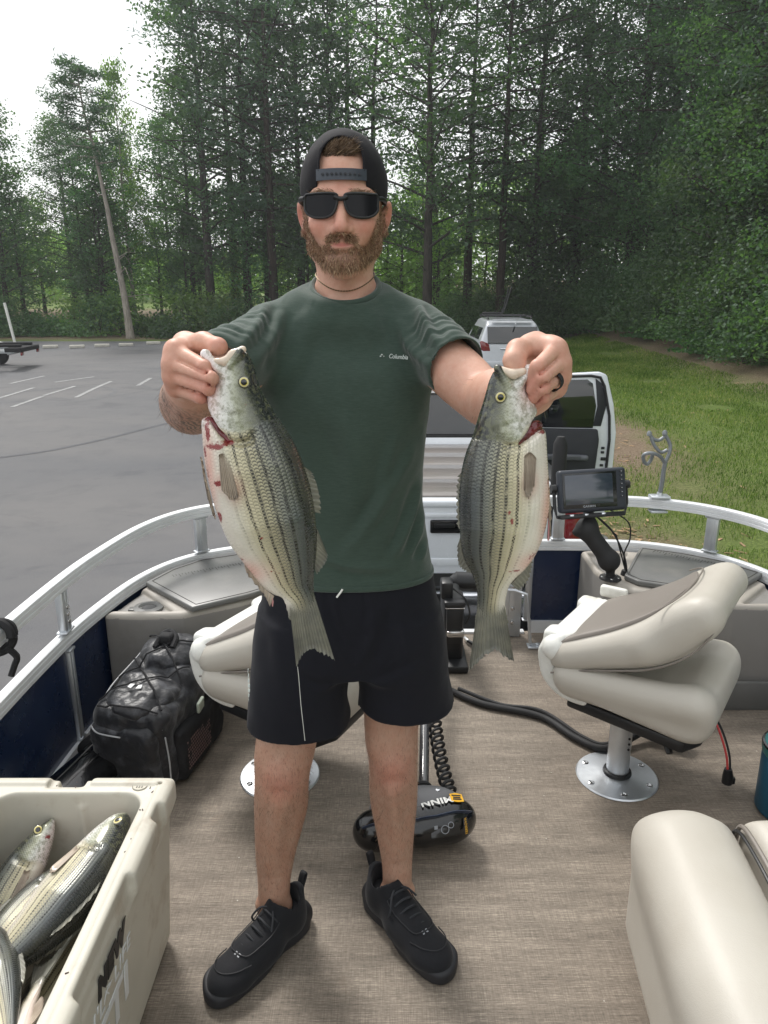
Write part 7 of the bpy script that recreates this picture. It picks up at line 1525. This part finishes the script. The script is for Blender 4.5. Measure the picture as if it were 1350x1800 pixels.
def folds(v, f, lst, A_=1.):
    """raise soft creases along curves; flat ones are measured across the front of the cloth"""
    n = vnormals(v, f); d = np.zeros(len(v))
    for q_ in lst:
        pts, w, a = q_[:3]; ring_ = len(q_) > 3
        C_ = crom(pts, 4); V_ = v if ring_ else v * [1, 0, 1]; C_ = C_ if ring_ else C_ * [1, 0, 1]
        e = np.full(len(v), 9.); tt = np.zeros(len(v)); sg = np.zeros(len(v))
        for i_ in range(len(C_) - 1):
            q, t_ = seg_d(V_, C_[i_], C_[i_ + 1]); m_ = q < e; e = np.where(m_, q, e); tt = np.where(m_, (i_ + t_) / (len(C_) - 1), tt)
            dv = C_[i_ + 1] - C_[i_]; sg = np.where(m_, np.sign((V_ - C_[i_])[:, 0] * dv[2] - (V_ - C_[i_])[:, 2] * dv[0]), sg)
        fade = np.sin(np.clip(tt, .02, .98) * math.pi) ** .6 * (1 if ring_ else np.clip(-n[:, 1] * 2, 0, 1))
        d += A_ * a * fade * (np.exp(-(e / w) ** 2) - .75 * np.exp(-((e - 1.7 * w) / (w * 1.1)) ** 2) * (sg > 0))
    return v + n * d[:, None]
FL = [([(0.0843, 1.5, 1.1684), (0.0556, 1.45, 1.0958), (0.0179, 1.44, 1.0178)], .010, .0055), ([(0.1008, 1.5, 1.1183), (0.0801, 1.46, 1.0676), (0.0564, 1.45, 1.0141)], .009, .005), ([(0.1048, 1.5, 1.0349), (0.0911, 1.47, 1.0196), (0.0812, 1.46, 0.9975)], .008, .004), ([(0.0701, 1.48, 1.2579), (0.0174, 1.445, 1.1705), (-0.0412, 1.44, 1.0866)], .012, .0035),
      ([(0.0867, 1.47, 1.4198), (0.05, 1.46, 1.4535), (0.028, 1.49, 1.5063)], .012, .005), ([(0.1004, 1.47, 1.4637), (0.0785, 1.49, 1.5063), (0.0688, 1.53, 1.5273)], .010, .006), ([(0.0622, 1.46, 1.3651), (0.0167, 1.45, 1.4216), (-0.0223, 1.48, 1.5066)], .014, .003),
      ([(-0.246, 1.46, 1.4207), (-0.2183, 1.46, 1.4643), (-0.2046, 1.49, 1.5225)], .012, .005), ([(-0.2625, 1.47, 1.4583), (-0.2422, 1.48, 1.4958), (-0.2371, 1.53, 1.5328)], .010, .006), ([(-0.2322, 1.46, 1.3538), (-0.1721, 1.45, 1.4216), (-0.1448, 1.48, 1.5066)], .014, .003), ([(-0.1369, 1.44, 1.0241), (-0.0653, 1.43, 1.0025), (0.0299, 1.44, 0.9987)], .010, .003),
      ([(-0.1066, 1.44, 1.3341), (-0.0628, 1.44, 1.2426), (-0.076, 1.44, 1.1235)], .025, .003), ([(0.0285, 1.45, 1.287), (-0.0175, 1.44, 1.1235), (-0.0893, 1.44, 1.0241)], .013, .003)]
for k_ in range(5):      # rings of creases round both sleeves
    u = .25 + k_ * .16
    for S, e, sg in ((SR, eR, -1), (SL, eL, 1)):
        c_ = np.array(L3(S, e, u)); r_ = .064; up_ = np.array([0, 0, 1.]); dd = np.array(e) - np.array(S); dd /= np.linalg.norm(dd); s1 = np.cross(dd, up_); s1 /= np.linalg.norm(s1); u1 = np.cross(s1, dd)
        FL.append(([c_ + r_ * (math.cos(a) * s1 * 1. + math.sin(a) * u1) + dd * (.010 * math.sin(a * 2 + k_ * 1.3)) for a in np.linspace(-.3 + .3 * (k_ % 2), 2.6 + .3 * (k_ % 3), 6)], .0056, .0019 * (1 if k_ % 2 else .6), 1))
tv = folds(tv, tf, FL, 1.9); nn = vnormals(tv, tf)
tv = tv + nn * (.0042 * vnoise(tv * [1.5, 1, .55], 10, 3) + .0022 * vnoise(tv * [1, 1, .8], 19, 9) + .0016 * vnoise(tv, 34, 5))[:, None]
shirt = pm('shirt', tv, tf, TEE)
mb = MB(); ring = [(hc + .0685 * math.cos(a), 1.567 + .0755 * math.sin(a), 1.5665 + .0325 * math.sin(a)) for a in np.linspace(0, 2 * math.pi, 60, endpoint=False)]
mb.tube([tuple(np.array(p) - OFF) for p in ring], .0078, 10, closed=True, flat=.85, up=(0, 0, 1)); mb.build('collar', TEE, shirt)
mb = MB(); mb.tube([(-.081 + .1905 * math.copysign(abs(math.cos(a)) ** .889, math.cos(a)) - OFF[0], 1.555 + .1235 * math.copysign(abs(math.sin(a)) ** .889, math.sin(a)) - OFF[1], .9545) for a in np.linspace(0, 2 * math.pi, 90, endpoint=False)], .0065, 8, closed=True, flat=.6, up=(0, 0, 1)); mb.build('hem_band', TEE, shirt)
def hemring(rows, z, off_, n=60): return [(rows[0] + (rows[2] + off_) * math.copysign(abs(math.cos(a)) ** .89, math.cos(a)), rows[1] + (rows[3] + off_) * math.copysign(abs(math.sin(a)) ** .89, math.sin(a)), z) for a in np.linspace(0, 2 * math.pi, n, endpoint=False)]
PRT = pmat('pale grey print', hx(196, 204, 200), .6, bump=0)
c_ = np.array((0.0242, 1.44, 1.4354)) - OFF
def on_shirt(px_c, dz=0.):
    q = np.array(px_c); m_ = np.hypot(tv[:, 0] - q[0], tv[:, 2] - q[2]) < .012; return float(tv[m_, 1].min()) if m_.any() else q[1]
yc = on_shirt((0.0242, 1.44, 1.4354)); c_[1] = yc - OFF[1] - .0012
def shirt_y(xx, zz): m_ = (np.hypot(tv[:, 0] - xx, tv[:, 2] - zz) < .007) & (tv[:, 1] < 1.56); return float(tv[m_, 1].min())
wx, wz = c_[0] + OFF[0], c_[2]; yl, ym, yr = shirt_y(wx - .022, wz), shirt_y(wx + .004, wz), shirt_y(wx + .030, wz); dyx = (yr - yl) / .052; ym = min(ym, (yl + yr) / 2)
dyz = (shirt_y(wx + .004, wz + .010) - shirt_y(wx + .004, wz - .010)) / .020
text('chest_lettering', 'Columbia', .0125, PRT, shirt, frame((c_[0] + .004, ym - OFF[1] - .0030, wz), (1, dyx, .0), (dyx, -1, dyz)), .0003)
c_[1] = ym - OFF[1]
mb = MB(); [mb.prism([(-.0035, 0), (0, -.0016), (.0035, 0), (0, .0016)], 0, .0004, M=frame((c_[0] - .0285 + dx_, c_[1] - .0325 * dyx - .0030, c_[2] + dz_), (1, dyx, 0), (dyx, -1, dyz))) for dx_, dz_ in ((0, .002), (-.003, -.001), (.003, -.001))]; mb.build('chest_emblem', PRT, shirt)
# shorts
S = SDF()
S.loft([(.742, -.079, 1.545, .214, .128), (.80, -.079, 1.548, .212, .134), (.88, -.079, 1.552, .203, .134), (.93, -.08, 1.555, .194, .126), (.965, -.08, 1.556, .186, .118)], .01, ex=2.3)
S.loft([(.600, -.197, 1.500, .1195, .105), (.66, -.197, 1.505, .113, .112), (.74, -.191, 1.52, .111, .124), (.82, -.182, 1.54, .110, .13), (.86, -.18, 1.545, .10, .12)], .03, ex=2.2)
S.loft([(.628, .052, 1.53, .1125, .105), (.68, .048, 1.535, .106, .112), (.74, .040, 1.54, .106, .124), (.82, .024, 1.545, .108, .13), (.86, .02, 1.55, .10, .12)], .03, ex=2.2)
S.ell((-.200, 1.500, .598), (.108, .096, .03), .0, 'd'); S.ell((.054, 1.53, .626), (.100, .096, .03), .0, 'd')
sv_, sf_ = S.mesh((-.36, 1.36, .57), (.20, 1.72, .98), .0044); sv_ = relax(sv_, sf_, 2, .5)
sv_ = folds(sv_, sf_, [([(-0.0747, 1.44, 0.7794), (-0.1093, 1.42, 0.8508), (-0.1391, 1.43, 0.9057)], .014, .005), ([(-0.0585, 1.44, 0.7794), (-0.0243, 1.42, 0.8508), (-0.006, 1.43, 0.9253)], .014, .005), ([(-0.0438, 1.44, 0.7446), (0.0185, 1.42, 0.7696), (0.0801, 1.43, 0.8053)], .012, -.003), ([(-0.2522, 1.46, 0.9122), (-0.2257, 1.42, 0.824), (-0.2152, 1.4, 0.712)], .02, .004), ([(0.0303, 1.44, 0.921), (0.0493, 1.43, 0.8053), (0.0693, 1.43, 0.6799)], .02, .004),
                         ([(-0.0814, 1.44, 0.7446), (-0.1414, 1.41, 0.7477), (-0.1883, 1.4, 0.7806)], .012, -.003), ([(-0.1079, 1.43, 0.9513), (-0.1027, 1.43, 0.9122), (-0.0913, 1.43, 0.8726)], .008, .004), ([(-0.03, 1.43, 0.9448), (-0.0242, 1.43, 0.9057), (-0.0304, 1.43, 0.8726)], .008, .004)])
sv_ = relax(sv_, sf_, 1, .4); sn = vnormals(sv_, sf_); sv_ = sv_ + sn * (.0035 * vnoise(sv_ * [1, 1, .5], 13, 6) + .0012 * vnoise(sv_, 30, 8))[:, None]
shorts = pm('shorts', sv_, sf_, SHORT)
mb = MB(); pts = [(-0.0872, 1.425, 0.9585), (-0.0917, 1.42, 0.9529), (-0.0992, 1.421, 0.9422)]; mb.tube([tuple(np.array(p) - OFF) for p in pts], .0022, 6); mb.build('drawstring', LT, shorts)
mb = MB()
for k_ in range(9): p = np.array((-0.2986, 1.47, 0.7135)); mb.box(tuple(p - OFF + [-.006, .0, .03 - k_ * .0125]), (.0012, .006, .008), 0, rot=(0, .1, k_ * .3))
mb.build('side_lettering', PRT, shorts)
# cap worn backwards
CAPM = m_cloth('charcoal cap twill', hx(27, 26, 30), hx(40, 39, 43), .85, 420, .3, .04); STRAP = pmat('slate plastic strap', hx(58, 64, 74), .45, var=.08, bump=.1)
cc = np.array([hc, 1.566, 1.752]); K = SDF()
K.ell(cc, (.0855, .1065, .100), 0); K.ell(cc + [0, .004, .020], (.074, .092, .0825), .02); K.ell(cc - [0, 0, .002], (.0805, .1015, .094), 0, 'd')
K.add(lambda P: (P[..., 2] - (1.7245 + .026 * np.clip((1.53 - P[..., 1]) / .07, 0, 1) + .010 * np.clip((P[..., 1] - 1.6) / .07, 0, 1))) * -1, .0, 'i')
K.prism([tuple(p) for p in crom([(-.040, 1.70), (.040, 1.70), (.0405, 1.790), (.034, 1.812), (.018, 1.828), (0, 1.833), (-.018, 1.828), (-.034, 1.812), (-.0405, 1.790)], 3, True)], -.5, .0, .001, k=.001, op='d', M=Matrix.Translation((hc, 1.53, 0)) @ Matrix(((1, 0, 0, 0), (0, 0, 1, 0), (0, 1, 0, 0), (0, 0, 0, 1))))
kv, kf = K.mesh((-.18, 1.44, 1.70), (.02, 1.69, 1.87), .0021); kv = relax(kv, kf, 2, .5); kv = kv + vnormals(kv, kf) * (.0012 * vnoise(kv, 40, 4))[:, None]
cap_ = pm('cap', kv, kf, CAPM)
def dome(px_x, z_, o_=0.):
    q = 1 - (px_x / (.0855 + o_)) ** 2 - ((z_ - cc[2]) / (.100 + o_)) ** 2; return 1.566 - (.1065 + o_) * math.sqrt(max(q, .01))
n_ = 22; V = []
for j_, (zz, oo) in enumerate([(1.7535, .0005), (1.7535, .003), (1.7735, .003), (1.7735, .0005)]):
    for i_ in range(n_): xx = -.047 + .094 * i_ / (n_ - 1); V.append(tuple(np.array([hc + xx, dome(xx, zz, oo), zz]) - OFF))
F = [(j_ * n_ + i_, j_ * n_ + i_ + 1, ((j_ + 1) % 4) * n_ + i_ + 1, ((j_ + 1) % 4) * n_ + i_) for j_ in range(4) for i_ in range(n_ - 1)]
sp_ = mk('strap', V, F, STRAP, cap_, True, None, 30)
mb = MB(); [mb.lathe([(0, 0), (.0028, 0), (.0026, .0016), (0, .002)], 10, Matrix.Translation(np.array([hc + xx, dome(xx, 1.7635, .003), 1.7635]) - OFF) @ Matrix.Rotation(R(90), 4, 'X'), False) for xx in np.linspace(-.034, .034, 9)]; mb.build('snap_stud', pmat('dark snap', hx(30, 34, 42), .4), sp_)
mb = MB(); edge_ = crom([(-.0415, 1.770), (-.0415, 1.790), (-.035, 1.813), (-.0185, 1.830), (0, 1.835), (.0185, 1.830), (.035, 1.813), (.0415, 1.790), (.0415, 1.770)], 5)
mb.tube([tuple(np.array([hc + a, dome(a, b_, .001), b_]) - OFF) for a, b_ in edge_], .0022, 6); mb.build('opening_binding', CAPM, cap_)
mb = MB(); mb.tube([tuple(np.array([hc, 1.566 - .1075 * math.cos(a), cc[2] + .1008 * math.sin(a)]) - OFF) for a in np.linspace(R(56), R(170), 20)], .0015, 5)
for a0 in (-1, 1): mb.tube([tuple(np.array([hc + a0 * .0862 * math.sin(b_) * math.cos(a), 1.566 - .1072 * math.cos(b_) * math.cos(a) , cc[2] + .1008 * math.sin(a)]) - OFF) for a, b_ in zip(np.linspace(R(0), R(90), 20), np.full(20, R(96)))], .0013, 5)
mb.build('panel_seam', CAPM, cap_); mb = MB(); mb.lathe([(0, 0), (.008, 0), (.007, .004), (0, .006)], 14, Matrix.Translation(cc + [0, 0, .0985] - OFF), False); mb.build('top_button', CAPM, cap_)
mb = MB(); V = []; n_ = 15
for j_ in range(8):
    for i_ in range(n_): a = -1 + 2 * i_ / (n_ - 1); V.append(tuple(np.array([hc + a * .078 * (1 - .25 * (j_ / 7) ** 2), 1.566 + .098 * math.sqrt(max(0, 1 - (a * .9) ** 2)) + .068 * j_ / 7 * math.sqrt(max(.05, 1 - a * a * .8)), 1.738 - .018 * a * a - .012 * j_ / 7]) - OFF))
F = [(j_ * n_ + i_, j_ * n_ + i_ + 1, (j_ + 1) * n_ + i_ + 1, (j_ + 1) * n_ + i_) for j_ in range(7) for i_ in range(n_ - 1)]; o = mk('brim', V, F, CAPM, cap_); md = o.modifiers.new('thickness', 'SOLIDIFY'); md.thickness = .003
# sunglasses
FRM = pmat('matt black frame', hx(24, 26, 28), .35, bump=.05); LENS = m_glass('dark lens', (.012, .012, .015), .08); LENS.node_tree.nodes['Principled BSDF'].inputs['Specular IOR Level'].default_value = .18; LENS.node_tree.nodes['Principled BSDF'].inputs['Coat Weight'].default_value = 0
sg_ = thing('sunglasses', '', '', (0, 0, 0)); sg_.parent = man
for k_ in ('label', 'category'):
    if k_ in sg_: del sg_[k_]
curve = lambda xx: 1.4455 + .022 * (abs(xx) / .07) ** 2.2
outline = [(-.0325, .0), (-.031, .0185), (-.020, .0205), (.0, .0212), (.018, .0205), (.0285, .0175), (.0285, .004), (.022, -.012), (.010, -.0195), (-.010, -.0205), (-.024, -.016), (-.0315, -.008)]
def lensmesh(sgn, grow, y_off, n=8):
    C_ = np.array([(p[0] * (1 + grow), p[1] * (1 + grow * 1.5)) for p in crom(outline, 4, True)]); V = []; F = []; m_ = len(C_)
    for j_ in range(n):
        for p in C_ * (j_ + 1) / n: xx = sgn * (-(p[0]) + .0355); V.append(np.array([hc + xx, curve(xx) + y_off, 1.7085 + p[1]]) - OFF)
    V.append(np.array([hc + sgn * .0355, curve(.0355) + y_off, 1.7085]) - OFF); c0 = len(V) - 1
    for j_ in range(n - 1): F += [(j_ * m_ + i_, j_ * m_ + (i_ + 1) % m_, (j_ + 1) * m_ + (i_ + 1) % m_, (j_ + 1) * m_ + i_) for i_ in range(m_)]
    F += [(c0, (i_ + 1) % m_, i_) for i_ in range(m_)]; return V, F, C_
for sgn in (-1, 1):
    V, F, C_ = lensmesh(sgn, 0, .0); mk('lens', [tuple(q) for q in V], F, LENS, sg_)
    mb = MB(); mb.tube([tuple(np.array([hc + sgn * (-p[0] + .0355), curve(sgn * (-p[0] + .0355)) , 1.7085 + p[1]]) - OFF) for p in C_], .0024, 8, closed=True, flat=1.0); mb.build('rim', FRM, sg_)
    mb = MB(); mb.tube([tuple(np.array(p) - OFF) for p in [(hc + sgn * .068, 1.466, 1.7225), (hc + sgn * .0765, 1.474, 1.7225), (hc + sgn * .0815, 1.50, 1.722), (hc + sgn * .0815, 1.575, 1.722), (hc + sgn * .079, 1.60, 1.708)]], [.0045, .0045, .0038, .003, .0028], 8); mb.build('temple_arm', FRM, sg_)
mb = MB(); mb.tube([tuple(np.array([hc + xx, curve(xx) - .001, 1.7235 - .004 * (1 - (xx / .012) ** 2)]) - OFF) for xx in np.linspace(-.012, .012, 9)], .0042, 8)
mb.build('bridge', FRM, sg_)
# necklace and ring
mb = MB(); nk = [(hc + .0605 * math.cos(a), 1.571 + .060 * math.sin(a), 1.592 + .016 * math.sin(a) - .018 * max(0, -math.sin(a)) ** 2) for a in np.linspace(0, 2 * math.pi, 140, endpoint=False)]
mb.tube([tuple(np.array(p) - OFF) for p in nk], np.where(np.arange(140) % 2, .0014, .0008), 6, closed=True); mb.build('necklace', pmat('dull gold chain', hx(120, 104, 78), .5, .7), man)
a_, b_ = np.array(fL[2][0]), np.array(fL[2][1]); c_ = a_ * .55 + b_ * .45; dd = (b_ - a_) / np.linalg.norm(b_ - a_); s1 = np.cross(dd, [0, 0, 1.]); s1 /= np.linalg.norm(s1); u1 = np.cross(s1, dd)
V = []; F = []
for j_, (o_, r_) in enumerate([(-.0042, .0128), (-.0042, .0146), (.0042, .0146), (.0042, .0128)]):
    for i_ in range(24): a = i_ / 24 * 6.2832; V.append(tuple(c_ + dd * o_ + r_ * (math.cos(a) * s1 + math.sin(a) * u1) - OFF))
F = [(j_ * 24 + i_, j_ * 24 + (i_ + 1) % 24, ((j_ + 1) % 4) * 24 + (i_ + 1) % 24, ((j_ + 1) % 4) * 24 + i_) for j_ in range(4) for i_ in range(24)]; mk('ring', V, F, RUB, man)
# ---------------------------------------------------------------- shoes
SHOE = m_cloth('black knit shoe upper', hx(26, 27, 30), hx(38, 39, 44), .75, 500, .4, .1); LACE = pmat('dark grey laces', hx(44, 46, 50), .8, bump=.4, bs=400); SOLE = pmat('black foam sole', hx(34, 35, 39), .6, var=.15, bump=.3, bs=90)
def shoe(heel, toe, sgn, parts=None):
    hx_, tx_ = Vector((*heel, 0)), Vector((*toe, 0)); d = (tx_ - hx_); Lr = d.length; a = math.atan2(d.y, d.x); M = Matrix.Translation(hx_ - Vector(OFF)) @ Matrix.Rotation(a, 4, 'Z') @ Matrix.Scale(Lr / .295, 4)
    up = SDF(); g = sgn
    up.ell((.045, 0, .056), (.046, .037, .05), .02); up.cap((.05, 0, .062), (.17, g * .004, .046), .041, .040, .03, fl=((0, 1, 0), 1.0)); up.cap((.13, g * .003, .040), (.215, g * .006, .032), .040, .036, .03, fl=((0, 1, 0), 1.26)); up.ell((.232, g * .008, .038), (.058, .049, .033), .02)
    up.cap((.048, 0, .06), (.050, 0, .105), .040, .039, .02); up.cap((.03, 0, .09), (.008, 0, .118), .026, .014, .02, fl=((0, 1, 0), 1.3)); up.cap((.095, 0, .085), (.078, 0, .122), .022, .018, .025, fl=((0, 1, 0), 1.4))
    up.cap((.052, 0, .085), (.052, 0, .20), .0355, .038, .004, 'd')
    up.box((.15, 0, -.05), (.3, .2, .062), 0, k=.006, op='d')
    v_, f_ = up.mesh((-.03, -.08, -.005), (.31, .08, .16), .0032); v_ = relax(v_, f_, 2, .5)
    sh_ = mk('shoe', v_, f_, SHOE, man); sh_.matrix_local = M
    so = SDF(); so.cap((.0, 0, .03), (.05, 0, .03), .030, .034, .02); so.prism([tuple((p[0] * 1.01, p[1] * 1.07)) for p in crom([(-.012, 0), (.000, -.031), (.04, -.039), (.10, -.036), (.16, -.046 - .003 * (g < 0)), (.215, -.050), (.262, -.045), (.289, -.024 + g * .006), (.297, g * .007), (.289, .024 + g * .006), (.262, .045), (.215, .050), (.16, .046 + .003 * (g > 0)), (.10, .036), (.04, .039), (.000, .031)], 4, True)], .002, .037, .010)
    so.cap((.02, 0, .05), (.06, 0, .03), .036, .030, .02)
    for i_ in range(14):
        for q in (-1, 1): so.cap((.01 + i_ * .021, q * .07, .002), (.01 + i_ * .021, q * .03, .002), .0035, .0035, .002, 'd')
    v_, f_ = so.mesh((-.03, -.08, -.005), (.32, .08, .10), .0035); v_ = relax(v_, f_, 1, .5); mk('sole', v_, f_, SOLE, sh_)
    mb = MB()
    for i_ in range(5):
        x_ = .105 + i_ * .020; z_ = .1165 - i_ * .0086; w_ = .027 - i_ * .0012
        mb.tube([tuple(p) for p in crom([(x_ - .006, -w_, z_ - .014), (x_, -w_ * .4, z_ - .001), (x_ + .002, w_ * .4, z_ - .001), (x_ - .004, w_, z_ - .016)], 4)], .0030, 6)
    mb.tube([tuple(p) for p in crom([(.094, -.004, .120), (.108, -.026, .116), (.122, -.042, .09), (.116, -.044, .07)], 5)], .0026, 6); mb.tube([tuple(p) for p in crom([(.094, .004, .120), (.110, .022, .116), (.128, .036, .098)], 5)], .0026, 6); mb.build('laces', LACE, sh_)
    mb = MB(); st_ = lambda q_: stick([sh_], q_, .0002, .005)
    for sd_ in (-1, 1): mb.tube([st_(q_) for q_ in crom([(.10, sd_ * .034, 0), (.14, sd_ * .036, 0), (.19, sd_ * .032, 0), (.205, sd_ * .018, 0), (.208, 0, 0)], 6)], .0015, 6); mb.tube([st_(q_) for q_ in crom([(.20, sd_ * .046, 0), (.235, sd_ * .036, 0), (.256, sd_ * .018, 0), (.262, 0, 0)], 6)], .0015, 6)
    mb.build('overlay', SOLE, sh_)
    mb = MB(); mb.tube([tuple(p) for p in crom([(-.002, 0, .105), (-.014, 0, .128), (-.020, 0, .146), (-.012, 0, .150), (-.004, 0, .135), (.002, 0, .112)], 5)], .0085, 8, flat=.22, up=(0, 1, 0)); mb.build('heel_tab', BAG2, sh_)
    mb = MB(); T_ = frame((.208, g * .006, .0775), (1, 0, -.28), (.28, 0, 1)); mb.box((-.003, -.003, 0), (.003, .009, .0012), 0, T_); mb.box((-.003, .004, 0), (.003, .009, .0012), 0, T_); mb.box((.003, -.003, 0), (.003, .009, .0012), 0, T_); mb.box((.003, .004, 0), (.003, .009, .0012), 0, T_); mb.build('tongue_emblem', KEY, sh_)
    return sh_
shoe((-.213, 1.505), (-.402, 1.278), 1); shoe((-.028, 1.572), (.158, 1.338), -1)
for lg in (legR, legL):
    s_ = SDF(); a_ = np.array(lg[6]); b_ = np.array(lg[5]); s_.cap(tuple(a_ + [0, 0, -.06]), tuple(a_ * .62 + b_ * .38), .0425, .0400, .0); s_.add(lambda P, zt=(a_ * .72 + b_ * .28)[2]: P[..., 2] - zt, .002, 'i'); v_, f_ = s_.mesh(a_ - .1, a_ + .12, .0035); pm('sock', v_, f_, BAG2)
# pull line hanging from the tail of the left fish
